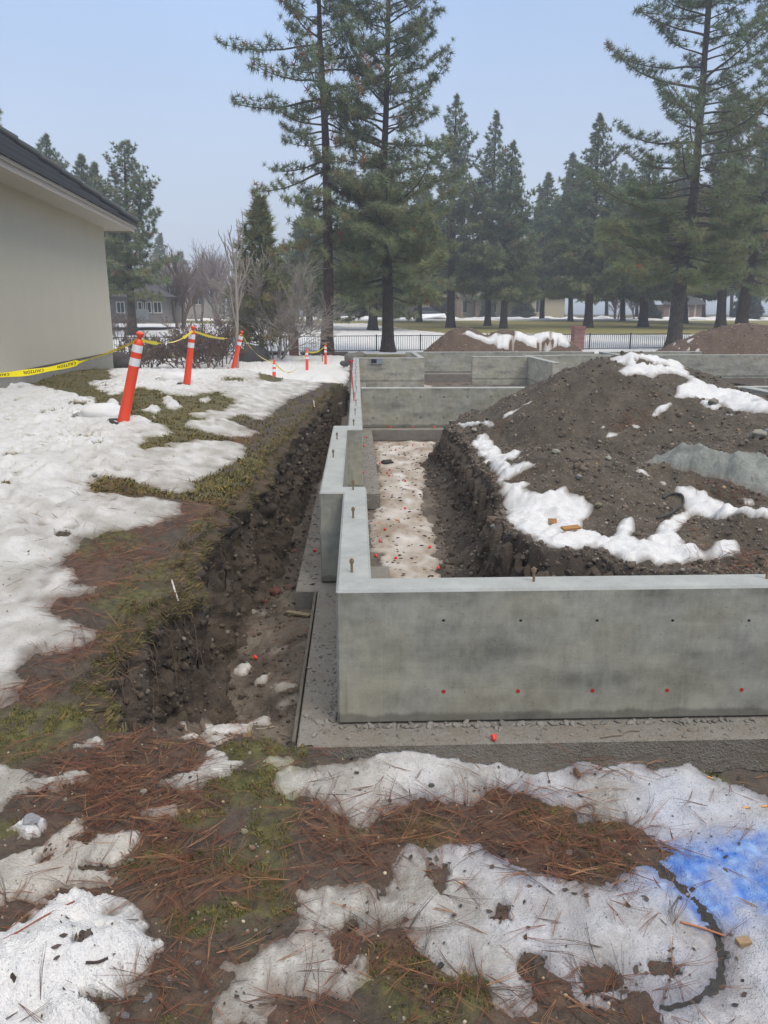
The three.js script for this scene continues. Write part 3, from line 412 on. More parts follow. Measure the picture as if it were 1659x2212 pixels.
  const four = (a, k) => [a[k], a[k + 1], a[k + nc], a[k + nc + 1]];
  const reg = (k) => max(G[k], G[k + 1], G[k + nc], G[k + nc + 1]);
  for (const [r, name] of [[0, 'ground'], [1, 'soil_mound'], [2, 'soil_heap'], [3, 'soil_heap']]) struct(name, build((k) => reg(k) === r, (k) => Y[k], C, 0.85), M.ground);
  const kindOf = (k) => { let b = -9, s = 0; for (const q of [k, k + 1, k + nc, k + nc + 1]) if (T[q] > b) { b = T[q]; s = SK[q]; } return b > -0.003 ? s : 0; };
  KINDS.forEach((name, n) => { if (!n) return; const g = build((k) => kindOf(k) === n, (k) => Y[k] + max(T[k], -0.03), SC, 0.62); if (!g) return; if (name === 'spill') solo('concrete_spill', largestPiece(g), M.ground, 'crust of grey concrete slurry dumped on the right flank of the soil mound', 'concrete waste'); else struct(name === 'field' ? 'snow_field' : 'snow', g, M.snow); });
}
// the cut faces themselves: crumbly strips that follow the edges
const lipSpots = [], faceSpots = [];
function cutBank(pts, S, sign, reach, seed) {
  const P0 = []; for (let i = 0; i < pts.length - 1; i++) { const [ax, ad] = pts[i], [bx, bd] = pts[i + 1], L = hypot(bx - ax, bd - ad), n = max(1, Math.round(L / clamp(0.006 * (ad + bd) / 2 + 0.008, 0.02, 0.07))); for (let k = 0; k < n; k++) P0.push([mix(ax, bx, k / n), mix(ad, bd, k / n)]); }
  const lip = P0.map(([x, d]) => { const e = 0.04; let gx = pit === S ? 0 : 0, q = (S(x + e, d) - S(x - e, d)), w = (S(x, d + e) - S(x, d - e)); const l = hypot(q, w) || 1; let nx = q / l, nd = w / l, t = 0; for (let k = 0; k < 6; k++) t -= clamp(S(x + nx * t, d + nd * t) - 0.01, -0.08, 0.08); return [x + nx * t, d + nd * t, nx * sign, nd * sign]; });
  for (let pass = 0; pass < 4; pass++) for (let i = 1; i < lip.length - 1; i++) for (const c of [2, 3]) lip[i][c] = (lip[i - 1][c] + 2 * lip[i][c] + lip[i + 1][c]) / 4;
  const nv = 40, p = [], c = [], u = [], ix = []; let run = 0;
  lip.forEach(([x, d, nx, nd], i) => {
    const l = hypot(nx, nd) || 1; nx /= l; nd /= l; if (i) run += hypot(x - lip[i - 1][0], d - lip[i - 1][1]); const yt = ground(x - nx * 0.06, d - nd * 0.06) - 0.022, yb = ground(x + nx * reach, d + nd * reach) - 0.03, over = 0.03 + 0.05 * max(0, n2(run * 1.7, seed));
    for (let k = 0; k <= nv; k++) {
      const rc = sign > 0 && d < 4.8 ? mix(0.15, reach, ss(3.9, 4.8, d)) : reach, v = k / nv, y = mix(yt, yb, v), q = ss(0, 0.06, v); let o = -0.05 + (sign > 0 ? 0.075 : 0.06) * ss(0, 0.05, v) + (sign > 0 ? over : 0) * (1 - ss(0.05, 0.3, v)) * q + 0.12 * v + (rc - 0.17) * pow(max(0, (v - 0.55) / 0.45), 1.7);
      o += q * (0.075 * n3(x * 3.2, y * 3.6 + seed, d * 3.2) + 0.055 * n3(x * 8, y * 9, d * 8 + seed) + 0.032 * n3(x * 19, y * 20, d * 19) + 0.014 * n3(x * 44, y * 44, d * 44)) * (1 - 0.6 * ss(0.85, 1, v)) * (sign > 0 ? 1 : ss(0, 0.3, v));
      if (sign > 0 && k > 0 && k < 5) lipSpots.push([x + nx * o, y, d + nd * o, nx, nd]);
      if (k > 6 && k < nv - 1) faceSpots.push([x + nx * o, y, d + nd * o]);
      p.push(x + nx * o, y + q * 0.012 * n3(x * 30, y * 30 + 5, d * 30), -(d + nd * o)); u.push(run / 0.85, y / 0.85);
      const a = n3(x * 4, y * 9, d * 4) , b = n3(x * 17, y * 17, d * 17), turf = 1 - ss(0.04, 0.13 + 0.06 * b, v); let col = mix3([0.047, 0.034, 0.025], [0.115, 0.088, 0.066], clamp(0.48 + a * 0.6 + b * 0.45)); col = mix3(col, [0.135, 0.108, 0.084], 0.6 * ss(0.72, 1, v) * clamp(0.6 + b)); if (sign > 0) col = mix3(col, mix3([0.05, 0.042, 0.018], [0.10, 0.06, 0.034], clamp(0.5 + b)), turf * 0.85); c.push(...col);
    }
  });
  const w = nv + 1; for (let i = 0; i < lip.length - 1; i++) for (let k = 0; k < nv; k++) { const a = i * w + k, b = a + w; sign > 0 ? ix.push(a, a + 1, b, b, a + 1, b + 1) : ix.push(a, b, a + 1, b, b + 1, a + 1); }
  const g = new THREE.BufferGeometry(); g.setAttribute('position', new THREE.Float32BufferAttribute(p, 3)); g.setAttribute('color', new THREE.Float32BufferAttribute(c, 3)); g.setAttribute('uv', new THREE.Float32BufferAttribute(u, 2)); g.setIndex(ix); g.computeVertexNormals(); return g;
}
const bankM = new THREE.MeshStandardMaterial({ vertexColors: true, map: soilMap, bumpMap: soilBump, bumpScale: 0.018, roughness: 0.9, side: THREE.DoubleSide });
struct('cut_bank', cutBank(pit.q.slice(2, 21), pitS, 1, 0.3, 3), bankM); struct('cut_bank', cutBank(plat.q.slice(0, 15), platS, -1, 0.42, 9), bankM);
// ground out to the horizon
{
  const mb = new MB(), far = [146, 180, 220, 300, 420], xs = []; for (let x = -420; x <= 420; x += 60) xs.push(x);
  const idx = far.map((d) => xs.map((x) => mb.v(x, prof(d) - 0.02, -d, 0, 1, 0, x / 4, d / 4, [0.11, 0.10, 0.055])));
  for (let j = 0; j < far.length - 1; j++) for (let i = 0; i < xs.length - 1; i++) mb.i.push(idx[j][i], idx[j][i + 1], idx[j + 1][i + 1], idx[j][i], idx[j + 1][i + 1], idx[j + 1][i]);
  for (const s of [-1, 1]) { // sides beyond the graded grid
    const ds = [0.2, 6, 12, 18, 25, 31, 43, 55, 72, 90, 105, 130, 146.2], inner = (d) => s < 0 ? -1.38 * (d + 0.4) : 1.97 * (d + 0.4), k = ds.map((d) => [inner(d), s * 30 + inner(d), s * 520].map((x) => mb.v(x, prof(d) + (s < 0 && d < 30 ? 0.25 : 0) - 0.03, -d, 0, 1, 0, x / 4, d / 4, [0.12, 0.1, 0.06])));
    for (let j = 0; j < ds.length - 1; j++) for (let i = 0; i < 2; i++) mb.i.push(...(s > 0 ? [k[j][i], k[j][i + 1], k[j + 1][i + 1], k[j][i], k[j + 1][i + 1], k[j + 1][i]] : [k[j][i + 1], k[j][i], k[j + 1][i], k[j][i + 1], k[j + 1][i], k[j + 1][i + 1]]));
  }
  const near = [[-420, 30], [420, 30], [420, -0.2], [-420, -0.2]].map(([x, z]) => mb.v(x, -0.03, z, 0, 1, 0, x / 4, z / 4, [0.12, 0.1, 0.06])); mb.i.push(near[0], near[1], near[2], near[0], near[2], near[3]);
  struct('ground', mb.geo(), M.ground);
}

// ------------------------------------------------------------------ concrete
const TOP = 0.12, BASE = -0.70, FOOT = -0.925;
const concH = tileSum(1024, [[4, 0.35], [9, 0.35], [24, 0.25], [70, 0.15], [220, 0.14], [420, 0.12]], 71);
// the colour of a wall face: u runs along the wall (4 m a tile), v from the footing up (1 m)
const wallMap = (() => {
  const w = 2048, h = 512, big = tileSum(1024, [[5, 0.5], [11, 0.4], [27, 0.3]], 91), r = rngOf(4), spk = new Float32Array(w * h), str = new Float32Array(w * h), eff = new Float32Array(w * h);
  for (let k = 0; k < 900; k++) { const x = floor(r() * w), y = floor(r() * h * 0.95), s = r() < 0.08 ? 3 : r() < 0.35 ? 2 : 1; for (let j = 0; j < s; j++) for (let i = 0; i < s; i++) spk[((y + j) % h) * w + (x + i) % w] = 1; }
  for (let k = 0; k < 260; k++) { const x = floor(r() * w), y = floor((0.18 + r() * 0.5) * h), L = 20 + r() * 160, a = (r() - 0.5) * 0.09; if (n2(x / 200, y / 60 + 7) < 0.02) continue; for (let i = 0; i < L; i++) str[(y + floor(2 * n2(i / 30, k))) * w + (x + i) % w] += a * sin(i / L * PI); }
  for (let k = 0; k < 70; k++) { let x = (0.03 + 0.16 * r()) * w, y = (0.52 + 0.2 * r()) * h, a = r() * 6; for (let i = 0; i < 26; i++) { a += (r() - 0.5) * 0.9; x += cos(a) * 1.3; y += sin(a) * 1.1; const q = (floor(y) % h) * w + floor(x + w) % w; eff[q] = max(eff[q], 0.10 * r()); } }
  return tex([w, h], (i) => {
    const x = i % w, y = floor(i / w), v = y / h, t = ((floor(y * 2) % 1024) * 1024) + floor(x / 2), t2 = ((floor(y * 1.0) % 1024) * 1024) + (x % 1024);
    let b = 0.318 + concH[t2] * 0.2 + big[t] * 0.16 + 0.035 * n2(x / 34 + 8, y / 46) + 0.02 * n2(x / 12, y / 40) + 0.018 * n2(x / 7, y / 110) * ss(-0.1, 0.5, n2(x / 90, 3)) + 0.45 * str[i] + n2(x / 7, y / 7) * 0.01;
    const hs = n2(x / 160 + 3, y / 90) * 0.5 + n2(x / 60, y / 50) * 0.25; b -= 0.13 * max(0, hs);
    b -= 0.06 * ss(0.70, 0.8, v) * (0.5 + n2(x / 120, 5)); const eb = n2(x / 26 + 40, y / 26) + 0.5 * n2(x / 9, y / 9); b += eff[i] + 0.05 * max(0, eb - 0.55);
    let damp = 1 - ss(0.045, 0.075, v + 0.018 * n2(x / 70, 1) + 0.006 * n2(x / 13, 3)); if (x < 30) damp = max(damp, (1 - ss(0, 24, hypot(max(0, 34 - x), max(0, y - 60) * 0.15) + 4)) * 0.9);
    b *= 1 - 0.42 * damp; if (spk[i]) b *= 0.4;
    const g = clamp(0.5 + n2(x / 220 + 9, y / 130) * 0.9);
    return mix3([b * 1.02, b * 1.01, b * 0.88], [b * 1.04, b, b * 0.79], g);
  }, true);
})();
const wallBump = tex([1024, 256], (i) => { const x = i % 1024, y = floor(i / 1024), v = clamp(0.5 + 0.35 * concH[(y * 4) * 1024 + x] + 0.05 * n2(x / 40, y / 4)); return [v, v, v]; });
const topMap = tex(1024, (i) => { const b = clamp(0.335 + concH[i] * 0.17, 0.2, 0.7); return [b * 0.975, b, b * 0.95]; }, true);
const mudMap = tex(1024, (i) => { const s = clamp(0.5 + concH[i] * 1.6), b = 0.25 + soilH[i] * 0.07; return mix3([b * 1.0, b * 0.96, b * 0.88], [0.195, 0.17, 0.14], s); }, true);
Object.assign(M, {
  wall: new THREE.MeshStandardMaterial({ map: wallMap, bumpMap: wallBump, bumpScale: 0.004, roughness: 0.82 }),
  wallTop: new THREE.MeshStandardMaterial({ map: topMap, bumpMap: iceBump, bumpScale: 0.0025, roughness: 0.85 }),
  footing: new THREE.MeshStandardMaterial({ map: mudMap, bumpMap: soilBump, bumpScale: 0.02, roughness: 0.9 }),
  rust: mat([0.24, 0.16, 0.10], 0.65, { metalness: 0.2 }), zinc: mat([0.36, 0.33, 0.28], 0.6, { metalness: 0.2 }), red: mat([0.5, 0.04, 0.03], 0.6), dark: mat([0.02, 0.02, 0.02], 0.9),
});
// plan outline -> bevelled slab; sides get uv along the wall, tops their own material
function slab(plan, y0, y1, bevel = 0.014, cuts = [], su = 4) {
  const s = new THREE.Shape(); plan.forEach(([x, d], i) => i ? s.lineTo(x, d) : s.moveTo(x, d));
  let g = new THREE.ExtrudeGeometry(s, { depth: y1 - y0 - 2 * bevel, bevelEnabled: bevel > 0, bevelThickness: bevel, bevelSize: bevel, bevelOffset: -bevel, bevelSegments: 1 });
  g.rotateX(-PI / 2); g.translate(0, y0 + bevel, 0); g = g.index ? g.toNonIndexed() : g;
  if (cuts.length) {
    const ev = new Evaluator(); ev.useGroups = false; ev.attributes = ['position', 'normal', 'uv'];
    let b = new Brush(g); b.updateMatrixWorld();
    b = ev.evaluate(b, new Brush(mergeGeometries(cuts)), SUBTRACTION); g = b.geometry; g = g.index ? g.toNonIndexed() : g;
  }
  const p = g.attributes.position.array, n = p.length / 9, side = [], top = [];
  const A = V(), B = V(), C = V(), N = V();
  for (let k = 0; k < n; k++) { A.fromArray(p, k * 9); B.fromArray(p, k * 9 + 3); C.fromArray(p, k * 9 + 6); N.subVectors(B, A).cross(V().subVectors(C, A)); if (N.length() < 1e-12) continue; N.normalize(); (N.y > 0.5 ? top : side).push([A.clone(), B.clone(), C.clone(), N.clone()]); }
  const P_ = [], NN = [], U = [];
  for (const [list, isTop] of [[side, 0], [top, 1]]) for (const [a, b, c, m] of list) for (const q of [a, b, c]) { P_.push(q.x, q.y, q.z); NN.push(m.x, m.y, m.z); if (isTop) U.push(q.x / 1.3, q.z / 1.3); else U.push(abs(m.z) > abs(m.x) ? (q.x + 0.13) / su : (0.6 - q.z) / su, q.y - BASE); }
  const o = new THREE.BufferGeometry(); o.setAttribute('position', new THREE.Float32BufferAttribute(P_, 3)); o.setAttribute('normal', new THREE.Float32BufferAttribute(NN, 3)); o.setAttribute('uv', new THREE.Float32BufferAttribute(U, 2));
  o.addGroup(0, side.length * 3, 0); o.addGroup(side.length * 3, top.length * 3, 1); return o;
}
const chamfer = (plan, c = 0.012) => plan.flatMap((p, i) => { const a = plan[(i + plan.length - 1) % plan.length], b = plan[(i + 1) % plan.length], la = hypot(a[0] - p[0], a[1] - p[1]), lb = hypot(b[0] - p[0], b[1] - p[1]), cr = (p[0] - a[0]) * (b[1] - p[1]) - (p[1] - a[1]) * (b[0] - p[0]); return cr > 0 ? [[p[0] + (a[0] - p[0]) / la * c, p[1] + (a[1] - p[1]) / la * c], [p[0] + (b[0] - p[0]) / lb * c, p[1] + (b[1] - p[1]) / lb * c]] : [p]; });
const holeAt = (x, y, z, len = 0.06, r = 0.0095) => { const c = new THREE.CylinderGeometry(r, r, len, 14); c.rotateX(PI / 2); c.translate(x, y, z); return c; };
const foundation = thing('concrete_foundation', 'new grey concrete house foundation with stepped stem walls, bolts and wide footings', 'foundation');
{
  const L = -0.128, Rr = 0.072, BL = -0.333, BR = -0.135, F = 4.01, Z1 = 6.44, Z2 = 6.66, Z3 = 10.16, Z4 = 10.5, C0 = 16.0, C1 = 16.22, E = 28.8;
  const cuts = []; const tie = [], redTie = [];
  for (const px of [958, 1125, 1290, 1453, 1618]) { const [x, y] = [px, 1341], r = ray(x, y), t = F / -r.z; tie.push([r.x * t, EYE + r.y * t]); cuts.push(holeAt(r.x * t, EYE + r.y * t, -F)); }
  for (const px of [958, 1119, 1280, 1441, 1602]) { const r = ray(px, 1494 - (px - 958) * 0.006), t = F / -r.z; redTie.push([r.x * t, EYE + r.y * t]); cuts.push(holeAt(r.x * t, EYE + r.y * t, -F, 0.024, 0.0115)); }
  for (let k = 4; k < 9; k++) { cuts.push(holeAt(tie[4][0] + (k - 3) * 0.42, tie[4][1], -F)); }
  // front wall with the left leg: one pour
  part('stem_wall', slab(chamfer([[L, F], [9, F], [9, F + 0.21], [Rr, F + 0.21], [Rr, Z2], [BR, Z2], [BR, Z3], [Rr - 0.004, Z3], [Rr - 0.004, 27.2], [L, 27.2], [L, Z4], [BL, Z4], [BL, Z1], [L, Z1]]), BASE, TOP, 0.014, cuts), [M.wall, M.wallTop], foundation);
  // cross wall, back walls
  const far = [];
  for (let x = 0.33; x < 8; x += 0.49) for (const y of [-0.07, -0.5]) far.push(holeAt(x, y, -C0, 0.08, 0.016));
  part('cross_wall', slab(chamfer([[Rr + 0.004, C0], [9, C0], [9, C1], [Rr + 0.004, C1]]), BASE, TOP, 0.012, far), [M.wall, M.wallTop], foundation);
  const wallAB = (a, b, w = 0.22, top = TOP, base = BASE - 0.2) => { const dx = b[0] - a[0], dd = b[1] - a[1], l = hypot(dx, dd), nx = -dd / l * w, nd = dx / l * w; part('back_wall', slab([[a[0], a[1]], [b[0], b[1]], [b[0] + nx, b[1] + nd], [a[0] + nx, a[1] + nd]], base, top, 0.012), [M.wall, M.wallTop], foundation); };
  wallAB([-0.13, 27.22], [2.16, 27.22]); wallAB([2.162, 27.3], [2.162, 31.2], -0.2); wallAB([1.965, 31.42], [9.6, 31.42]); wallAB([4.15, 28.0], [6.15, 28.0]); wallAB([6.155, 24.4], [6.155, 29], -0.22); wallAB([6.16, 28.62], [7.5, 28.62]);
  wallAB([9.8, 29.0], [9.8, 31.4], -0.22); wallAB([7.5, 28.84], [22, 28.84]); wallAB([9.85, 31.42], [14, 31.42]);
  wallAB([8.05, 12.6], [8.05, 15.99], -0.22);
  // footings
  const footing = (plan, y1 = BASE - 0.004, y0 = FOOT) => part('footing', slab(plan, y0, y1, 0.008, [], 1), [M.footing, M.footing], foundation);
  footing([[-0.352, 3.79], [9, 3.79], [9, 4.44], [0.285, 4.44], [0.285, 6.9], [0.1, 6.9], [0.1, 9.93], [0.29, 9.93], [0.29, 15.7], [9, 15.7], [9, 16.5], [0.29, 16.5], [0.29, 27.1], [-0.352, 27.1], [-0.352, 10.72], [-0.545, 10.72], [-0.545, 6.24], [-0.352, 6.24]]);
  footing([[-0.62, 18.2], [-0.357, 18.2], [-0.357, 20.4], [-0.62, 20.4]], BASE + 0.25); footing([[2.2, 30.95], [9.5, 30.95], [9.5, 31.4], [2.2, 31.4]], BASE - 0.02, -1.1);
  // tie ends: red plastic rings in the lower row
  const ring = new THREE.TorusGeometry(0.0105, 0.0028, 6, 16), bar = new THREE.BoxGeometry(0.019, 0.0032, 0.004), disc = new THREE.CylinderGeometry(0.0035, 0.0035, 0.006, 8).rotateX(PI / 2);
  const tieGeo = mergeGeometries([ring, bar, bar.clone().rotateZ(PI / 3), bar.clone().rotateZ(-PI / 3), disc].map((g) => g.toNonIndexed()));
  for (const [x, y] of redTie) { const m = part('tie_end', tieGeo, M.red, foundation); m.position.set(x, y, -F - 0.001); m.userData.label = 'red plastic wall tie end'; }
  // patch of aggregate left by a pulled tie
  // anchor bolts: threaded stud, nut and washer
  const boltAt = (x, d, h = 0.085, m = M.rust, lean = 0) => {
    const b = new MB(); b.tube([V(0, -0.02, 0), V(0, h * 0.72, 0)], 0.0078, 8, null, true); const g = part('anchor_bolt', b.geo(), m, foundation); g.position.set(x, TOP, -d); g.rotation.z = lean;
    const n = new THREE.CylinderGeometry(0.0155, 0.0155, 0.02, 6); n.translate(0, h * 0.8, 0); const t = new THREE.CylinderGeometry(0.0072, 0.0072, h * 0.35, 8); t.translate(0, h * 0.83, 0); part('nut', mergeGeometries([n, t]), m, g); return g;
  };
  for (const [px, py] of [[760, 1236], [763, 1119], [763, 1058]]) { const q = onPlane(px, py, TOP); boltAt(q[0], q[1], 0.085, M.rust, (px % 3 - 1) * 0.02); }
  for (const [px, py] of [[728, 949], [720, 988], [764, 919]]) { const q = onPlane(px, py, TOP); boltAt(q[0], q[1], 0.085, M.rust); }
  for (let d = 11.6; d < 27; d += 1.22) boltAt(-0.03 + 0.012 * sin(d * 3), d, 0.11, M.zinc);
  for (const [px, py] of [[1153, 1256]]) { const q = onPlane(px, py, TOP); boltAt(q[0], q[1], 0.085, M.rust, 0.03); }
  { const q = onPlane(1656, 1250, TOP); boltAt(q[0], q[1], 0.085, M.rust); }
  for (const x of [1.2, 2.8, 4.2, 8.6]) boltAt(x, 16.1, 0.14, M.zinc); for (const x of [0.7, 1.6, 3.4, 7.7, 11, 13.5]) boltAt(x, x > 7 ? 28.95 : x > 3 ? 28.1 : 27.3, 0.15, M.zinc);
  // crawl-space vent in the back wall
  const va = atD(800, 774, 27.2), vb = atD(827, 786, 27.2), vent = new MB(); const fw = 0.025;
  vent.box(va.x, vb.x, va.y - fw, va.y, -27.2, -27.17).box(va.x, vb.x, vb.y, vb.y + fw, -27.2, -27.17).box(va.x, va.x + fw, vb.y + fw, va.y - fw, -27.2, -27.17).box(vb.x - fw, vb.x, vb.y + fw, va.y - fw, -27.2, -27.17);
  const vg = part('vent', vent.geo(), mat([0.25, 0.26, 0.27], 0.5), foundation), sl = new MB(), mid = (va.x + vb.x) / 2; sl.box(va.x + fw, mid, vb.y + fw, va.y - fw, -27.19, -27.18); part('vent_opening', sl.geo(), M.dark, vg); const s2 = new MB(); s2.box(mid, vb.x - fw, vb.y + fw, va.y - fw, -27.19, -27.176); part('vent_shutter', s2.geo(), mat([0.2, 0.24, 0.32], 0.5), vg);
}
// mortar crumbs on the footing and along the foot of the wall
{
  const r = rngOf(31), list = [], cl = []; const q = new THREE.Quaternion();
  const put = (x, y, d, s) => { list.push(new THREE.Matrix4().compose(V(x, y, -d), q.setFromEuler(new THREE.Euler(r() * 0.5, r() * 6, r() * 0.5)).clone(), V(s * (0.7 + r() * 1.2), s * 0.5, s * (0.6 + r() * 0.6)))); const b = 0.15 + r() * 0.11; cl.push(new THREE.Color().setRGB(b, b * 0.94, b * 0.84)); };
  for (let k = 0; k < 90; k++) put(-0.14 - 0.2 * pow(r(), 0.8), BASE, 3.9 + r() * r() * 6, 0.006 + 0.012 * r() * r());
  for (let k = 0; k < 90; k++) { const x = -0.2 + r() * 2.6; put(x, BASE, F0(r), 0.005 + 0.012 * r() * r()); }
  for (let k = 0; k < 130; k++) put(-0.12 + r() * 2.5, BASE + 0.002, 3.99 - r() * 0.025, 0.008 + 0.012 * r());
  for (let k = 0; k < 220; k++) put(-0.14 - r() * 0.02, BASE + 0.002, 4 + r() * 2.2, 0.008 + 0.012 * r());
  for (let k = 0; k < 120; k++) put(-0.54 + r() * 0.19, BASE, 6.3 + r() * 4, 0.008 + 0.016 * r() * r());
  for (let k = 0; k < 100; k++) put(0.1 + r() * 0.19, BASE, 6.8 + r() * 8, 0.008 + 0.016 * r() * r());
  copies('mortar_crumbs', lump(1, 2, 0.5, 1), mat([1, 1, 1], 0.95), list, scene, cl).userData.label = 'small crumbs of mortar and mud lying on the concrete footing';
}
function F0(r) { return 3.81 + r() * 0.19; }

// ------------------------------------------------------------------ neighbour's house on the left
{
  const h = thing('neighbour_house', 'beige stucco house with dark tiled hip roof at the left edge', 'house', [-6.42, 0, -21], 4.1 * PI / 180);
  const stH = tileSum(512, [[4, 0.3], [40, 0.3], [128, 0.5], [250, 0.5]], 301);
  const stucco = new THREE.MeshStandardMaterial({ map: tex(512, (i) => { const b = 1 + stH[i] * 0.10; return [0.475 * b, 0.44 * b, 0.35 * b]; }, true), bumpMap: tex(512, (i) => { const v = clamp(0.5 + stH[i] * 0.6); return [v, v, v]; }), bumpScale: 0.006, roughness: 0.95 });
  const b = new MB(); b.box(-7, 0, 0.70, 3.8, 0, 16); b.box(-7, 0, 0.64, 0.70, 0.012, 15.9); part('wall', b.geo(), stucco, h);
  const f = new MB(); f.box(-6.95, -0.035, -0.6, 0.69, 0.035, 15.9); part('foundation', f.geo(), new THREE.MeshStandardMaterial({ map: tex(512, (i) => { const x = i % 512, y = floor(i / 512), v = 0.25 + stH[i] * 0.05 + n2(x / 22, y / 160) * 0.05; return [v, v * 0.95, v * 0.82]; }, true), roughness: 0.9 }), h);
  const trim = mat([0.40, 0.36, 0.31], 0.7), OV = 0.62, OZ = -0.8, EY = 3.72;
  const so = new MB(); so.box(-7, OV - 0.03, EY, EY + 0.02, OZ + 0.03, 16); part('soffit', so.geo(), mat([0.42, 0.40, 0.35], 0.85), h);
  const fa = new MB(); fa.box(OV - 0.03, OV, EY - 0.03, EY + 0.13, OZ, 16); fa.box(-7, OV - 0.03, EY - 0.03, EY + 0.13, OZ, OZ + 0.03); fa.box(OV, OV + 0.03, EY + 0.07, EY + 0.13, OZ - 0.03, 16); part('fascia', fa.geo(), trim, h);
  const pitch = 35 * PI / 180, tc = Math.tan(pitch), roofM = mat([0.055, 0.055, 0.06], 0.55), roofM2 = mat([0.04, 0.041, 0.045], 0.6);
  const slate = new MB();
  for (let k = 0; k < 11; k++) { // each course of tiles overlaps the one below
    const s0 = k * 0.36, s1 = s0 + 0.42, lift = 0.045, y0 = EY + 0.15 + s0 * tc, y1 = EY + 0.15 + s1 * tc - lift * 0.4, x0 = OV + 0.06 - s0, x1 = OV + 0.06 - s1;
    const c = new MB(), a = V(x0, y0 + lift, 16), a2 = V(x0, y0 + lift, OZ - 0.06 + s0), b2 = V(x1, y1, OZ - 0.06 + s1), b1 = V(x1, y1, 16);
    c.quad(a, a2, b2, b1); c.quad(V(x0, y0 - 0.02, 16), V(x0, y0 - 0.02, OZ - 0.06 + s0), a2, a); part('roof_course', c.geo(), k % 2 ? roofM : roofM2, h);
    const e = new MB(); e.quad(V(x0, y0 + lift, OZ - 0.06 + s0), V(-7, y0 + lift, OZ - 0.06 + s0), V(-7, y1, OZ - 0.06 + s1), V(x1, y1, OZ - 0.06 + s1)); part('roof_course', e.geo(), roofM, h);
  }
  for (let k = 0; k < 11; k++) { // cap tiles along the hip
    const s0 = k * 0.36, s1 = s0 + 0.46, Y = (s) => EY + 0.20 + s * tc, t = new MB(); t.tube([V(OV + 0.05 - s0, Y(s0) + 0.05, OZ - 0.05 + s0), V(OV + 0.05 - s1, Y(s1) + 0.02, OZ - 0.05 + s1)], [0.11, 0.085], 8, null, true); part('hip_tile', t.geo(), mat([0.07, 0.075, 0.075], 0.6), h);
  }
}

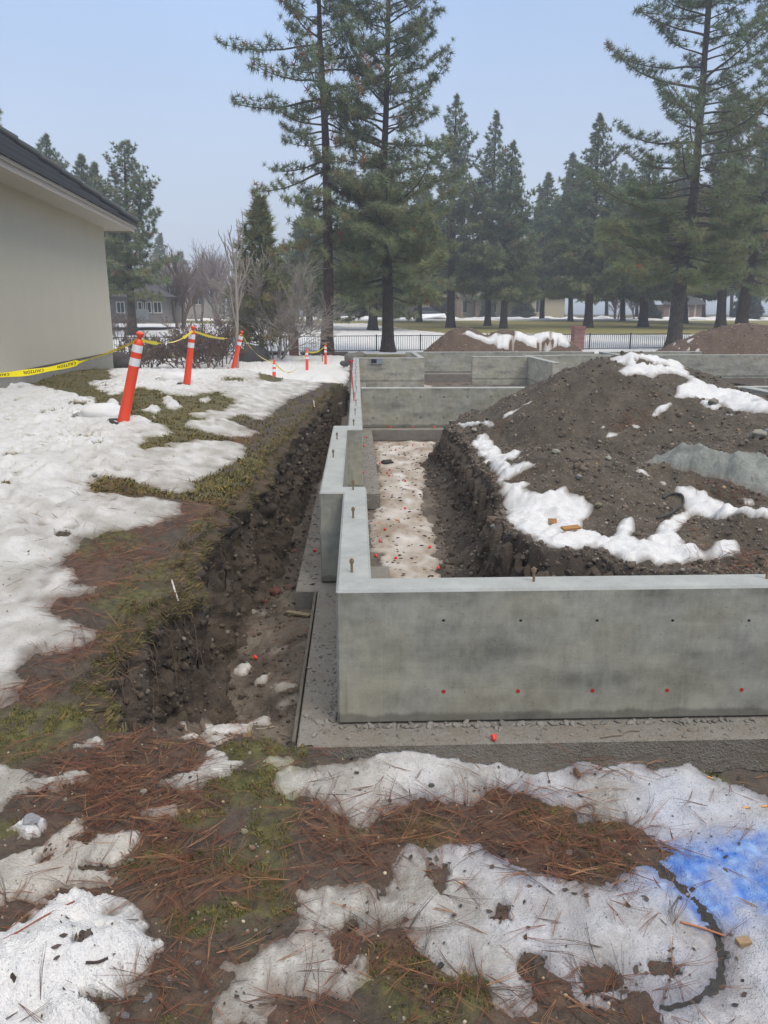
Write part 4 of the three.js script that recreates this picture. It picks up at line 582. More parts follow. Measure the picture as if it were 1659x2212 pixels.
// ------------------------------------------------------------------ delineator posts, sandbags, tape
const bandMat = mat([0.78, 0.78, 0.80], 0.35), orange = mat([0.82, 0.075, 0.03], 0.45), postTops = [];
{
  const body = (() => { const q = [[0.068, 0.0], [0.066, 0.02], [0.059, 0.3], [0.056, 0.9], [0.055, 0.94], [0.048, 0.968], [0.036, 0.984], [0.030, 0.99], [0.026, 1.0]]; return new THREE.LatheGeometry(q.map(([x, y]) => new THREE.Vector2(x, y)), 24); })();
  const cap = mergeGeometries([new THREE.LatheGeometry([[0, 1.0], [0.024, 1.0], [0.024, 1.02], [0.036, 1.03], [0.045, 1.05], [0.043, 1.066], [0.024, 1.076], [0, 1.078]].map(([x, y]) => new THREE.Vector2(x, y)), 20)]);
  const band = (y0, y1) => new THREE.LatheGeometry([[0.0578, y0], [0.0592, y0 + 0.003], [0.0582, y1 - 0.003], [0.0565, y1]].map(([x, y]) => new THREE.Vector2(x, y)), 24);
  const foot = new THREE.CylinderGeometry(0.16, 0.2, 0.06, 8), make = (label) => {
    const t = thing('delineator_post', label, 'traffic post', [0, 0, 0], 0, 'orange posts carrying the yellow tape');
    part('body', body, orange, t); part('reflective_band', band(0.845, 0.93), bandMat, t); part('reflective_band', band(0.69, 0.78), bandMat, t); part('handle', cap, orange, t); part('base', foot, mat([0.03, 0.03, 0.032], 0.9), t); return t;
  };
  const list = [[265, 917, 303, 720, 'nearest and tallest orange post with two white bands, leaning right'], [403, 833, 417, 706, 'second orange post, leaning slightly, a sandbag at its left foot'], [503, 800, 523, 716, 'third orange post, leaning strongly right in front of bare bushes'], [592, 824, 592.5, 778, 'short orange post sunk in snow where the tape dips lowest', 25.5], [663.5, 806, 662.5, 755, 'thin far orange post just left of the fence pine', 31.5], [703.5, 791, 703, 743, 'farthest orange post in front of the pine trunk', 35]];
  const proto = make(list[0][4]);
  list.forEach(([bx, by, tx, ty, label, dd], k) => {
    const o = k ? proto.clone() : proto; if (k) { o.name = numbered('delineator_post'); scene.add(o); tag(o, label, 'traffic post', 'orange posts carrying the yellow tape'); }
    const d = dd ?? hit(bx, by)[1], a = atD(bx, by, d), b = atD(tx, ty, d), up = V().subVectors(b, a), s = up.length() / 1.06; let base = a;
    if (dd) { base = a.clone().addScaledVector(up, (1.06 - 1.06) / 1.06); const full = 1.0; o.scale.setScalar(full); up.normalize(); base = b.clone().addScaledVector(up, -1.06); } else { o.scale.setScalar(s); up.normalize(); }
    o.position.copy(base); o.quaternion.setFromUnitVectors(V(0, 1, 0), up); postTops.push(base.clone().addScaledVector(up, dd ? 0.99 : 0.99 * s));
  });
  const bag = (px, py, sx, turn, label, c) => { const p = spot(px, py), g = lump(0.5, px, 0.22, 4, [1, 0.42, 0.72]), t = thing('sandbag', label, 'sandbag', [p.x, p.y + 0.06, p.z], turn, 'white sandbags holding down the orange posts'); t.scale.setScalar(sx); part('bag', g, mat(c, 0.75), t); const m = new MB(); m.m = new THREE.Matrix4(); for (let k = 0; k < 6; k++) { const a = k; m.tube([V(-0.44, 0.02, 0), V(-0.52, 0.05 + 0.02 * sin(a), 0.03 * cos(a * 2)), V(-0.62, 0.02 + 0.05 * sin(a * 3), 0.08 * cos(a))], [0.05, 0.018, 0.03], 5); } part('tied_neck', m.geo(), mat(c, 0.75), t); };
  bag(226, 903, 0.62, 0.2, 'white sandbag against the foot of the nearest orange post', [0.66, 0.66, 0.66]); bag(379, 824, 0.62, 0.1, 'white sandbag left of the second orange post', [0.68, 0.69, 0.7]); bag(489, 796, 0.6, 0.4, 'pale sandbag with red print beside the third orange post', [0.66, 0.62, 0.6]);
}
{
  const cv = document.createElement('canvas'); cv.width = 1024; cv.height = 64; const c = cv.getContext('2d'); c.fillStyle = '#f2dd10'; c.fillRect(0, 0, 1024, 64); c.fillStyle = '#15150f'; c.font = 'bold 46px sans-serif'; c.textAlign = 'center'; c.textBaseline = 'middle'; for (const x of [170, 512, 850]) c.fillText('CAUTION', x, 34);
  const t = new THREE.CanvasTexture(cv); t.colorSpace = THREE.SRGBColorSpace; t.wrapS = THREE.RepeatWrapping; t.wrapT = THREE.RepeatWrapping;
  const tapeM = new THREE.MeshStandardMaterial({ map: t, roughness: 0.4, side: THREE.DoubleSide }), plain = mat([0.78, 0.62, 0.03], 0.4, { side: THREE.DoubleSide });
  const tape = (a, b, sag, w, label, twist = [], printed, seed = 1) => {
    const mb = new MB(), n = 64, f = V().subVectors(b, a), L = f.length(); f.normalize(); const sd = V(-f.z, 0, f.x).normalize(); let pk = null;
    for (let k = 0; k <= n; k++) {
      const s = k / n, p = V().lerpVectors(a, b, s); p.y -= sag * 4 * s * (1 - s); let ang = 0.15 * sin(s * 9 + seed); for (const [at, amt] of twist) ang += amt * ss(at - 0.06, at + 0.06, s); const wd = w * (1 - 0.6 * (twist.some(([at]) => abs(at - s) < 0.05) ? 1 : 0)) * (0.86 + 0.14 * sin(s * 23 + seed));
      const up = V(0, cos(ang), 0).addScaledVector(sd, sin(ang)).multiplyScalar(wd / 2), nn = V(sd.x, 0, sd.z), i = mb.v(p.x + up.x, p.y + up.y, p.z + up.z, nn.x, nn.y, nn.z, -s * L / 1.18, 0), j = mb.v(p.x - up.x, p.y - up.y, p.z - up.z, nn.x, nn.y, nn.z, -s * L / 1.18, 1);
      if (pk) mb.i.push(pk[0], pk[1], i, pk[1], j, i); pk = [i, j];
    }
    const g = mb.geo(); g.computeVertexNormals(); return solo('caution_tape', g, printed ? tapeM : plain, label, 'barrier tape', 'yellow barrier tape strung between the orange posts');
  };
  const s0 = atD(-45, 812, 8.0); const T = postTops;
  tape(s0, T[0], 0.10, 0.066, 'yellow printed tape from the left edge past the house to the nearest post', [[0.62, 0.9]], true, 2);
  tape(T[0], T[1], 0.12, 0.05, 'thin twisted yellow tape between the nearest and second posts', [[0.3, 1.5], [0.7, 1.2]], false, 3); tape(T[1], T[2], 0.16, 0.06, 'yellow tape between the second and third posts', [[0.5, 1.4]], false, 4);
  tape(T[2], T[3], 0.25, 0.07, 'yellow tape hanging down from the third post to the short sunken post', [[0.4, 0.7]], false, 5); tape(T[3], T[4], 0.55, 0.06, 'slack yellow tape drooping between the short post and the thin far post', [[0.3, 0.7]], false, 6); tape(T[4], T[5], 0.15, 0.06, 'short yellow tape between the two farthest posts', [], false, 7);
}
// ------------------------------------------------------------------ fence, brick piers, low stone walls, boulders
{
  const A = [-14, 43], B = [20, 46.6], at = (s) => [mix(A[0], B[0], s), mix(A[1], B[1], s)], L = hypot(B[0] - A[0], B[1] - A[1]), black = mat([0.025, 0.027, 0.03], 0.5), turn = Math.atan2(B[1] - A[1], B[0] - A[0]);
  const f = thing('metal_fence', 'long black metal picket fence in front of the snow field', 'fence', [A[0], 0, -A[1]], turn); const y0 = (s) => mix(-0.44, -0.36, s), y1 = (s) => mix(0.36, 0.45, s);
  const rail = (dy) => { const m = new MB(); for (let k = 0; k < 14; k++) { const a = k / 14, b = (k + 1) / 14, ya = dy > 0 ? y1(a) : y0(a), yb = dy > 0 ? y1(b) : y0(b); m.tube([V(a * L, ya, 0), V(b * L, yb, 0)], 0.02, 4); } part('rail', m.geo(), black, f); }; rail(1); rail(-1);
  const n = 270, pg = new THREE.BoxGeometry(0.02, 0.8, 0.02); for (let k = 1; k < n; k++) { if (k % 20 === 0) continue; const s = k / n, m = part('picket', pg, black, f); m.position.set(s * L, (y0(s) + y1(s)) / 2, 0); }
  const post = new THREE.BoxGeometry(0.065, 1.12, 0.065); for (let k = 0; k <= n; k += 20) { const s = k / n, m = part('post', post, black, f); m.position.set(s * L, (y0(s) + y1(s)) / 2 - 0.08, 0); }
  const brickM = [[0.16, 0.075, 0.055], [0.20, 0.09, 0.065], [0.12, 0.065, 0.055]].map((c) => mat(c, 0.9)), mortar = mat([0.24, 0.22, 0.2], 0.95);
  const pier = (x, d, yb, h, w, label, cs) => {
    const t = thing('brick_pier', label, 'brick pier', [x, yb, -d], turn); const m = new MB(); m.box(-w / 2 + 0.012, w / 2 - 0.012, 0, h - 0.14, -w / 2 + 0.012, w / 2 - 0.012); part('core', m.geo(), mortar, t);
    const r = rngOf(9), hb = 0.085, g = [new THREE.BoxGeometry(w / 3 - 0.014, hb - 0.014, w), new THREE.BoxGeometry(w, hb - 0.014, w / 3 - 0.014)];
    for (let row = 0; row * hb < h - 0.2; row++) for (let k = 0; k < 3; k++) { const q = part('brick', g[row % 2 ? 1 : 0], cs[floor(r() * cs.length)], t); const o = (k - 1) * w / 3; q.position.set(row % 2 ? 0 : o, hb * (row + 0.5), row % 2 ? o : 0); }
    const c = new MB(); c.box(-w / 2 - 0.05, w / 2 + 0.05, h - 0.16, h - 0.09, -w / 2 - 0.05, w / 2 + 0.05).box(-w / 2 - 0.02, w / 2 + 0.02, h - 0.09, h, -w / 2 - 0.02, w / 2 + 0.02); part('cap', c.geo(), cs[0], t);
  };
  const p1 = atD(635.5, 779, 40.2); pier(p1.x, 40.2, -0.68, 1.43, 0.5, 'dark brick pier with a flared cap at the fence, left of the tall pine', brickM);
  const p2 = atD(1246, 757, 45.6); pier(p2.x, 45.6, -0.45, 1.37, 0.62, 'pinkish brick pier rising behind the snowy far soil heap', [[0.27, 0.13, 0.11], [0.33, 0.17, 0.14]].map((c) => mat(c, 0.9)));
  // dry-stone kerb under the fence
  const st = [[0.10, 0.085, 0.075], [0.14, 0.11, 0.10], [0.075, 0.068, 0.065]].map((c) => mat(c, 0.95)), sw = thing('stone_wall', 'low brown stacked stone wall beside the dark brick pier', 'stone wall', [p1.x, -0.78, -40.1]); const r = rngOf(12), sg = [0, 1, 2].map((k) => new RoundedBoxGeometry(0.34 + 0.1 * k, 0.12, 0.3, 1, 0.03));
  for (const side of [-1, 1]) for (let row = 0; row < 4; row++) { let x = 0.4; while (x < (side < 0 ? 1.7 : 2.6)) { const g = floor(r() * 3), m = part('stone', sg[g], st[floor(r() * 3)], sw); m.position.set(side * (x + 0.2), 0.06 + row * 0.13, (r() - 0.5) * 0.08); x += 0.36 + 0.1 * g; } }
  const kb = new MB(); kb.box(-0.6, 7, -0.75, -0.52, -41.4, -41.1); kb.box(-6, -4.6, -0.9, -0.4, -41.3, -41.0); solo('landscape_kerb', kb.geo(), mat([0.13, 0.115, 0.10], 0.95), 'long low dark kerb running under the fence behind the pine trunks', 'kerb');
  const boulder = (px, py, d, w, h, seed, c, label) => { const p = atD(px, py, d), g = lump(1, seed, 0.5, 3, [w, h, w * 0.7]); g.scale(1, 1, 1); const m = solo('boulder', g, new THREE.MeshStandardMaterial({ color: new THREE.Color().setRGB(...c), roughness: 0.95, bumpMap: soilBump, bumpScale: 0.05 }), label, 'boulder'); m.position.set(p.x, p.y + h * 0.45, p.z); };
  boulder(549, 796, 37, 0.75, 0.72, 3, [0.085, 0.078, 0.075], 'dark pointed boulder behind the tape beside the bare shrub'); boulder(770, 786, 33, 0.42, 0.36, 5, [0.2, 0.185, 0.16], 'small grey brown boulder at the left end of the far vented wall'); boulder(255, 796, 27, 0.75, 0.35, 8, [0.06, 0.055, 0.05], 'low dark boulder in the hedge behind the house corner'); boulder(745, 789, 34, 0.18, 0.14, 2, [0.12, 0.12, 0.125], 'tiny grey block in snow left of the far vented wall');
  // snow-free bed under the shrubs
  const st2 = new MB(); const a = atD(697, 790, 36), b = atD(697, 768, 36); st2.box(-0.03, 0.03, 0, b.y - a.y, -0.03, 0.03); const sk = solo('wooden_stake', st2.geo(), mat([0.3, 0.25, 0.15], 0.9), 'pale wooden stake in snow left of the farthest orange post', 'stake'); sk.position.copy(a);
  // red grade stake with flared head on the foundation wall
  const d = 13.6, pa = atD(765, 868, d), pb = atD(757.5, 778, d), rs = thing('grade_stake', 'thin red stake with a flared red head beside the foundation wall', 'stake', pa.toArray()); const dir = V().subVectors(pb, pa), q = new MB(); q.tube([V(), dir], 0.011, 7); part('shaft', q.geo(), mat([0.62, 0.07, 0.08], 0.6), rs); const hd = new MB(); hd.tube([dir.clone().multiplyScalar(0.93), dir.clone().multiplyScalar(0.975), dir], [0.014, 0.05, 0.052], 10, null, true); part('head', hd.geo(), mat([0.42, 0.06, 0.07], 0.7), rs);
}

// ------------------------------------------------------------------ trees
const barkTex = (() => { const o = tileSum(512, [[6, 0.4], [20, 0.4], [60, 0.3]], 501); return o; })();
const barkMap = tex(512, (i) => { const x = i % 512, y = floor(i / 512), f = n2(x / 14, y / 70) + 0.5 * n2(x / 6, y / 30), v = clamp(0.55 + f * 0.6 + barkTex[i] * 0.3, 0.15, 1); return [v, v * 0.97, v * 0.95]; }, true, [1.2, 0.5]);
const barkBump = tex(512, (i) => { const x = i % 512, y = floor(i / 512), f = n2(x / 14, y / 70) + 0.5 * n2(x / 6, y / 30), v = clamp(0.5 + f * 0.5); return [v, v, v]; }, false, [1.2, 0.5]);
const bark = (c) => new THREE.MeshStandardMaterial({ color: new THREE.Color().setRGB(...c), map: barkMap, bumpMap: barkBump, bumpScale: 0.06, roughness: 0.95 });
M.barkRed = bark([0.17, 0.10, 0.075]); M.barkDark = bark([0.115, 0.086, 0.07]); M.barkGrey = bark([0.18, 0.155, 0.13]); M.twig = mat([0.09, 0.075, 0.062], 0.95);
M.needle = new THREE.MeshStandardMaterial({ color: 0xffffff, roughness: 0.75, side: THREE.DoubleSide }); M.crown = new THREE.MeshPhysicalMaterial({ color: 0xffffff, roughness: 0.9, side: THREE.DoubleSide, transmission: 0.3, thickness: 0 }); M.needle.color.setRGB(1, 1, 1);
const tuft = (n, w, seed, spread = 1.25, curl = 0) => { // a burst of needles round a shoot that points up y, one unit long
  const r = rngOf(seed), mb = new MB();
  for (let k = 0; k < n; k++) { const a = r() * 6.283, e = 0.25 + spread * sqrt(r()), l = 0.75 + 0.35 * r(), s = r() * 0.35, d = V(sin(e) * cos(a), cos(e), sin(e) * sin(a)), o = V(0, -0.15 + s, 0), t = V(r() - 0.5, r() - 0.5, r() - 0.5).cross(d).normalize().multiplyScalar(w), tip = o.clone().addScaledVector(d, l); tip.y -= curl * l; mb.tri(o.clone().sub(t), o.clone().add(t), tip); }
  return mb.geo();
};
const TUFT = { near: tuft(34, 0.042, 1, 1.7), mid: tuft(24, 0.08, 2), far: tuft(16, 0.14, 3), young: tuft(26, 0.05, 4, 0.9) };
function pine(o) {
  const r = rngOf(o.seed), d = o.d, b = atD(o.base[0], o.base[1], d); const gyb = ground(b.x, d); b.y = min(b.y, gyb) - 0.05; const t = atD(o.top[0], o.top[1], d), H = t.y - b.y;
  const g = thing(o.name ?? 'pine_tree', o.label, 'pine tree', b.toArray()); const via = (o.via ?? []).map(([x, y]) => atD(x, y, d).sub(b)); const pts = [V(0, 0, 0), ...via, t.clone().sub(b)];
  const curve = new THREE.CatmullRomCurve3(pts.length > 2 ? pts : [pts[0], pts[0].clone().lerp(pts[1], 0.5).add(V((r() - 0.5) * 0.01 * H, 0, 0)), pts[1]]);
  const axis = (s) => curve.getPoint(clamp(s)), r0 = o.r, rad = (s) => r0 * (pow(1 - s, 0.8) * 0.94 + 0.03) * (1 + 0.55 * exp(-s * H / 0.55)), tb = new MB(), ns = o.fine ? 34 : 16, tp = [], tr = [];
  for (let k = 0; k <= ns; k++) { const s = pow(k / ns, 1.5); tp.push(axis(s)); tr.push(rad(s)); } tb.tube(tp, tr, o.fine ? 14 : 8);
  if (o.fine) { const p = tb.p; for (let k = 0; k < p.length; k += 3) { const q = 0.09 * r0 * n3(p[k] * 4, p[k + 1] * 0.8, p[k + 2] * 4); p[k] += tb.n[k] * q; p[k + 2] += tb.n[k + 2] * q; } }
  part('trunk', tb.geo(), o.bark ?? M.barkDark, g);
  const c0 = o.c0, nb = o.nb, mb = new MB(), list = [], cl = [], dl = [], q = new THREE.Quaternion(), Y = V(0, 1, 0), dead = o.dead ?? 0.02, ts = o.tuft, hue = o.hue ?? [0.15, 0.20, 0.10];
  const shape = o.shape ?? ((u) => pow(1 - u, 0.8) * min(1, 0.5 + u / 0.25));
  const addTuft = (p, dir, k = 1) => { const s = ts * k * (0.75 + 0.5 * r()) * (o.fine ? 1 : 1 - 0.35 * clamp((p.y / H - 0.5) * 2)), dd = dir.clone().lerp(V(r() - 0.5, 0.6 * r() + 0.1, r() - 0.5), 0.35).normalize(); q.setFromUnitVectors(Y, dd); const m = new THREE.Matrix4().compose(p, q, V(s, s, s)); if (r() < dead) dl.push(m); else { list.push(m); const v = 0.7 + 0.6 * r(), y = r(); const lo = 1 - clamp(p.y / H * 1.7); cl.push(new THREE.Color().setRGB(hue[0] * v * (0.9 + 0.5 * y * y + 0.55 * lo), hue[1] * v * (1 + 0.3 * lo), hue[2] * v)); } };
  for (let k = 0; k < nb; k++) {
    let u = (k + r()) / nb; u = o.bias ? pow(u, o.bias) : u; const s = mix(c0, 0.985, u), p0 = axis(s), az = k * 2.4 + r() * 1.6, gap = o.gap ? 0.55 + 0.9 * clamp(0.5 + n2(u * o.gap, az + o.seed)) : 1;
    let len = o.R * shape(u) * (0.65 + 0.5 * r()) * gap; if (o.side) len *= 1 + o.side * cos(az); if (len < 0.18) len = 0.18;
    const el = mix(o.el0 ?? -0.15, o.el1 ?? 0.85, pow(u, 1.3)) + (r() - 0.5) * 0.35, hd = V(cos(az), 0, sin(az)), bp = [p0], n = 5; let p = p0.clone(), e = el;
    for (let i = 1; i <= n; i++) { e += (i < 3 ? -0.06 : 0.16) + (r() - 0.5) * 0.16; p = p.clone().addScaledVector(hd, cos(e) * len / n).add(V(0, sin(e) * len / n, 0)); hd.applyAxisAngle(Y, (r() - 0.5) * 0.3); bp.push(p); }
    const br = min(rad(s) * 0.45, 0.012 + 0.014 * len); mb.tube(bp, bp.map((_, i) => max(br * (1 - i / (n + 1)), 0.008)), o.fine ? 5 : 3);
    const dirE = V().subVectors(bp[n], bp[n - 1]).normalize(); addTuft(bp[n], dirE, 1.1);
    const m = max(3, floor(len * (o.sub ?? 5)));
    for (let i = 0; i < m; i++) {
      const a = mix(o.bare ?? 0.28, 1, (i + r()) / m) * n, i0 = min(n - 1, floor(a)), at = bp[i0].clone().lerp(bp[i0 + 1], a - i0), along = V().subVectors(bp[i0 + 1], bp[i0]).normalize(), sd = V(-along.z, 0, along.x).normalize().multiplyScalar((i & 1 ? 1 : -1) * (0.6 + 0.5 * r())), dir = along.clone().multiplyScalar(0.7).add(sd).add(V(0, (r() - 0.25) * 0.9, 0)).normalize(), l = min(len * 0.42, (0.25 + 0.5 * r()) * (o.twig ?? 1)) * (1.25 - a / n * 0.5), tip = at.clone().addScaledVector(dir, l), md = at.clone().addScaledVector(dir, l * 0.5); md.y -= 0.06 * l; tip.y += 0.1 * l;
      if (o.fine || i % 2 === 0) mb.tube([at, md, tip], [0.012, 0.009, 0.006], 3); addTuft(tip, dir); if (l > ts * 0.9) addTuft(md, dir, 0.85); if (o.dense && r() < o.dense) addTuft(at.clone().lerp(tip, r()).add(V((r() - 0.5) * 0.4, (r() - 0.5) * 0.4, (r() - 0.5) * 0.4)), dir, 0.9);
    }
  }
  for (let k = 0; k < (o.stubs ?? 0); k++) { const s = mix(0.12, c0 + 0.1, r()), p0 = axis(s), az = r() * 6.28, l = 0.4 + r() * 1.3; mb.tube([p0, p0.clone().add(V(cos(az) * l * 0.6, -0.05, sin(az) * l * 0.6)), p0.clone().add(V(cos(az) * l, -0.25 * l * r(), sin(az) * l))], [0.03, 0.02, 0.008], 4); }
  part('branches', mb.geo(), M.twig, g); copies('crown', TUFT[o.kind ?? 'mid'], M.crown, list, g, cl);
  if (dl.length) copies('dead_needles', TUFT[o.kind ?? 'mid'], mat([0.30, 0.135, 0.06], 0.9, { side: THREE.DoubleSide }), dl, g);
  return g;
}
const conic = (u) => pow(1 - u, 0.9) * min(1, 0.7 + u * 1.1), open = (u) => (0.62 + 0.5 * sin(u * 2.6)) * pow(1 - u * 0.75, 0.6);
// tall pines at the fence
pine({ base: [706, 770], top: [690, -330], via: [[709, 560], [703, 300], [690, 40]], d: 42, r: 0.33, c0: 0.24, nb: 105, R: 3.3, tuft: 0.34, seed: 11, fine: 1, kind: 'near', shape: (u) => 0.5 + 0.42 * sin(min(1, u * 1.5) * PI * 0.75) , gap: 5, sub: 4.2, bare: 0.35, el0: -0.3, el1: 0.5, dead: 0.07, side: -0.18, stubs: 18, bark: M.barkRed, twig: 1.1, label: 'tall slender pine at the fence with reddish trunk, open crown and brown needle clumps' });
pine({ base: [838, 762], top: [842, -300], via: [[836, 560], [829, 430], [838, 100]], d: 43.5, r: 0.34, c0: 0.15, nb: 170, R: 4.3, tuft: 0.34, seed: 23, fine: 1, kind: 'near', shape: (u) => 0.62 + 0.38 * sin(min(1, u * 2) * PI * 0.6) - 0.62 * u * u, gap: 4, sub: 4.6, bare: 0.26, el0: -0.15, el1: 0.75, dead: 0.012, stubs: 8, twig: 1.2, dense: 0.1, label: 'tall full pine at the fence, just right of the slender reddish one' });
pine({ base: [1454, 748], top: [1560, -330], via: [[1476, 560], [1496, 440], [1527, 60]], d: 46, r: 0.44, c0: 0.19, nb: 150, R: 4.5, tuft: 0.34, seed: 37, fine: 1, kind: 'near', shape: (u) => 0.7 + 0.3 * sin(min(1, u * 1.6) * PI * 0.7) - 0.4 * u * u, gap: 4.5, sub: 4.2, bare: 0.3, el0: -0.2, el1: 0.6, dead: 0.01, stubs: 12, bark: M.barkGrey, twig: 1.2, side: -0.1, label: 'big pine leaning right with a thick grey trunk behind the soil heaps' });
pine({ base: [1598, 712], top: [1760, -200], via: [[1628, 540], [1662, 380]], d: 55, r: 0.48, c0: 0.22, nb: 130, R: 5.2, tuft: 0.34, seed: 41, fine: 1, kind: 'near', gap: 4, shape: (u) => 0.8 - 0.3 * u * u, sub: 4.6, el0: -0.3, dead: 0.02, label: 'dark leaning pine at the right edge of the picture' });
// pines on the brown verge
const mid = (base, top, d, R, seed, label, e = {}) => pine({ base, top, d, r: 0.34, c0: 0.18, nb: 135, R: R * 1.38, tuft: 0.45, seed, kind: 'mid', shape: conic, sub: 4.4, bare: 0.15, el0: -0.05, el1: 0.75, gap: 3, dead: 0.006, twig: 1.4, dense: 0.04, label, ...e });
mid([973, 710], [986, 200], 80, 4.1, 51, 'pointed pine on the verge right of the parked car', { r: 0.44 });
mid([1053, 704], [1073, 238], 86, 3.3, 52, 'slim tall pine, left of a close pair on the verge', {});
mid([1087, 716], [1109, 302], 77, 3.0, 53, 'slim pine with a straight dark trunk, right of the close pair', { r: 0.38 });
mid([1170, 697], [1186, 372], 104, 3.6, 54, 'hazy pine between the close pair and the tall pointed one', { kind: 'far', tuft: 0.6 });
mid([1232, 699], [1238, 330], 98, 4.2, 55, 'full pine just left of the tallest pointed pine', { kind: 'far', tuft: 0.58 });
mid([1270, 710], [1297, 242], 80, 4.3, 56, 'tallest pointed pine in the middle right of the verge', { r: 0.46 });
mid([1345, 699], [1350, 352], 100, 4.0, 57, 'pine with rounded top behind the verge right of the tallest one', { kind: 'far', tuft: 0.58 });
mid([1389, 707], [1404, 335], 82, 4.5, 58, 'dense pine on the verge left of the big leaning trunk', { r: 0.5, c0: 0.17 });
mid([1480, 700], [1478, 330], 92, 4.4, 59, 'pine hidden behind the big leaning trunk', { kind: 'far', tuft: 0.55 });
mid([1557, 704], [1585, 180], 76, 4.6, 60, 'pine with yellowish lower branches between the two leaning pines', { r: 0.5, dead: 0.045, hue: [0.18, 0.19, 0.09] });
mid([1668, 706], [1690, 150], 84, 5.2, 61, 'pine cut by the right edge behind the dark leaning pine', {});
mid([805, 700], [812, 330], 72, 5.0, 62, 'dense pine behind the two tall fence pines', { r: 0.42, c0: 0.12, dense: 0.6 });
mid([668, 690], [668, 440], 82, 4.0, 63, 'dark pine half hidden left of the slender reddish trunk', { dense: 0.5 });
mid([905, 690], [915, 400], 96, 4.6, 64, 'pine behind the parked car', { kind: 'far', tuft: 0.58 });
// left, behind the house
mid([285, 698], [268, 306], 64, 3.6, 65, 'tall pine rising above the house eave corner', { c0: 0.22, r: 0.36, dead: 0.02, gap: 5, nb: 110, tuft: 0.4, shape: (u) => 0.75 * pow(1 - u, 0.55) * min(1, 0.6 + u) });
mid([100, 690], [100, 290], 74, 3.3, 66, 'leftmost pine rising behind the dark roof', { tuft: 0.42, c0: 0.3, gap: 5 });
mid([176, 690], [176, 332], 78, 2.6, 67, 'small pine top above the roof, left of the pair', { tuft: 0.44, c0: 0.3 });
mid([206, 690], [204, 350], 80, 2.3, 68, 'small pine top above the roof, right of the pair', { tuft: 0.44, c0: 0.3 });
mid([-22, 690], [-22, 200], 60, 2.6, 69, 'pine just touching the left edge of the sky', { tuft: 0.4, c0: 0.35 });
pine({ base: [566, 782], top: [562, 434], d: 38.5, r: 0.13, c0: 0.1, nb: 80, R: 2.3, tuft: 0.42, seed: 71, fine: 1, kind: 'young', shape: (u) => pow(1 - u, 0.7) * min(1, 0.75 + u), sub: 5, bare: 0.25, el0: 0.35, el1: 1.25, dead: 0, twig: 0.8, hue: [0.21, 0.23, 0.10], label: 'young bushy pine with long needles behind the bare shrub' });
// spruces near the houses
const spruce = (base, top, d, R, seed, label) => pine({ name: 'spruce_tree', base, top, d, r: 0.14, c0: 0.03, nb: 110, R, tuft: 0.42, seed, kind: 'far', shape: (u) => 1 - u, sub: 5, bare: 0.1, el0: -0.1, el1: 0.3, dead: 0, twig: 0.6, hue: [0.055, 0.09, 0.08], label });
spruce([1131, 690], [1131, 628], 118, 1.9, 81, 'small blue green spruce in front of the beige house'); spruce([1052, 688], [1052, 640], 122, 1.2, 82, 'dark columnar evergreen at the beige house front'); spruce([1405, 692], [1405, 646], 112, 1.6, 83, 'small dark spruce in front of the brick house'); spruce([1615, 695], [1615, 600], 110, 2.6, 84, 'wide dark spruce behind the dark leaning pine');
// far wood that closes the view, each tree still its own
[[640, 560, 130], [735, 520, 135], [790, 430, 128], [870, 470, 132], [945, 520, 140], [1020, 520, 138], [1100, 500, 136], [1150, 470, 142], [1215, 440, 138], [1310, 430, 140], [1375, 420, 145], [1440, 400, 135], [1520, 400, 140], [1580, 420, 138], [1640, 380, 142], [340, 505, 150], [385, 545, 155]].forEach(([x, y, d], k) => mid([x, 690], [x + 6, y], d, k > 14 ? 2.8 : 4.6, 200 + k, ['hazy far pine left of the reddish trunk', 'hazy far pine right of the reddish trunk', 'hazy far pine between the two fence pines', 'far pine just right of the full fence pine', 'far pine behind the parked car bushes', 'far pine left of the close pair', 'far pine behind the close pair', 'far pine right of the close pair', 'far pine left of the tallest pointed pine', 'far pine right of the tallest pointed pine', 'far pine left of the dense verge pine', 'far pine behind the big leaning trunk', 'far pine right of the big leaning trunk', 'far pine behind the yellowish one', 'far pine at the right edge of the wood', 'faint grey pine in haze right of the house eave', 'second faint pine in haze over the bare trees'][k], { kind: 'far', tuft: 0.75, nb: 74, sub: 2.5, c0: 0.2, dense: 0.08, r: 0.35, twig: 1.9 }));

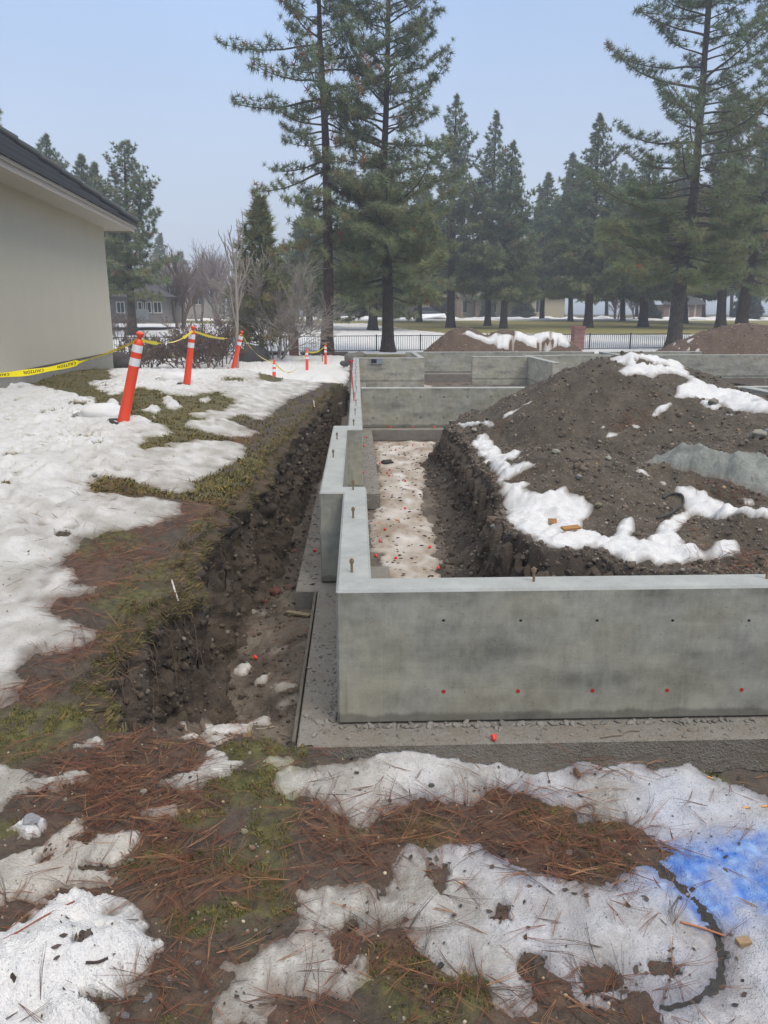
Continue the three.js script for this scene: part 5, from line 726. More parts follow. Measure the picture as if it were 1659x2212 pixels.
// ------------------------------------------------------------------ bare trees and shrubs
function bareTree(o) {
  const r = rngOf(o.seed), mb = new MB(), tips = [], d = o.d, b = o.at ?? atD(o.base[0], o.base[1], d); if (!o.at) b.y = min(b.y, ground(b.x, d)) - 0.05;
  const g = thing(o.name, o.label, o.cat, b.toArray(), 0, o.group);
  const grow = (p, dir, len, rad, lv) => {
    const n = lv > 1 ? 4 : 3, pts = [p.clone()]; let q = p.clone(), v = dir.clone();
    for (let k = 0; k < n; k++) { v.add(V((r() - 0.5) * o.bend, (r() - 0.4) * o.bend * 0.6 + (o.up ?? 0.05), (r() - 0.5) * o.bend)).normalize(); q = q.clone().addScaledVector(v, len / n); pts.push(q); }
    mb.tube(pts, pts.map((_, i) => max(o.min ?? 0.006, rad * (1 - 0.45 * i / n))), lv > 2 ? 6 : 3); if (lv <= 1) tips.push(...pts.slice(1));
    if (lv === 0) return; const kids = o.kids[o.kids.length - lv] ?? 3;
    for (let k = 0; k < kids; k++) { const a = mix(0.3, 1, (k + 0.6 * r()) / kids) * n, i = min(n - 1, floor(a)), at = pts[i].clone().lerp(pts[i + 1], a - i), ax = V(r() - 0.5, r() - 0.5, r() - 0.5).cross(v).normalize(), nv = V().subVectors(pts[i + 1], pts[i]).normalize().applyAxisAngle(ax, o.fork * (0.6 + 0.7 * r())); grow(at, nv, len * o.ratio * (0.75 + 0.5 * r()), rad * 0.52, lv - 1); }
  };
  for (let k = 0; k < o.stems; k++) { const az = k / o.stems * 6.28 + r(), sp = o.spread * (0.5 + 0.8 * r()); grow(V(cos(az) * o.foot, 0, sin(az) * o.foot), V(cos(az) * sp, 1, sin(az) * sp).normalize(), o.len * (0.8 + 0.4 * r()), o.rad, o.lv); }
  part(o.stems > 2 ? 'stems' : 'trunk_and_branches', mb.geo(), o.mat, g);
  if (o.leaf) { const l = [], c = [], q = new THREE.Quaternion(); for (const p of tips) if (r() < o.leaf) { l.push(new THREE.Matrix4().compose(p.clone().add(V((r() - .5) * 0.08, (r() - .5) * 0.08, (r() - .5) * 0.08)), q.setFromEuler(new THREE.Euler(r() * 6, r() * 6, r() * 6)).clone(), V(1, 1, 1).multiplyScalar(o.leafSize * (0.6 + 0.8 * r())))); const v = 0.6 + 0.8 * r(); c.push(new THREE.Color().setRGB(o.leafC[0] * v, o.leafC[1] * v, o.leafC[2] * v)); } const lg = new MB(); lg.quad(V(-0.5, 0, 0), V(0, 0.25, 0.1), V(0.5, 0, 0), V(0, -0.25, 0.1)); copies('leaves', lg.geo(), M.needle, l, g, c); }
  return g;
}
const greyTwig = mat([0.30, 0.265, 0.23], 0.95), brownTwig = mat([0.15, 0.11, 0.09], 0.95), mauve = mat([0.24, 0.195, 0.19], 0.95);
bareTree({ name: 'bare_shrub', cat: 'shrub', label: 'large bare grey multi-stemmed shrub left of the dark brick pier', base: [596, 782], d: 38, seed: 5, stems: 9, foot: 0.25, spread: 0.75, len: 2.1, rad: 0.045, lv: 4, kids: [5, 5, 5, 4], ratio: 0.62, fork: 0.5, bend: 0.22, up: 0.02, mat: greyTwig, min: 0.0075 });
bareTree({ name: 'bare_tree', cat: 'bare tree', label: 'thin upright bare young tree, the tallest against the sky', base: [512, 792], d: 33, seed: 8, stems: 1, foot: 0, spread: 0.02, len: 5.2, rad: 0.085, lv: 3, kids: [12, 5, 3], ratio: 0.33, fork: 0.5, bend: 0.1, up: 0.2, mat: greyTwig, min: 0.008 });
[[390, 690, 76, 5.2, 'bare forked tree in front of the gabled house'], [352, 690, 105, 4.8, 'hazy bare tree right of the grey house'], [430, 692, 95, 6.2, 'hazy bare tree left of the thin upright one'], [470, 690, 84, 6, 'bare mauve tree behind the hedge'], [520, 692, 92, 6, 'bare mauve tree just left of the young pine'], [415, 688, 120, 8, 'faint far bare tree over the gabled roof'], [480, 686, 125, 7.5, 'faint far bare tree right of the gabled roof'], [365, 686, 130, 8, 'faint far bare tree above the grey roof end'], [640, 690, 95, 5, 'bare tree left of the reddish pine trunk'], [1330, 690, 110, 3.6, 'bare purplish tree at the clearing in the wood'], [1375, 688, 112, 3.6, 'bare tree left of the dense verge pine']].forEach(([x, y, d, len, label], k) => bareTree({ name: 'bare_tree', cat: 'bare tree', label, base: [x, y], d, seed: 40 + k, stems: k % 3 === 0 ? 3 : 2, foot: 0.3, spread: 0.3, len: len * 0.72, rad: 0.15, lv: 3, kids: [7, 7, 6], ratio: 0.55, fork: 0.55, bend: 0.2, up: 0.08, mat: k < 2 ? brownTwig : mauve, min: 0.018 }));
const hedge = (px, py, d, seed, len, label, leaf = 0.5, st = 7, m = brownTwig) => bareTree({ name: 'hedge_shrub', cat: 'shrub', label, base: [px, py], d, seed, stems: st, foot: 0.3, spread: 0.8, len, rad: 0.03, lv: 3, kids: [5, 4, 4], ratio: 0.6, fork: 0.6, bend: 0.3, up: 0.02, mat: m, min: 0.008, leaf, leafSize: 0.085, leafC: [0.075, 0.05, 0.038], group: 'twiggy shrubs along the fence' });
hedge(275, 783, 30, 1, 0.8, 'low twiggy shrub with dark leaves right of the house corner'); hedge(318, 790, 34, 2, 0.9, 'twiggy shrub behind the nearest post head'); hedge(398, 790, 33, 3, 1.0, 'twiggy shrub left of the second post'); hedge(440, 790, 32, 4, 1.15, 'tall brown twiggy shrub right of the second post', 0.8); hedge(475, 788, 34, 6, 1.1, 'brown twiggy shrub left of the third post', 0.7); hedge(428, 780, 36, 7, 1.3, 'leafy brown shrub behind the tape between second and third posts', 0.9, 9); hedge(360, 788, 36, 9, 0.8, 'thin shrub between the first and second posts', 0.2, 5);
hedge(255, 700, 58, 14, 1.3, 'dark shrub against the grey house wall', 0.9, 9);

// ------------------------------------------------------------------ houses across the road, the car, the road
const at2 = (px, py, d) => atD(px, py, d);
{
  const roofG = mat([0.07, 0.07, 0.075], 0.9), glass = mat([0.05, 0.06, 0.07], 0.2), white = mat([0.62, 0.6, 0.56], 0.8);
  const frameIn = (o, x0, x1, y0, y1, z, fm = white) => { const w = new MB(), t = 0.09; w.box(x0 - t, x1 + t, y1, y1 + t, z - 0.02, z + 0.06).box(x0 - t, x1 + t, y0 - t, y0, z - 0.02, z + 0.06).box(x0 - t, x0, y0, y1, z - 0.02, z + 0.06).box(x1, x1 + t, y0, y1, z - 0.02, z + 0.06); const f = part('window', w.geo(), fm, o), p = new MB(); p.box(x0, x1, y0, y1, z - 0.02, z + 0.012); part('pane', p.geo(), glass, f); const b = new MB(); b.box((x0 + x1) / 2 - 0.03, (x0 + x1) / 2 + 0.03, y0, y1, z + 0.013, z + 0.04); part('mullion', b.geo(), fm, f); };
  const sidingTex = (c) => new THREE.MeshStandardMaterial({ map: tex(128, (i) => { const y = floor(i / 128), v = (y % 16) < 2 ? 0.72 : 1, q = v * (0.95 + 0.1 * n2((i % 128) / 9, y / 5)); return c.map((k) => k * q); }, true), roughness: 0.9 });
  const brickTex = (a, b) => new THREE.MeshStandardMaterial({ map: tex(256, (i) => { const x = i % 256, y = floor(i / 256), row = floor(y / 12), xx = (x + (row % 2) * 14) % 28; if (y % 12 < 2 || xx < 2) return [0.26, 0.25, 0.24]; return mix3(a, b, clamp(0.5 + n2(floor((x + (row % 2) * 14) / 28) * 3.3, row * 5.1) * 1.2)); }, true, [0.5, 0.5]), roughness: 0.95 });
  // grey house with a low hip roof, left
  { const d = 72, a = at2(232, 691, d), e = at2(350, 641, d), h = thing('grey_house', 'grey brick house with dark hip roof behind the fence, right of the near house', 'house', [a.x, a.y - 0.3, -d]); const w = e.x - a.x, H = e.y - a.y + 0.3; const m = new MB(); m.box(-9, w, 0, H, -8, 0); part('wall', m.geo(), brickTex([0.15, 0.14, 0.135], [0.24, 0.22, 0.21]), h);
    const r = new MB(), y = H, x0 = -9.6, x1 = w + 0.7, z0 = 0.7, z1 = -8.7, rh = 2.6, P0 = V(x0, y, z0), P1 = V(x1, y, z0), P2 = V(x1, y, z1), P3 = V(x0, y, z1), R0 = V(x0 + 4.5, y + rh, -4), R1 = V(x1 - 4.7, y + rh, -4); r.quad(P0, P1, R1, R0); r.quad(P2, P3, R0, R1); r.tri(P1, P2, R1); r.tri(P3, P0, R0); r.quad(P1, P0, P3, P2); part('roof', r.geo(), roofG, h); const fa = new MB(); fa.box(x0, x1, y - 0.22, y - 0.01, z0 - 0.02, z0 + 0.03); part('fascia', fa.geo(), mat([0.06, 0.06, 0.065], 0.8), h);
    for (const px of [260, 306, 318, 340]) { const q = at2(px, 656, d); frameIn(h, q.x - a.x - 0.3, q.x - a.x + 0.3, H - 1.35, H - 0.5, 0.0); }
    const u = at2(309, 690, 70.5), ac = solo('air_conditioner', mergeGeometries([new RoundedBoxGeometry(0.9, 0.9, 0.9, 1, 0.04).translate(0, 0.45, 0), new THREE.CylinderGeometry(0.36, 0.36, 0.05, 16).translate(0, 0.92, 0).toNonIndexed()]), mat([0.2, 0.22, 0.23], 0.6), 'grey air conditioning unit standing against the grey brick house', 'air conditioner'); ac.position.set(u.x, u.y - 0.05, -70.5); }
  // gabled house in haze
  { const d = 104, a = at2(360, 690, d), e = at2(462, 640, d), h = thing('gabled_house', 'pale gabled house in haze behind the bare trees', 'house', [a.x, a.y - 0.3, -d]); const w = e.x - a.x, H = e.y - a.y + 0.3; const m = new MB(); m.box(0, w, 0, H, -9, 0); const g0 = at2(393, 641, d).x - a.x, g1 = w, ap = at2(424, 618, d).y - a.y + 0.3; m.tri(V(g0, H, 0.02), V(g1, H, 0.02), V((g0 + g1) / 2, ap, 0.02)); const k0 = at2(334, 641, d).x - a.x; m.box(k0, 0, 0, H * 0.95, -7, -0.6); part('wall', m.geo(), mat([0.33, 0.31, 0.28], 0.9), h);
    const r = new MB(), gm = (g0 + g1) / 2, o = 0.5; r.quad(V(gm, ap + 0.15, o), V(g1 + o, H - 0.2, o), V(g1 + o, H - 0.2, -9), V(gm, ap + 0.15, -9)); r.quad(V(g0 - o, H - 0.2, o), V(gm, ap + 0.15, o), V(gm, ap + 0.15, -9), V(g0 - o, H - 0.2, -9)); r.quad(V(k0 - 0.4, H * 0.95, 0), V(g0, H * 0.95, 0), V(g0, H + 2, -4), V(k0 + 1, H + 2, -4)); part('roof', r.geo(), mat([0.13, 0.13, 0.135], 0.9), h);
    const t = new MB(); t.tube([V(g0 - o, H - 0.2, o + 0.02), V(gm, ap + 0.15, o + 0.02), V(g1 + o, H - 0.2, o + 0.02)], 0.12, 4); part('rake_board', t.geo(), white, h); const q = at2(428, 646, d); frameIn(h, q.x - a.x - 0.6, q.x - a.x + 0.6, H - 1.0, H + 0.3, 0.03); frameIn(h, q.x - a.x + 2.6, q.x - a.x + 3.4, 0.9, 2.2, 0.0); }
  // white house between the fence pines
  { const d = 132, a = at2(655, 688, d), e = at2(832, 645, d), h = thing('white_house', 'low white house with tan door seen between the fence pines', 'house', [a.x, a.y - 0.3, -d]), w = e.x - a.x, H = e.y - a.y + 0.3; const m = new MB(); m.box(0, w, 0, H, -9, 0); part('wall', m.geo(), sidingTex([0.60, 0.58, 0.54]), h); const r = new MB(); r.quad(V(-0.6, H, 0.6), V(w + 0.6, H, 0.6), V(w - 2, H + 2.6, -4.5), V(2, H + 2.6, -4.5)); r.quad(V(w + 0.6, H, -9.6), V(-0.6, H, -9.6), V(2, H + 2.6, -4.5), V(w - 2, H + 2.6, -4.5)); r.tri(V(w + .6, H, .6), V(w + .6, H, -9.6), V(w - 2, H + 2.6, -4.5)); r.tri(V(-.6, H, -9.6), V(-.6, H, .6), V(2, H + 2.6, -4.5)); part('roof', r.geo(), mat([0.3, 0.28, 0.25], 0.9), h);
    for (const px of [688, 745, 768]) { const q = at2(px, 664, d); frameIn(h, q.x - a.x - 0.6, q.x - a.x + 0.6, 1.1, 2.4, 0); } const q = at2(782, 680, d), dr = new MB(); dr.box(q.x - a.x - 0.5, q.x - a.x + 0.5, 0.2, 2.3, 0, 0.05); part('door', dr.geo(), mat([0.3, 0.22, 0.12], 0.8), h); }
  // beige house with garage doors
  { const d = 134, a = at2(848, 685, d), e = at2(1000, 640, d), h = thing('beige_garage_house', 'beige house with two wide garage doors behind the parked car', 'house', [a.x, a.y - 0.2, -d]), w = e.x - a.x, H = e.y - a.y + 0.2, X = (px) => at2(px, 690, d).x - a.x; const m = new MB(); m.box(0, w, 0, H, -10, 0); m.box(w, X(1112), 0, H * 0.92, -10, -1.5); m.box(X(1112), X(1215), 0, H * 1.02, -9, 1); part('wall', m.geo(), mat([0.50, 0.43, 0.32], 0.9), h);
    const roofB = mat([0.27, 0.235, 0.19], 0.9), gr = (x0, x1, y, z, rise) => { const r = new MB(), c = (x0 + x1) / 2; r.quad(V(x0 - 0.5, y, z + 0.5), V(c, y + rise, z + 0.5), V(c, y + rise, z - 10), V(x0 - 0.5, y, z - 10)); r.quad(V(c, y + rise, z + 0.5), V(x1 + 0.5, y, z + 0.5), V(x1 + 0.5, y, z - 10), V(c, y + rise, z - 10)); part('roof', r.geo(), roofB, h); const q = new MB(); q.tri(V(x0, y, z), V(x1, y, z), V(c, y + rise, z)); part('gable', q.geo(), mat([0.50, 0.43, 0.32], 0.9), h); }; gr(0, X(945), H, 0.02, 2.6); gr(X(920), X(1000), H - 0.1, 0.3, 2.8); gr(w, X(1115), H * 0.92, -1.4, 3.2);
    const sr = new MB(); sr.quad(V(X(1100), H * 1.02 + 3.0, -4), V(X(1225), H * 1.02 - 0.1, 1.6), V(X(1225), H * 1.02 - 0.1, -9), V(X(1110), H * 1.02 + 3.0, -8)); sr.quad(V(X(1100), H * 1.02 - .1, 1.6), V(X(1225), H * 1.02 - 0.1, 1.6), V(X(1170), H * 1.02 + 2.2, -3), V(X(1100), H * 1.02 + 3, -4)); part('roof', sr.geo(), mat([0.45, 0.45, 0.47], 0.9), h).userData.label = 'roof plane with snow on it';
    for (const [x0, x1, y] of [[857, 893, 0.72], [902, 944, 0.66]]) { const g = new MB(), n = 4, hh = H * y; for (let k = 0; k < n; k++) g.box(X(x0), X(x1), k * hh / n + 0.02, (k + 1) * hh / n - 0.02, 0, 0.07); part('garage_door', g.geo(), mat([0.56, 0.485, 0.37], 0.8), h); }
    for (const px of [990, 1031]) { const c = new MB(); c.box(X(px) - 0.45, X(px) + 0.45, 0, H * 0.85, -1.5, 0.6); part('stone_column', c.geo(), brickTex([0.2, 0.13, 0.08], [0.34, 0.24, 0.15]), h); } for (const px of [1004, 1068, 1160]) frameIn(h, X(px) - 0.5, X(px) + 0.5, 1.0, 2.9, px > 1120 ? 1.0 : -1.5); }
  // brick house far right
  { const d = 128, a = at2(1432, 692, d), e = at2(1518, 655, d), h = thing('brick_house', 'low reddish brick house in the wood right of the leaning trunk', 'house', [a.x, a.y - 0.2, -d]), w = e.x - a.x, H = e.y - a.y; const m = new MB(); m.box(0, w, 0, H, -9, 0); part('wall', m.geo(), brickTex([0.24, 0.14, 0.12], [0.34, 0.22, 0.19]), h); const r = new MB(); r.quad(V(-0.5, H, 0.5), V(w + 0.5, H, 0.5), V(w, H + 2.2, -4.5), V(0, H + 2.2, -4.5)); part('roof', r.geo(), roofG, h); const g = new MB(); g.box(w * 0.8, w * 0.8 + 0.25, 0, H, 0, 0.05); part('trim', g.geo(), white, h); for (const t of [0.25, 0.55]) frameIn(h, w * t - 0.6, w * t + 0.6, 0.9, 2.1, 0); }
  // road and the ploughed snow along it
  const rd = new MB(), yR = (d) => prof(d) + 0.05; { const q = (x, d) => V(x, yR(d), -d); for (let k = -8; k < 8; k++) rd.quad(q(k * 15, 104), q(k * 15 + 15, 104), q(k * 15 + 15, 111), q(k * 15, 111)); } struct('road', rd.geo(), new THREE.MeshStandardMaterial({ color: new THREE.Color().setRGB(0.11, 0.115, 0.125), map: soilMap, roughness: 0.8 }));
  const bank = (d0, w, h, seed, x0, x1) => { const g = new MB(), n = 260, row = []; for (let k = 0; k <= n; k++) { const x = mix(x0, x1, k / n), hh = h * clamp(0.55 + fbm(x * 0.35 + seed, seed, 3) * 1.2, 0.05, 1.6), c = [0.8, 0.82, 0.86]; row.push([0, 0.35, 0.65, 1].map((t, i) => g.v(x, prof(d0) + (i === 0 || i === 3 ? -0.1 : hh * (1 + 0.2 * n2(x, i))), -d0 - w * (t + 0.1 * n2(x * 0.7, i + seed)), 0, 1, 0, x, t * w, c))); } for (let k = 0; k < n; k++) for (let i = 0; i < 3; i++) g.i.push(row[k][i], row[k + 1][i], row[k + 1][i + 1], row[k][i], row[k + 1][i + 1], row[k][i + 1]); const q = g.geo(); q.computeVertexNormals(); struct('snow_bank', q, M.snow); };
  bank(100.5, 3, 0.32, 3, -60, 95); bank(111.5, 3.4, 0.5, 9, -60, 95); bank(117, 5, 0.3, 14, -12, 18);
  { const q = at2(925, 686, 112), c = lump(1, 4, 0.4, 3, [2.6, 0.55, 1.2]); const m = struct('snow_bank', c, mat([0.8, 0.82, 0.86], 0.7)); m.position.set(q.x + 0.5, q.y - 0.05, q.z); }
}
// grey parked car, seen from behind on its right side
{
  const d = 128, p = atD(921, 687, d), c = thing('parked_suv', 'grey sport utility car parked in front of the beige garage doors', 'car', [p.x, p.y - 0.02, -d], 0.62);
  const paint = mat([0.13, 0.145, 0.17], 0.3, { metalness: 0.5 }), glassC = mat([0.03, 0.035, 0.04], 0.12), black = mat([0.02, 0.02, 0.02], 0.8);
  const ext = (pts, w, bev) => { const s = new THREE.Shape(); pts.forEach(([x, y], i) => i ? s.lineTo(x, y) : s.moveTo(x, y)); const g = new THREE.ExtrudeGeometry(s, { depth: w - 2 * bev, bevelEnabled: true, bevelSize: bev, bevelThickness: bev, bevelOffset: -bev, bevelSegments: 3 }); g.translate(0, 0, -w / 2 + bev); return g; };
  part('body', ext([[-2.35, 0.42], [-2.38, 0.95], [-2.28, 1.12], [0.95, 1.12], [1.35, 1.08], [2.2, 0.95], [2.36, 0.75], [2.38, 0.4], [1.95, 0.3], [-1.9, 0.3]], 1.92, 0.1), paint, c);
  part('roof', ext([[-2.2, 1.08], [-1.98, 1.7], [-1.8, 1.78], [0.1, 1.78], [0.35, 1.7], [1.2, 1.08]], 1.66, 0.12), paint, c);
  for (const s of [-1, 1]) { for (const q of [[[-2.0, 1.15], [-1.85, 1.62], [-1.15, 1.66], [-1.15, 1.15]], [[-1.08, 1.15], [-1.08, 1.66], [-0.2, 1.66], [-0.2, 1.15]], [[-0.12, 1.15], [-0.12, 1.66], [0.2, 1.62], [0.95, 1.15]]]) { const g = ext(q, 0.03, 0.005), m = part('side_window', g, glassC, c); m.position.z = s * 0.835; } }
  const rw = part('rear_window', ext([[-0.7, 0], [-0.62, 0.46], [0.62, 0.46], [0.7, 0]], 0.03, 0.005), glassC, c); rw.rotation.y = PI / 2; rw.rotation.order = 'YXZ'; rw.rotation.x = 0.33; rw.position.set(-2.16, 1.16, 0);
  const ws = part('windscreen', ext([[-0.72, 0], [-0.6, 0.62], [0.6, 0.62], [0.72, 0]], 0.03, 0.005), glassC, c); ws.rotation.order = 'YXZ'; ws.rotation.y = PI / 2; ws.rotation.x = -0.95; ws.position.set(1.16, 1.14, 0);
  for (const s of [-1, 1]) { const l = part('tail_lamp', new RoundedBoxGeometry(0.1, 0.22, 0.42, 1, 0.03), mat([0.35, 0.02, 0.02], 0.3), c); l.position.set(-2.35, 0.98, s * 0.68); const hl = part('headlight', new RoundedBoxGeometry(0.12, 0.16, 0.4, 1, 0.03), mat([0.6, 0.6, 0.6], 0.2), c); hl.position.set(2.27, 0.86, s * 0.66); const mr = part('mirror', new RoundedBoxGeometry(0.12, 0.14, 0.22, 1, 0.03), paint, c); mr.position.set(0.85, 1.2, s * 1.02); for (const x of [-1.45, 1.45]) { const w = part('wheel', new THREE.CylinderGeometry(0.38, 0.38, 0.24, 20).rotateX(PI / 2), black, c); w.position.set(x, 0.38, s * 0.85); const r = part('rim', new THREE.CylinderGeometry(0.24, 0.24, 0.03, 12).rotateX(PI / 2), mat([0.35, 0.35, 0.36], 0.35, { metalness: 0.7 }), w); r.position.z = s * 0.115; } }
  const bm = part('bumper', new RoundedBoxGeometry(0.14, 0.24, 1.8, 2, 0.05), black, c); bm.position.set(-2.38, 0.5, 0); const pl = part('number_plate', new THREE.BoxGeometry(0.02, 0.13, 0.3), mat([0.6, 0.6, 0.6], 0.5), c); pl.position.set(-2.4, 0.8, 0);
  const bushM = M.needle; for (const [px, py, w, h, label] of [[953, 661, 1.9, 0.75, 'rounded dark topiary crown just right of the parked car'], [948, 684, 1.3, 0.8, 'low dark bush under the topiary right of the parked car']]) { const q = atD(px, py, 130), t = thing('clipped_bush', label, 'bush', q.toArray()), r = rngOf(px), l = [], cl = [], qq = new THREE.Quaternion(); for (let k = 0; k < 420; k++) { const v = V(r() * 2 - 1, r() * 2 - 1, r() * 2 - 1); if (v.length() > 1 || v.length() < 0.5) { k--; continue; } l.push(new THREE.Matrix4().compose(V(v.x * w, v.y * h, v.z * w), qq.setFromUnitVectors(V(0, 1, 0), v.clone().normalize()).clone(), V(0.4, 0.4, 0.4))); const b = 0.7 + 0.6 * r(); cl.push(new THREE.Color().setRGB(0.035 * b, 0.05 * b, 0.04 * b)); } copies('foliage', TUFT.far, bushM, l, t, cl); if (py < 670) { const s = new MB(); s.tube([V(0.8, -2.2, 0), V(0.6, -0.9, 0), V(0, -0.2, 0)], [0.14, 0.1, 0.08], 5); part('stem', s.geo(), M.twig, t); } }
}

// ------------------------------------------------------------------ what lies on the ground
const surf = (x, d) => { const s = d < 45 ? snow(x, d) : 0; return ground(x, d) + max(0, s); };
const lieAt = (px, py, up = 0) => { const [x, d] = hit(px, py); return V(x, surf(x, d) + up, -d); };
const Q = new THREE.Quaternion(), EU = new THREE.Euler();
const slopeQ = (x, d, spin, tilt, r) => { const e = 0.03, y = surf(x, d), nx = clamp((y - surf(x + e, d)) / e, -1, 1), nd = clamp((y - surf(x, d + e)) / e, -1, 1), n = V(nx, 1, -nd).normalize(); return new THREE.Quaternion().setFromUnitVectors(V(0, 1, 0), n).multiply(new THREE.Quaternion().setFromEuler(new THREE.Euler((r() - 0.5) * tilt, spin, (r() - 0.5) * tilt))); };
{ // fallen pine needles, in bundles of three
  const nb = (seed) => { const r = rngOf(seed), mb = new MB(); for (let k = 0; k < 3; k++) { const a = (r() - 0.5) * 0.35, c = (r() - 0.5) * 0.3, L = 0.8 + 0.3 * r(), h = 0.015 + 0.03 * r(); mb.tube([V(0, 0.02, 0), V(cos(a) * L * 0.5, h, sin(a) * L * 0.5), V(cos(a + c) * L, 0.01 + 0.05 * r(), sin(a + c) * L)], [0.0056, 0.005, 0.0026], 3); } return mb.geo(); };
  const r = rngOf(101), sets = [[], [], []], cols_ = [[], [], []];
  const add = (x, d, s, wet) => { if (d < 2.4 && x > 0.5 && lidDist(x, d) < 0.06 && r() < 0.85) return; const k = floor(r() * 3); sets[k].push(new THREE.Matrix4().compose(V(x, surf(x, d) + 0.002 + 0.012 * r() * wet, -d), slopeQ(x, d, r() * 6.283, 0.16, r), V(s, s, s))); const q = r(), v = 0.7 + 0.6 * r(), c = q < 0.5 ? [0.19, 0.078, 0.046] : q < 0.72 ? [0.30, 0.155, 0.08] : [0.11, 0.07, 0.05]; cols_[k].push(new THREE.Color().setRGB(c[0] * v, c[1] * v, c[2] * v)); };
  for (const b of litter) { const area = b[2] * b[3] * 9, near = b[1] < 4; let n = min(700, area * (near ? 470 : 240)); const main = r() * 6.28; for (let k = 0; k < n; k++) { const a = r() * 6.283, q = sqrt(r()) * 1.15 * (0.8 + 0.5 * r()), x = b[0] + cos(a) * q * b[2], d = b[1] + sin(a) * q * b[3]; if (snow(x, d) > 0.004 && r() < 0.9) continue; add(x, d, 0.085 + 0.07 * r(), 1.5); } }
  for (let k = 0; k < 1500; k++) { const d = 1.4 + 1.35 * r(), x = (r() * 2 - 1) * (0.6 * d + 0.45); if (pitAt(x, d) > -0.02) continue; if (snow(x, d) > 0.003 && (r() < 0.86)) continue; add(x, d, 0.06 + 0.09 * r(), 1); }
  for (let k = 0; k < 500; k++) { const d = 3 + 6 * r(), x = -1.1 - r() * 2.2; if (pitAt(x, d) > 0) continue; if (snow(x, d) > 0.003 && r() < 0.8) continue; add(x, d, 0.08 + 0.09 * r(), 1); }
  for (let k = 0; k < 260; k++) { const d = 3.4 + 3 * r(), x = -1.2 + r() * 0.9; if (pitAt(x, d) < 0.05) continue; add(x, d, 0.08 + 0.07 * r(), 1); }
  for (const [x, y, d, nx, nd] of lipSpots) { if (d > 8 || r() > 0.22 || n2(x * 2 + 3, d * 2) < -0.1) continue; const k = floor(r() * 3), s = 0.08 + 0.07 * r(), dir = V(nx + (r() - .5) * 1.6, -0.35 * r(), -nd + (r() - .5) * 1.6).normalize(); sets[k].push(new THREE.Matrix4().compose(V(x - nx * 0.06, y + 0.012, -d + nd * 0.06), new THREE.Quaternion().setFromUnitVectors(V(1, 0, 0), dir), V(s, s, s))); const v = 0.7 + 0.6 * r(); cols_[k].push(new THREE.Color().setRGB(0.22 * v, 0.1 * v, 0.055 * v)); }
  sets.forEach((s, k) => { copies('pine_needles', nb(k + 3), M.needle, s, scene, cols_[k]).userData.label = 'rust red fallen pine needles lying over ground and snow'; });
}
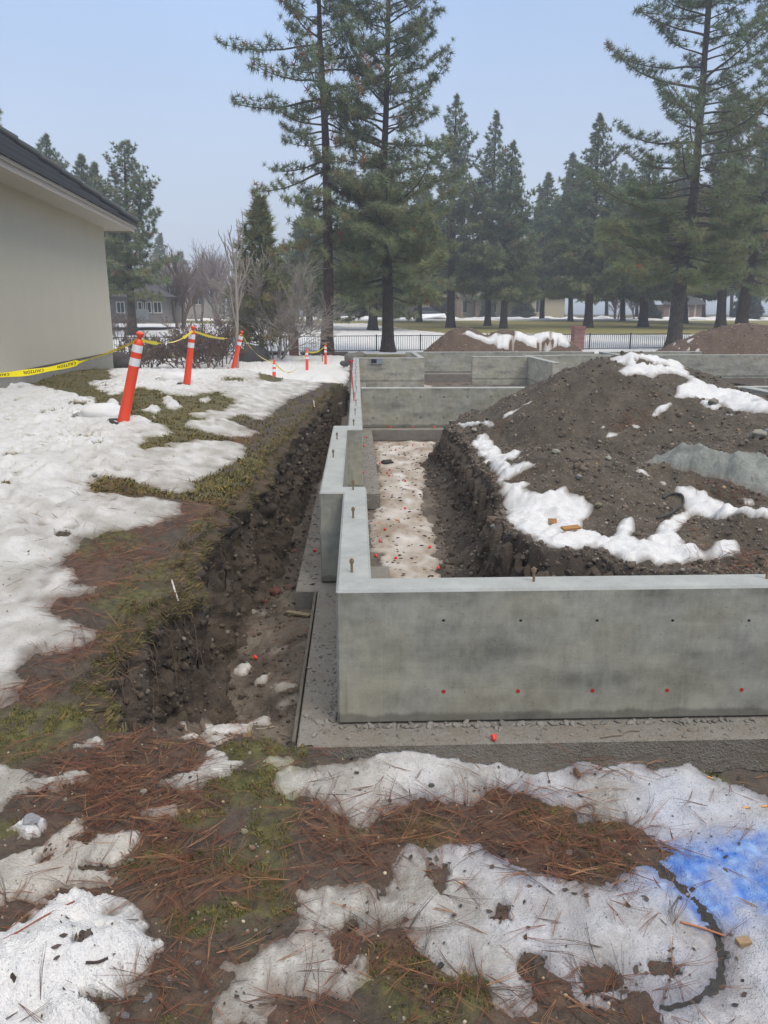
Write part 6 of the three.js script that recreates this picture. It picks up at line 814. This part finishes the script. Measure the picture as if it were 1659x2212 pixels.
{ // moss and short grass, grass hanging over the edge of the excavation
  const blade = (n, seed, w, sp, droop) => { const r = rngOf(seed), mb = new MB(); for (let k = 0; k < n; k++) { const a = r() * 6.283, o = V((r() - .5) * sp, 0, (r() - .5) * sp), t = V(cos(a), 0, sin(a)), l = 0.6 + 0.5 * r(), lean = 0.3 + 0.7 * r(), m1 = o.clone().addScaledVector(t, lean * 0.3 * l).add(V(0, 0.6 * l, 0)), tip = o.clone().addScaledVector(t, lean * 0.9 * l).add(V(0, (0.95 - droop * r()) * l, 0)), s = V(-t.z, 0, t.x).multiplyScalar(w); mb.quad(o.clone().sub(s), o.clone().add(s), m1.clone().addScaledVector(s, 0.8), m1.clone().addScaledVector(s, -0.8)); mb.tri(m1.clone().addScaledVector(s, -0.8), m1.clone().addScaledVector(s, 0.8), tip); } return mb.geo(); };
  const r = rngOf(202), list = [], cl = [], long = [], lc = [];
  for (const b of moss) { const n = min(2600, b[2] * b[3] * 9 * (b[1] < 4 ? 3000 : 700)); for (let k = 0; k < n; k++) { const a = r() * 6.283, q = sqrt(r()) * 1.1, x = b[0] + cos(a) * q * b[2], d = b[1] + sin(a) * q * b[3]; if (snow(x, d) > 0.002 || n2(x * 9 + 4, d * 9) < -0.12) continue; const s = 0.007 + 0.016 * r() * r(); list.push(new THREE.Matrix4().compose(V(x, ground(x, d) - 0.002, -d), slopeQ(x, d, r() * 6, 0.4, r), V(s, s, s))); const v = 0.7 + 0.7 * r(), y = r(); cl.push(new THREE.Color().setRGB((0.07 + 0.10 * y) * v, (0.078 + 0.055 * y) * v, 0.024 * v)); } }
  for (let k = 0; k < 9000; k++) { const d = 6.5 + 15 * r() * r(), x = -0.5 - (0.2 + 0.5 * d) * r(); if (pitAt(x, d) > -0.01 || snow(x, d) > 0.004 || x < -0.6 * d) continue; const s = 0.022 + 0.03 * r(); list.push(new THREE.Matrix4().compose(V(x, ground(x, d) - 0.004, -d), slopeQ(x, d, r() * 6, 0.4, r), V(s * 1.4, s, s * 1.4))); const v = 0.7 + 0.6 * r(), y = r(); cl.push(new THREE.Color().setRGB((0.10 + 0.08 * y) * v, (0.10 + 0.03 * y) * v, 0.03 * v)); }
  const q = pit.q; for (let i = 0; i < q.length - 6; i++) { const a = q[i], b = q[i + 1], L = hypot(b[0] - a[0], b[1] - a[1]), wild = i < 24 ? 1 : 0.35; if (L > 3) continue; for (let k = 0; k < L * 110 * wild; k++) { const t = r(), x = mix(a[0], b[0], t) + (r() - 0.5) * 0.2, d = mix(a[1], b[1], t) + (r() - 0.5) * 0.2; if (pitS(x, d) > 0.03 || pitS(x, d) < -0.12) continue; if (snow(x, d) > 0.01 || n2(x * 3, d * 3 + 7) < -0.25) continue; const s = (d < 4 ? 0.04 : 0.055) * (0.6 + 0.8 * r()), o = pit.sd(x, d), e = 0.05, gx = pit.sd(x + e, d) - o, gd = pit.sd(x, d + e) - o; long.push(new THREE.Matrix4().compose(V(x, ground(x, d) - 0.01, -d), new THREE.Quaternion().setFromUnitVectors(V(0, 1, 0), V(gx / e * 0.8, 0.75, -gd / e * 0.8).normalize()).multiply(Q.setFromEuler(EU.set(0, r() * 6, 0))), V(s, s * 1.15, s))); const v = 0.6 + 0.7 * r(), y = r(); lc.push(new THREE.Color().setRGB((0.11 + 0.15 * y) * v, (0.09 + 0.075 * y) * v, (0.03 + 0.035 * y) * v)); } }
  for (const [x, y, d, nx, nd] of lipSpots) { if (r() > (d < 5 ? 0.95 : d < 9 ? 0.6 : 0.32) || n2(x * 3, d * 3 + 7) < -0.3) continue; const s = (d < 4.2 ? 0.05 : 0.06) * (0.5 + 0.9 * r()); long.push(new THREE.Matrix4().compose(V(x - nx * 0.015, y, -d + nd * 0.015), new THREE.Quaternion().setFromUnitVectors(V(0, 1, 0), V(nx * 0.9 + (r() - .5) * 0.7, 0.35 + 0.5 * r() - 0.6 * (r() < 0.4), -nd * 0.9 + (r() - .5) * 0.7).normalize()).multiply(Q.setFromEuler(EU.set(0, r() * 6, 0))), V(s, s * 1.3, s))); const v = 0.5 + 0.7 * r(), w = r(); lc.push(new THREE.Color().setRGB((0.10 + 0.15 * w) * v, (0.105 + 0.08 * w) * v, (0.03 + 0.035 * w) * v)); }
  copies('moss', blade(6, 1, 0.09, 1.2, 0.3), M.needle, list, scene, cl).userData.label = 'short olive green moss and grass in the bare patches'; copies('overhanging_grass', blade(7, 2, 0.03, 0.5, 1.1), M.needle, long, scene, lc).userData.label = 'straw coloured grass along the edge of the excavation';
  const rm = new MB(); for (let k = 0; k < 45; k++) { const i = floor(r() * 20) + 6, a = q[i], b = q[i + 1], t = r(), x = mix(a[0], b[0], t), d = mix(a[1], b[1], t); if (d < 2.8) continue; const g = ground(x, d), out = 0.05 + 0.13 * r(), dir = pit.sd(x + 0.1, d) - pit.sd(x - 0.1, d) >= 0 ? 1 : -1, l = 0.12 + 0.35 * r(); rm.tube([V(x, g - 0.05, -d), V(x + dir * out, g - 0.08 - l * 0.3, -d + (r() - .5) * 0.1), V(x + dir * (out + 0.04 * r()), g - 0.05 - l * 0.7, -d + (r() - .5) * 0.16), V(x + dir * (out + 0.08 * (r() - 0.3)), g - 0.08 - l, -d + (r() - .5) * 0.2)], [0.0022, 0.002, 0.0015, 0.0008], 4); }
  for (let k = 0; k < 70; k++) { const [x, y, d, nx, nd] = lipSpots[floor(r() * lipSpots.length)]; if (d > 5.2 && r() < 0.7) continue; const l = 0.1 + 0.3 * r(), o = 0.02 + 0.05 * r(), s = (r() - 0.5) * 0.14; rm.tube([V(x - nx * 0.04, y, -d + nd * 0.04), V(x + nx * o, y - l * 0.25, -d - nd * o + s * 0.3), V(x + nx * (o + 0.02), y - l * 0.65, -d - nd * (o + 0.02) + s), V(x + nx * o * 0.8, y - l, -d - nd * o * 0.8 + s * 1.4)], [0.0022, 0.002, 0.0015, 0.0007], 4); }
  const rt = solo('roots', rm.geo(), mat([0.16, 0.11, 0.075], 0.95), 'thin brown roots hanging out of the cut bank', 'roots'); rt.userData.kind = 'stuff';
}
{ // gravel, clods, dead leaves
  const stones = [lump(1, 1, 0.35, 1, [1, 0.7, 0.85]), lump(1, 7, 0.5, 1, [1.1, 0.6, 0.8]), lump(1, 13, 0.3, 1, [0.9, 0.75, 1])], r = rngOf(303), S = [[], [], []], SCc = [[], [], []], clods = [], cc = [], lv = [], lvc = [];
  const stone = (x, d, s, base) => { const k = floor(r() * 3); S[k].push(new THREE.Matrix4().compose(V(x, ground(x, d) + s * 0.15, -d), new THREE.Quaternion().setFromEuler(new THREE.Euler(r(), r() * 6, r())), V(s, s, s))); const v = 0.65 + 0.8 * r(), t = r(); SCc[k].push(new THREE.Color().setRGB(base[0] * v * (t > 0.85 ? 1.25 : 1), base[1] * v, base[2] * v * (t > 0.85 ? 0.8 : 1))); };
  const clod = (x, d, s) => { clods.push(new THREE.Matrix4().compose(V(x, ground(x, d) + s * 0.1, -d), new THREE.Quaternion().setFromEuler(new THREE.Euler(r() * 3, r() * 6, r())), V(s, s * 0.8, s))); const v = 0.5 + 0.8 * r(); cc.push(new THREE.Color().setRGB(0.115 * v, 0.09 * v, 0.07 * v)); };
  for (let k = 0, n = 0; k < 60000 && n < 13000; k++) { const d = 5.2 + 9.5 * pow(r(), 1.4), x = 0.9 + r() * (0.62 * d); if (x > 8.4 || plat.sd(x, d) < -0.05) continue; if (snow(x, d) > -0.005) continue; n++; stone(x, d, (0.003 + 0.004 * r() + (r() < 0.04 ? 0.014 * r() : 0)) * (0.75 + d / 16), [0.2, 0.172, 0.138]); if (r() < 0.2) clod(x + 0.02, d, 0.008 + 0.016 * r()); }
  for (let k = 0; k < 900; k++) { const d = 1.4 + 1.3 * r(), x = (r() * 2 - 1) * (0.62 * d + 0.4); if (pitAt(x, d) > -0.03 || snow(x, d) > 0.001) continue; stone(x, d, 0.0025 + 0.006 * r() * r(), r() < 0.3 ? [0.4, 0.33, 0.23] : [0.2, 0.18, 0.155]); }
  for (let k = 0; k < 4500; k++) { const d = 2.9 + 17 * pow(r(), 1.6), x = -0.3 - r() * 1.15; const p = pitAt(x, d); if (p < 0.02) continue; if (r() < 0.25) stone(x, d, (0.003 + 0.01 * r() * r()) * (0.8 + d / 20), [0.2, 0.175, 0.145]); else clod(x, d, (0.003 + 0.02 * pow(r(), 3)) * (0.8 + d / 20)); }
  for (let k = 0; k < 5000; k++) { const d = 5 + 10.5 * r(), x = 0.7 + r() * 1.4, p = plat.sd(x, d); if (p < -0.4 || p > 0.3 || snow(x, d) > 0.004) continue; clod(x, d, 0.01 + 0.03 * r() * r()); }
  for (let k = 0; k < 3600; k++) { const [x, y, d] = faceSpots[floor(r() * faceSpots.length)], s = (0.005 + 0.02 * pow(r(), 2.5)) * (0.8 + d / 18), q = new THREE.Quaternion().setFromEuler(new THREE.Euler(r() * 3, r() * 6, r())); if (r() < 0.16) { const j = floor(r() * 3); S[j].push(new THREE.Matrix4().compose(V(x, y, -d), q, V(s, s, s).multiplyScalar(0.9))); const v = 0.5 + 0.8 * r(); SCc[j].push(new THREE.Color().setRGB(0.17 * v, 0.148 * v, 0.12 * v)); } else { clods.push(new THREE.Matrix4().compose(V(x, y, -d), q, V(s, s * 0.8, s))); const v = 0.4 + 0.8 * r(); cc.push(new THREE.Color().setRGB(0.09 * v, 0.07 * v, 0.053 * v)); } }
  for (let k = 0; k < 420; k++) { const d = 6 + 8 * r(), x = 1 + r() * 0.58 * d; if (plat.sd(x, d) < 0.1 || snow(x, d) > -0.01) continue; clod(x, d, 0.02 + 0.03 * r() * r()); }
  for (let k = 0; k < 500; k++) { const d = 4.5 + 11 * r(), x = 0.3 + r() * 1.2; if (plat.sd(x, d) > 0) continue; clods.push(new THREE.Matrix4().compose(V(x, surf(x, d), -d), new THREE.Quaternion().setFromEuler(new THREE.Euler(0, r() * 6, 0)), V(0.012, 0.006, 0.02).multiplyScalar(0.5 + r()))); cc.push(new THREE.Color().setRGB(0.06, 0.045, 0.036)); }
  for (let k = 0; k < 1500; k++) { const d = 33.4 + 6 * r(), x = 2 + r() * 22; if (pileA(x, d) + pileB(x, d) < 0.1 || snow(x, d) > 0) continue; stone(x, d, 0.02 + 0.03 * r(), [0.22, 0.18, 0.14]); }
  S.forEach((s, k) => copies('gravel', stones[k], M.stone ?? (M.stone = mat([1, 1, 1], 0.85)), s, scene, SCc[k]).userData.label = 'small gravel scattered over the bare soil'); copies('soil_clods', lump(1, 5, 0.7, 1), mat([1, 1, 1], 0.97), clods, scene, cc).userData.label = 'crumbly dark soil clods on the banks and trench floor';
  const leaf = new MB(); leaf.quad(V(-0.5, 0.06, -0.12), V(0.1, 0, -0.32), V(0.5, 0.1, 0.02), V(0, 0.02, 0.26)); leaf.quad(V(-0.5, 0.06, -0.12), V(0, 0.02, 0.26), V(-0.25, 0.1, 0.2), V(-0.45, 0.12, 0.06));
  const bits = (x, d, s) => { lv.push(new THREE.Matrix4().compose(V(x, surf(x, d) + 0.003, -d), slopeQ(x, d, r() * 6.3, 0.9, r), V(s, s, s))); const v = 0.5 + 0.9 * r(); lvc.push(new THREE.Color().setRGB(0.06 * v, 0.042 * v, 0.032 * v)); };
  for (let k = 0; k < 650; k++) { const d = 1.4 + 1.3 * r(), x = (r() * 2 - 1) * (0.62 * d + 0.4); if (pitAt(x, d) > -0.02) continue; bits(x, d, 0.006 + 0.02 * pow(r(), 2.5)); }
  for (const [hx, hd, rx, rd] of HOLES) for (let k = 0; k < 9; k++) { const a = r() * 6.28, q = sqrt(r()) * 1.5; bits(hx + cos(a) * q * rx, hd + sin(a) * q * rd, 0.012 + 0.03 * r() * r()); }
  for (let k = 0; k < 240; k++) { const d = 2.8 + 6 * r(), x = -1.1 - r() * 2.6; if (pitAt(x, d) > -0.02) continue; bits(x, d, 0.008 + 0.018 * r() * r()); }
  copies('dead_leaves', leaf.geo(), M.needle, lv, scene, lvc).userData.label = 'dark scraps of dead leaves on snow and soil';
}
// stones and oddments that can be told apart
const rockM = (c, rough = 0.85) => new THREE.MeshStandardMaterial({ color: new THREE.Color().setRGB(...c), roughness: rough, bumpMap: soilBump, bumpScale: 0.006 });
const rock = (px, py, w, c, label, seed, sq = [1, 0.6, 0.75], name = 'stone', rough = 0.4) => { const p = lieAt(px, py), s = w * -(p.z) * 1.02 / PF / 2, m = solo(name, lump(s, seed, rough, 3, sq), rockM(c), label, 'stone'); m.position.copy(p); m.position.y += s * sq[1] * 0.45; m.rotation.y = seed; return m; };
for (const [x, y, w, c, l] of [[1617, 590, 34, [0.27, 0.25, 0.21], 'largest pale stone at the right edge of the soil mound'], [1420, 455, 26, [0.19, 0.18, 0.14], 'rounded olive stone in the snow right of the mound top'], [969, 688, 16, [0.34, 0.33, 0.28], 'pale angular stone in the middle of the mound'], [925, 890, 19, [0.19, 0.17, 0.11], 'olive brown stone above the hollow of snow on the mound'], [1237, 568, 11, [0.33, 0.30, 0.22], 'tan pebble right of the needle streak on the mound'], [961, 966, 10, [0.36, 0.34, 0.3], 'white pebble below the olive stone on the mound'], [843, 768, 18, [0.22, 0.21, 0.2], 'flat grey stone left of centre on the small hump'], [1166, 884, 9, [0.33, 0.3, 0.25], 'tan pebble left of the black cable'], [742, 659, 18, [0.33, 0.31, 0.26], 'long pale stone at the foot of the mound cone'], [1530, 563, 10, [0.3, 0.18, 0.1], 'orange brown pebble left of the largest stone'], [1652, 567, 14, [0.22, 0.23, 0.23], 'grey stone cut by the right edge of the picture'], [470, 962, 34, [0.14, 0.10, 0.075], 'brown rock at the lip above the cut bank'], [478, 986, 22, [0.2, 0.2, 0.19], 'grey rock at the lip beside the snow hollow'], [1105, 948, 8, [0.28, 0.25, 0.2], 'small pebble in the snow saddle'], [705, 1145, 10, [0.24, 0.2, 0.15], 'tan pebble in the near face of the mound'], [390, 566, 15, [0.3, 0.28, 0.25], 'flat pale stone at the far left corner of the mound'], [985, 850, 9, [0.25, 0.24, 0.22], 'small grey stone on the small hump']]) rock(...R4(x, y), w, c, l, x % 17 + 1);
for (const [x, y, w, c, l, sq, ro] of [[1090, 1353, 22, [0.33, 0.30, 0.26], 'pale stone on the trench floor below the slab'], [1100, 1272, 44, [0.26, 0.25, 0.23], 'flat grey slab of concrete on the trench floor', [1, 0.16, 0.8], 0.25], [1190, 1270, 28, [0.17, 0.065, 0.055], 'dark red rounded brick lump in the trench', [1, 0.75, 0.8]], [1248, 1246, 30, [0.13, 0.085, 0.075], 'dark brick piece behind the red lump in the trench', [1, 0.4, 0.7]], [1232, 965, 46, [0.20, 0.115, 0.08], 'broken brown brick halfway along the trench', [1, 0.3, 0.5], 0.6], [1125, 885, 36, [0.15, 0.095, 0.07], 'brown rock in the foot of the cut bank', [1, 0.45, 0.6], 0.5], [890, 1386, 26, [0.24, 0.18, 0.13], 'tan bark scrap at the foot of the bank', [1, 0.4, 0.8]], [1050, 1370, 10, [0.26, 0.23, 0.19], 'small tan pebble left of the pale stone in the trench'], [1185, 1327, 11, [0.2, 0.18, 0.16], 'small grey pebble right of the pale stone in the trench'], [410, 768, 14, [0.3, 0.3, 0.28], 'grey pebble at the snow edge on the lawn']]) rock(...R3(x, y), w, c, l, x % 13 + 1, sq, 'stone', ro);
for (const [x, y, w, c, l] of [[1016, 1062, 21, [0.52, 0.38, 0.2], 'smooth tan pebble in the middle of the foreground moss'], [1088, 815, 19, [0.36, 0.23, 0.15], 'pinkish stone in the gravelly patch of the foreground'], [975, 1155, 15, [0.25, 0.21, 0.13], 'olive pebble below the smooth tan one'], [622, 573, 20, [0.42, 0.42, 0.36], 'pale greenish stone between needles'], [805, 958, 18, [0.3, 0.22, 0.14], 'half buried brown stone left of the green moss'], [1055, 745, 20, [0.40, 0.36, 0.22], 'cream stone above the pinkish one'], [570, 277, 18, [0.5, 0.43, 0.28], 'cream stone at the near left corner of the excavation'], [650, 312, 24, [0.46, 0.41, 0.31], 'long cream stone at the rim of the excavation']]) rock(...R5(x, y), w, c, l, x % 11 + 2);
for (const [x, y, w, c, l] of [[690, 720, 19, [0.45, 0.38, 0.25], 'tan pebble in the bare patch left of the blue dye'], [800, 836, 22, [0.5, 0.5, 0.5], 'whitish stone below the tan pebble'], [687, 902, 20, [0.05, 0.05, 0.055], 'black stone at the rim of the round snow patch'], [510, 846, 17, [0.035, 0.035, 0.04], 'black flat stone left of the whitish stone'], [247, 1326, 18, [0.06, 0.065, 0.07], 'dark wet stone at the lower left of the round snow patch'], [1487, 1286, 17, [0.16, 0.17, 0.165], 'grey stone beside the dark arc in the snow'], [875, 1415, 17, [0.2, 0.22, 0.21], 'grey stone in the hole of the round snow patch'], [838, 915, 12, [0.45, 0.42, 0.37], 'small pale stone right of the black one'], [1548, 1396, 10, [0.06, 0.065, 0.07], 'small dark stone in the snow at the lower right'], [205, 555, 14, [0.12, 0.12, 0.12], 'dark chip on the upper snow band']]) rock(...R6(x, y), w, c, l, x % 11 + 2);
{ // lumps of clear ice
  const ice = new THREE.MeshPhysicalMaterial({ color: new THREE.Color(0.93, 0.95, 0.98), roughness: 0.25, transmission: 0.5, thickness: 0.03, ior: 1.31, bumpMap: iceBump, bumpScale: 0.01 });
  for (const [x, y, w, sq, l] of [[855, 1312, 24, [0.8, 0.6, 1.2], 'white ice lump on needles right of the snow block'], [735, 1378, 32, [1.1, 0.4, 0.8], 'flat ice piece below the white ice lump'], [890, 1436, 16, [1, 0.6, 0.8], 'small ice piece left of the lower snow patch'], [640, 1462, 52, [1.1, 0.35, 0.6], 'elongated ice piece at the foot of the snow block'], [532, 1536, 60, [1.2, 0.3, 0.5], 'thin ice sheet at the bottom edge beside the snow block'], [140, 725, 80, [1.1, 0.35, 0.75], 'glassy slab of ice at the left among needles'], [925, 1470, 24, [0.8, 0.6, 1.2], 'ice knob at the edge of the lower snow patch'], [80, 575, 18, [0.5, 0.5, 1.2], 'narrow white ice splinter standing on the left snow patch']]) { const p = lieAt(...R5(x, y)), s = w / 2 * -p.z * 1.05 / PF / 2; const g = lump(s, x % 9 + 3, 0.55, 2, sq), m = solo('ice_chunk', toCreasedNormals(g, 0.5), ice, l, 'ice'); m.position.copy(p); m.position.y += s * sq[1] * 0.5; m.rotation.y = y; }
}
{ // red plastic tie caps
  const cap = mergeGeometries([new THREE.CylinderGeometry(0.011, 0.0165, 0.024, 12, 1, true), new THREE.CylinderGeometry(0.0165, 0.0175, 0.006, 12).translate(0, -0.013, 0), new THREE.CylinderGeometry(0.006, 0.011, 0.006, 12).translate(0, 0.014, 0)]), r = rngOf(55), redC = new THREE.MeshStandardMaterial({ color: new THREE.Color().setRGB(0.78, 0.045, 0.03), roughness: 0.45 });
  const S7 = (x, y) => [604.8 + 0.2734 * x, 1036.8 + 0.2734 * y], S6 = (x, y) => [674 + 0.3125 * x, 743 + 0.3125 * y];
  const ORD = ['nearest', 'second', 'third', 'fourth', 'fifth', 'sixth', 'seventh', 'eighth', 'ninth', 'tenth', 'eleventh', 'twelfth', 'thirteenth', 'fourteenth', 'fifteenth', 'sixteenth', 'seventeenth', 'eighteenth', 'nineteenth', 'twentieth', 'twenty-first', 'farthest'], all = [];
  const drop = (pts, f, label, group, yy, k = 1) => { for (let i = 0; i < pts.length; i += 2) { const [px, py] = f(pts[i], pts[i + 1]); let p; if (yy !== undefined) { const q = onPlane(px, py, yy); p = V(q[0], yy, -q[1]); } else p = lieAt(px, py); const m = solo('tie_cap', cap, redC, label, 'plastic cap', group); m.position.copy(p); m.position.y += 0.012; m.rotation.set(1.2 + r(), r() * 6, r()); m.scale.setScalar(k); all.push(m); } };
  drop([828, 410, 792, 503, 760, 607, 918, 640, 1180, 553, 1252, 705, 760, 750, 985, 245, 990, 25], S7, 'small red plastic cap lying on the brownish snow inside the foundation', 'red caps inside the foundation');
  drop([578, 745, 418, 762, 470, 835, 537, 887, 520, 907, 535, 922, 697, 713, 770, 707, 645, 962, 835, 868, 455, 1058, 413, 712, 455, 665], S6, 'small red plastic cap lying on the brownish snow inside the foundation', 'red caps inside the foundation', undefined, 0.9);
  drop([545, 578, 697, 580, 843, 580], S6, 'small red cap on the footing of the cross wall', 'red caps on the far footing', BASE, 1.3); drop([378, 648, 360, 708, 355, 893], S6, 'small red cap on the footing right of the stem wall', 'red caps on the inner footing', BASE, 1.1);
  drop([115, 572, 45, 512, 235, 1217], S7, 'small red cap on the muddy floor of the left trench', 'red caps in the left trench'); drop([278, 567], S7, 'red cap alone on the footing left of the stepped wall', undefined, BASE); drop([1145, 1305, 1105, 1552], R3, 'small red cap on the muddy floor of the left trench', 'red caps in the left trench'); drop([475, 346], R6, 'single red cap on the front footing before the long wall', undefined, BASE);
  for (const [grp, text] of [['red caps inside the foundation', 'red plastic cap counted from the front wall on the inner snow strip'], ['red caps on the far footing', 'red cap on the footing of the cross wall, from the left'], ['red caps on the inner footing', 'red cap on the footing right of the stem wall, by distance'], ['red caps in the left trench', 'red cap on the muddy left trench floor, by distance']]) all.filter((m) => m.userData.group === grp).sort((a, b) => grp.includes('far') ? a.position.x - b.position.x : b.position.z - a.position.z).forEach((m, i) => { m.userData.label = (grp.includes('far') ? ['leftmost', 'middle', 'rightmost'][i] : ORD[i]) + ' ' + text; });
  const chip = new RoundedBoxGeometry(0.05, 0.012, 0.02, 1, 0.004), oc = mat([0.62, 0.2, 0.06], 0.7); for (const [x, y, l] of [[780, 355, 'orange wood chip nearest the wall on the inner snow'], [930, 338, 'orange wood chip farther from the wall on the inner snow']]) { const m = solo('wood_chip', chip, oc, l, 'chip'); m.position.copy(lieAt(...S7(x, y), 0.01)); m.rotation.y = x; }
  const peg = (() => { const g = new THREE.CylinderGeometry(0.0055, 0.0055, 0.042, 10); g.rotateZ(PI / 2); return g; })(), pm = mat([0.66, 0.3, 0.08], 0.6), tipG = new THREE.CylinderGeometry(0.005, 0.0035, 0.012, 8).rotateZ(PI / 2).translate(0.026, 0, 0); for (const [x, y, a, l] of [[336, 990, -0.9, 'orange tan stub on the round snow patch'], [1408, 516, -0.7, 'long orange stub with dark end at the rim of the upper snow'], [1560, 658, 0, 'orange stub on the upper snow near the right edge'], [1640, 652, 0.2, 'orange stub cut by the right edge of the picture']]) { const t = thing('cigarette_stub', l, 'stub', lieAt(...R6(x, y), 0.003).toArray(), a); t.scale.setScalar(0.5); part('filter', peg, pm, t); part('end', tipG, mat([0.25, 0.2, 0.15], 0.9), t); }
}
{ // wood offcuts, cable, wires, string, plank
  const wood = (c) => new THREE.MeshStandardMaterial({ map: tex(128, (i) => { const x = i % 128, y = floor(i / 128), v = 0.8 + 0.35 * n2(x / 60, y / 5); return c.map((k) => k * v); }, true), roughness: 0.85 });
  const put = (name, g, m, label, cat, p, ry, rx = 0, rz = 0) => { const o = solo(name, g, m, label, cat); o.position.copy(p); o.rotation.set(rx, ry, rz, 'YXZ'); return o; };
  put('wood_offcut', new RoundedBoxGeometry(0.036, 0.016, 0.024, 1, 0.002), wood([0.36, 0.24, 0.13]), 'small brown wood block on the snow at the lower right', 'wood offcut', lieAt(...R6(1550, 1240), 0.006), 0.15, 0, 0.06);
  const st = (c1, c2) => new THREE.MeshStandardMaterial({ map: tex(64, (i) => { const x = i % 64; return x > 40 && x < 46 || x > 54 && x < 58 ? c2 : c1; }, true), roughness: 0.8 });
  put('wood_offcut', new RoundedBoxGeometry(0.075, 0.02, 0.07, 1, 0.004), st([0.20, 0.13, 0.05], [0.6, 0.12, 0.03]), 'small striped wood offcut in the hollow of snow on the mound', 'wood offcut', lieAt(...R4(727, 984), 0.02), -0.1, 0.5); put('wood_offcut', new RoundedBoxGeometry(0.17, 0.02, 0.06, 1, 0.004), wood([0.40, 0.20, 0.06]), 'longer orange brown wood offcut lying in the snow hollow', 'wood offcut', lieAt(...R4(805, 1018), 0.02), 0.35, 0.2);
  put('plank_scrap', new RoundedBoxGeometry(0.22, 0.02, 0.05, 1, 0.004), wood([0.26, 0.22, 0.13]), 'thin wood scrap at the foot of the jogging footing', 'wood offcut', lieAt(...R3(1290, 1365), 0.02), -0.45);
  put('form_board', new RoundedBoxGeometry(0.022, 0.1, 2.38, 1, 0.004), wood([0.15, 0.13, 0.105]), 'weathered form board standing along the left side of the near footing', 'form board', V(-0.371, -0.745, -5.02), 0);
  put('rubble_piece', lump(0.09, 4, 0.5, 2, [1.2, 0.5, 0.8]), mat([0.045, 0.04, 0.038], 0.9), 'black flat rubble piece on the inner snow', 'rubble', lieAt(836, 1004, 0.02), 0);
  const line = (name, pts, rad, m, label, cat, f) => { const c = new THREE.CatmullRomCurve3(pairs(pts, f).map(([x, y]) => lieAt(x, y, rad * 1.3))), b = new MB(); b.tube(c.getPoints(60), rad, 6, null, true); return solo(name, b.geo(), m, label, cat); };
  const blk = mat([0.03, 0.03, 0.03], 0.6); line('cable', [1180, 950, 1220, 938, 1265, 910, 1293, 880, 1285, 850, 1250, 842, 1205, 862], 0.012, blk, 'black cable loop sticking out of the snow on the mound', 'cable', R4);
  line('wire', [1230, 670, 1260, 700, 1300, 730, 1345, 765], 0.008, blk, 'black cable along the foot of the cut bank in the trench', 'cable', R3); line('wire', [1290, 650, 1330, 690, 1380, 720], 0.007, blk, 'short black cable loop farther along the trench', 'cable', R3);
  const rusty = mat([0.24, 0.2, 0.16], 0.6); const fl = (pts, label) => { const c = new THREE.CatmullRomCurve3(pairs(pts, R6).map(([x, y]) => { const q = onPlane(x, y, BASE + 0.006); return V(q[0], BASE + 0.006, -q[1]); })), b = new MB(); b.tube(c.getPoints(20), 0.0035, 6, null, true); solo('steel_wire', b.geo(), rusty, label, 'wire'); }; fl([935, 334, 985, 326, 1030, 323], 'short straight steel wire on the front footing'); fl([1025, 320, 1060, 304, 1105, 305], 'bent steel wire on the front footing beside the straight one');
  line('string', [742, 1215, 765, 1290, 785, 1350, 800, 1420, 808, 1480, 797, 1520], 0.006, mat([0.62, 0.58, 0.52], 0.8), 'white frayed string hanging down the near bank', 'string', R3); line('string', [1355, 440, 1362, 490, 1380, 530], 0.012, mat([0.5, 0.47, 0.42], 0.9), 'pale cord hanging from the far end of the cut bank', 'string', R3);
  line('twig', [1105, 302, 1150, 298, 1185, 290], 0.004, mat([0.36, 0.3, 0.24], 0.9), 'pale forked twig on the floor of the excavation corner', 'twig', R5); line('twig', [1280, 1155, 1380, 1175, 1470, 1200], 0.003, mat([0.4, 0.16, 0.07], 0.9), 'long orange needle twig crossing the dark arc', 'twig', R6); line('twig', [380, 1390, 430, 1375, 475, 1360], 0.0035, mat([0.05, 0.035, 0.03], 0.9), 'dark twig on the front of the big snow block', 'twig', R5); line('twig', [0, 1320, 90, 1260, 200, 1190, 330, 1110], 0.0022, mat([0.26, 0.07, 0.04], 0.9), 'long thin red stem lying over the big snow block', 'twig', R5);
}
renderer.render(scene, camera);
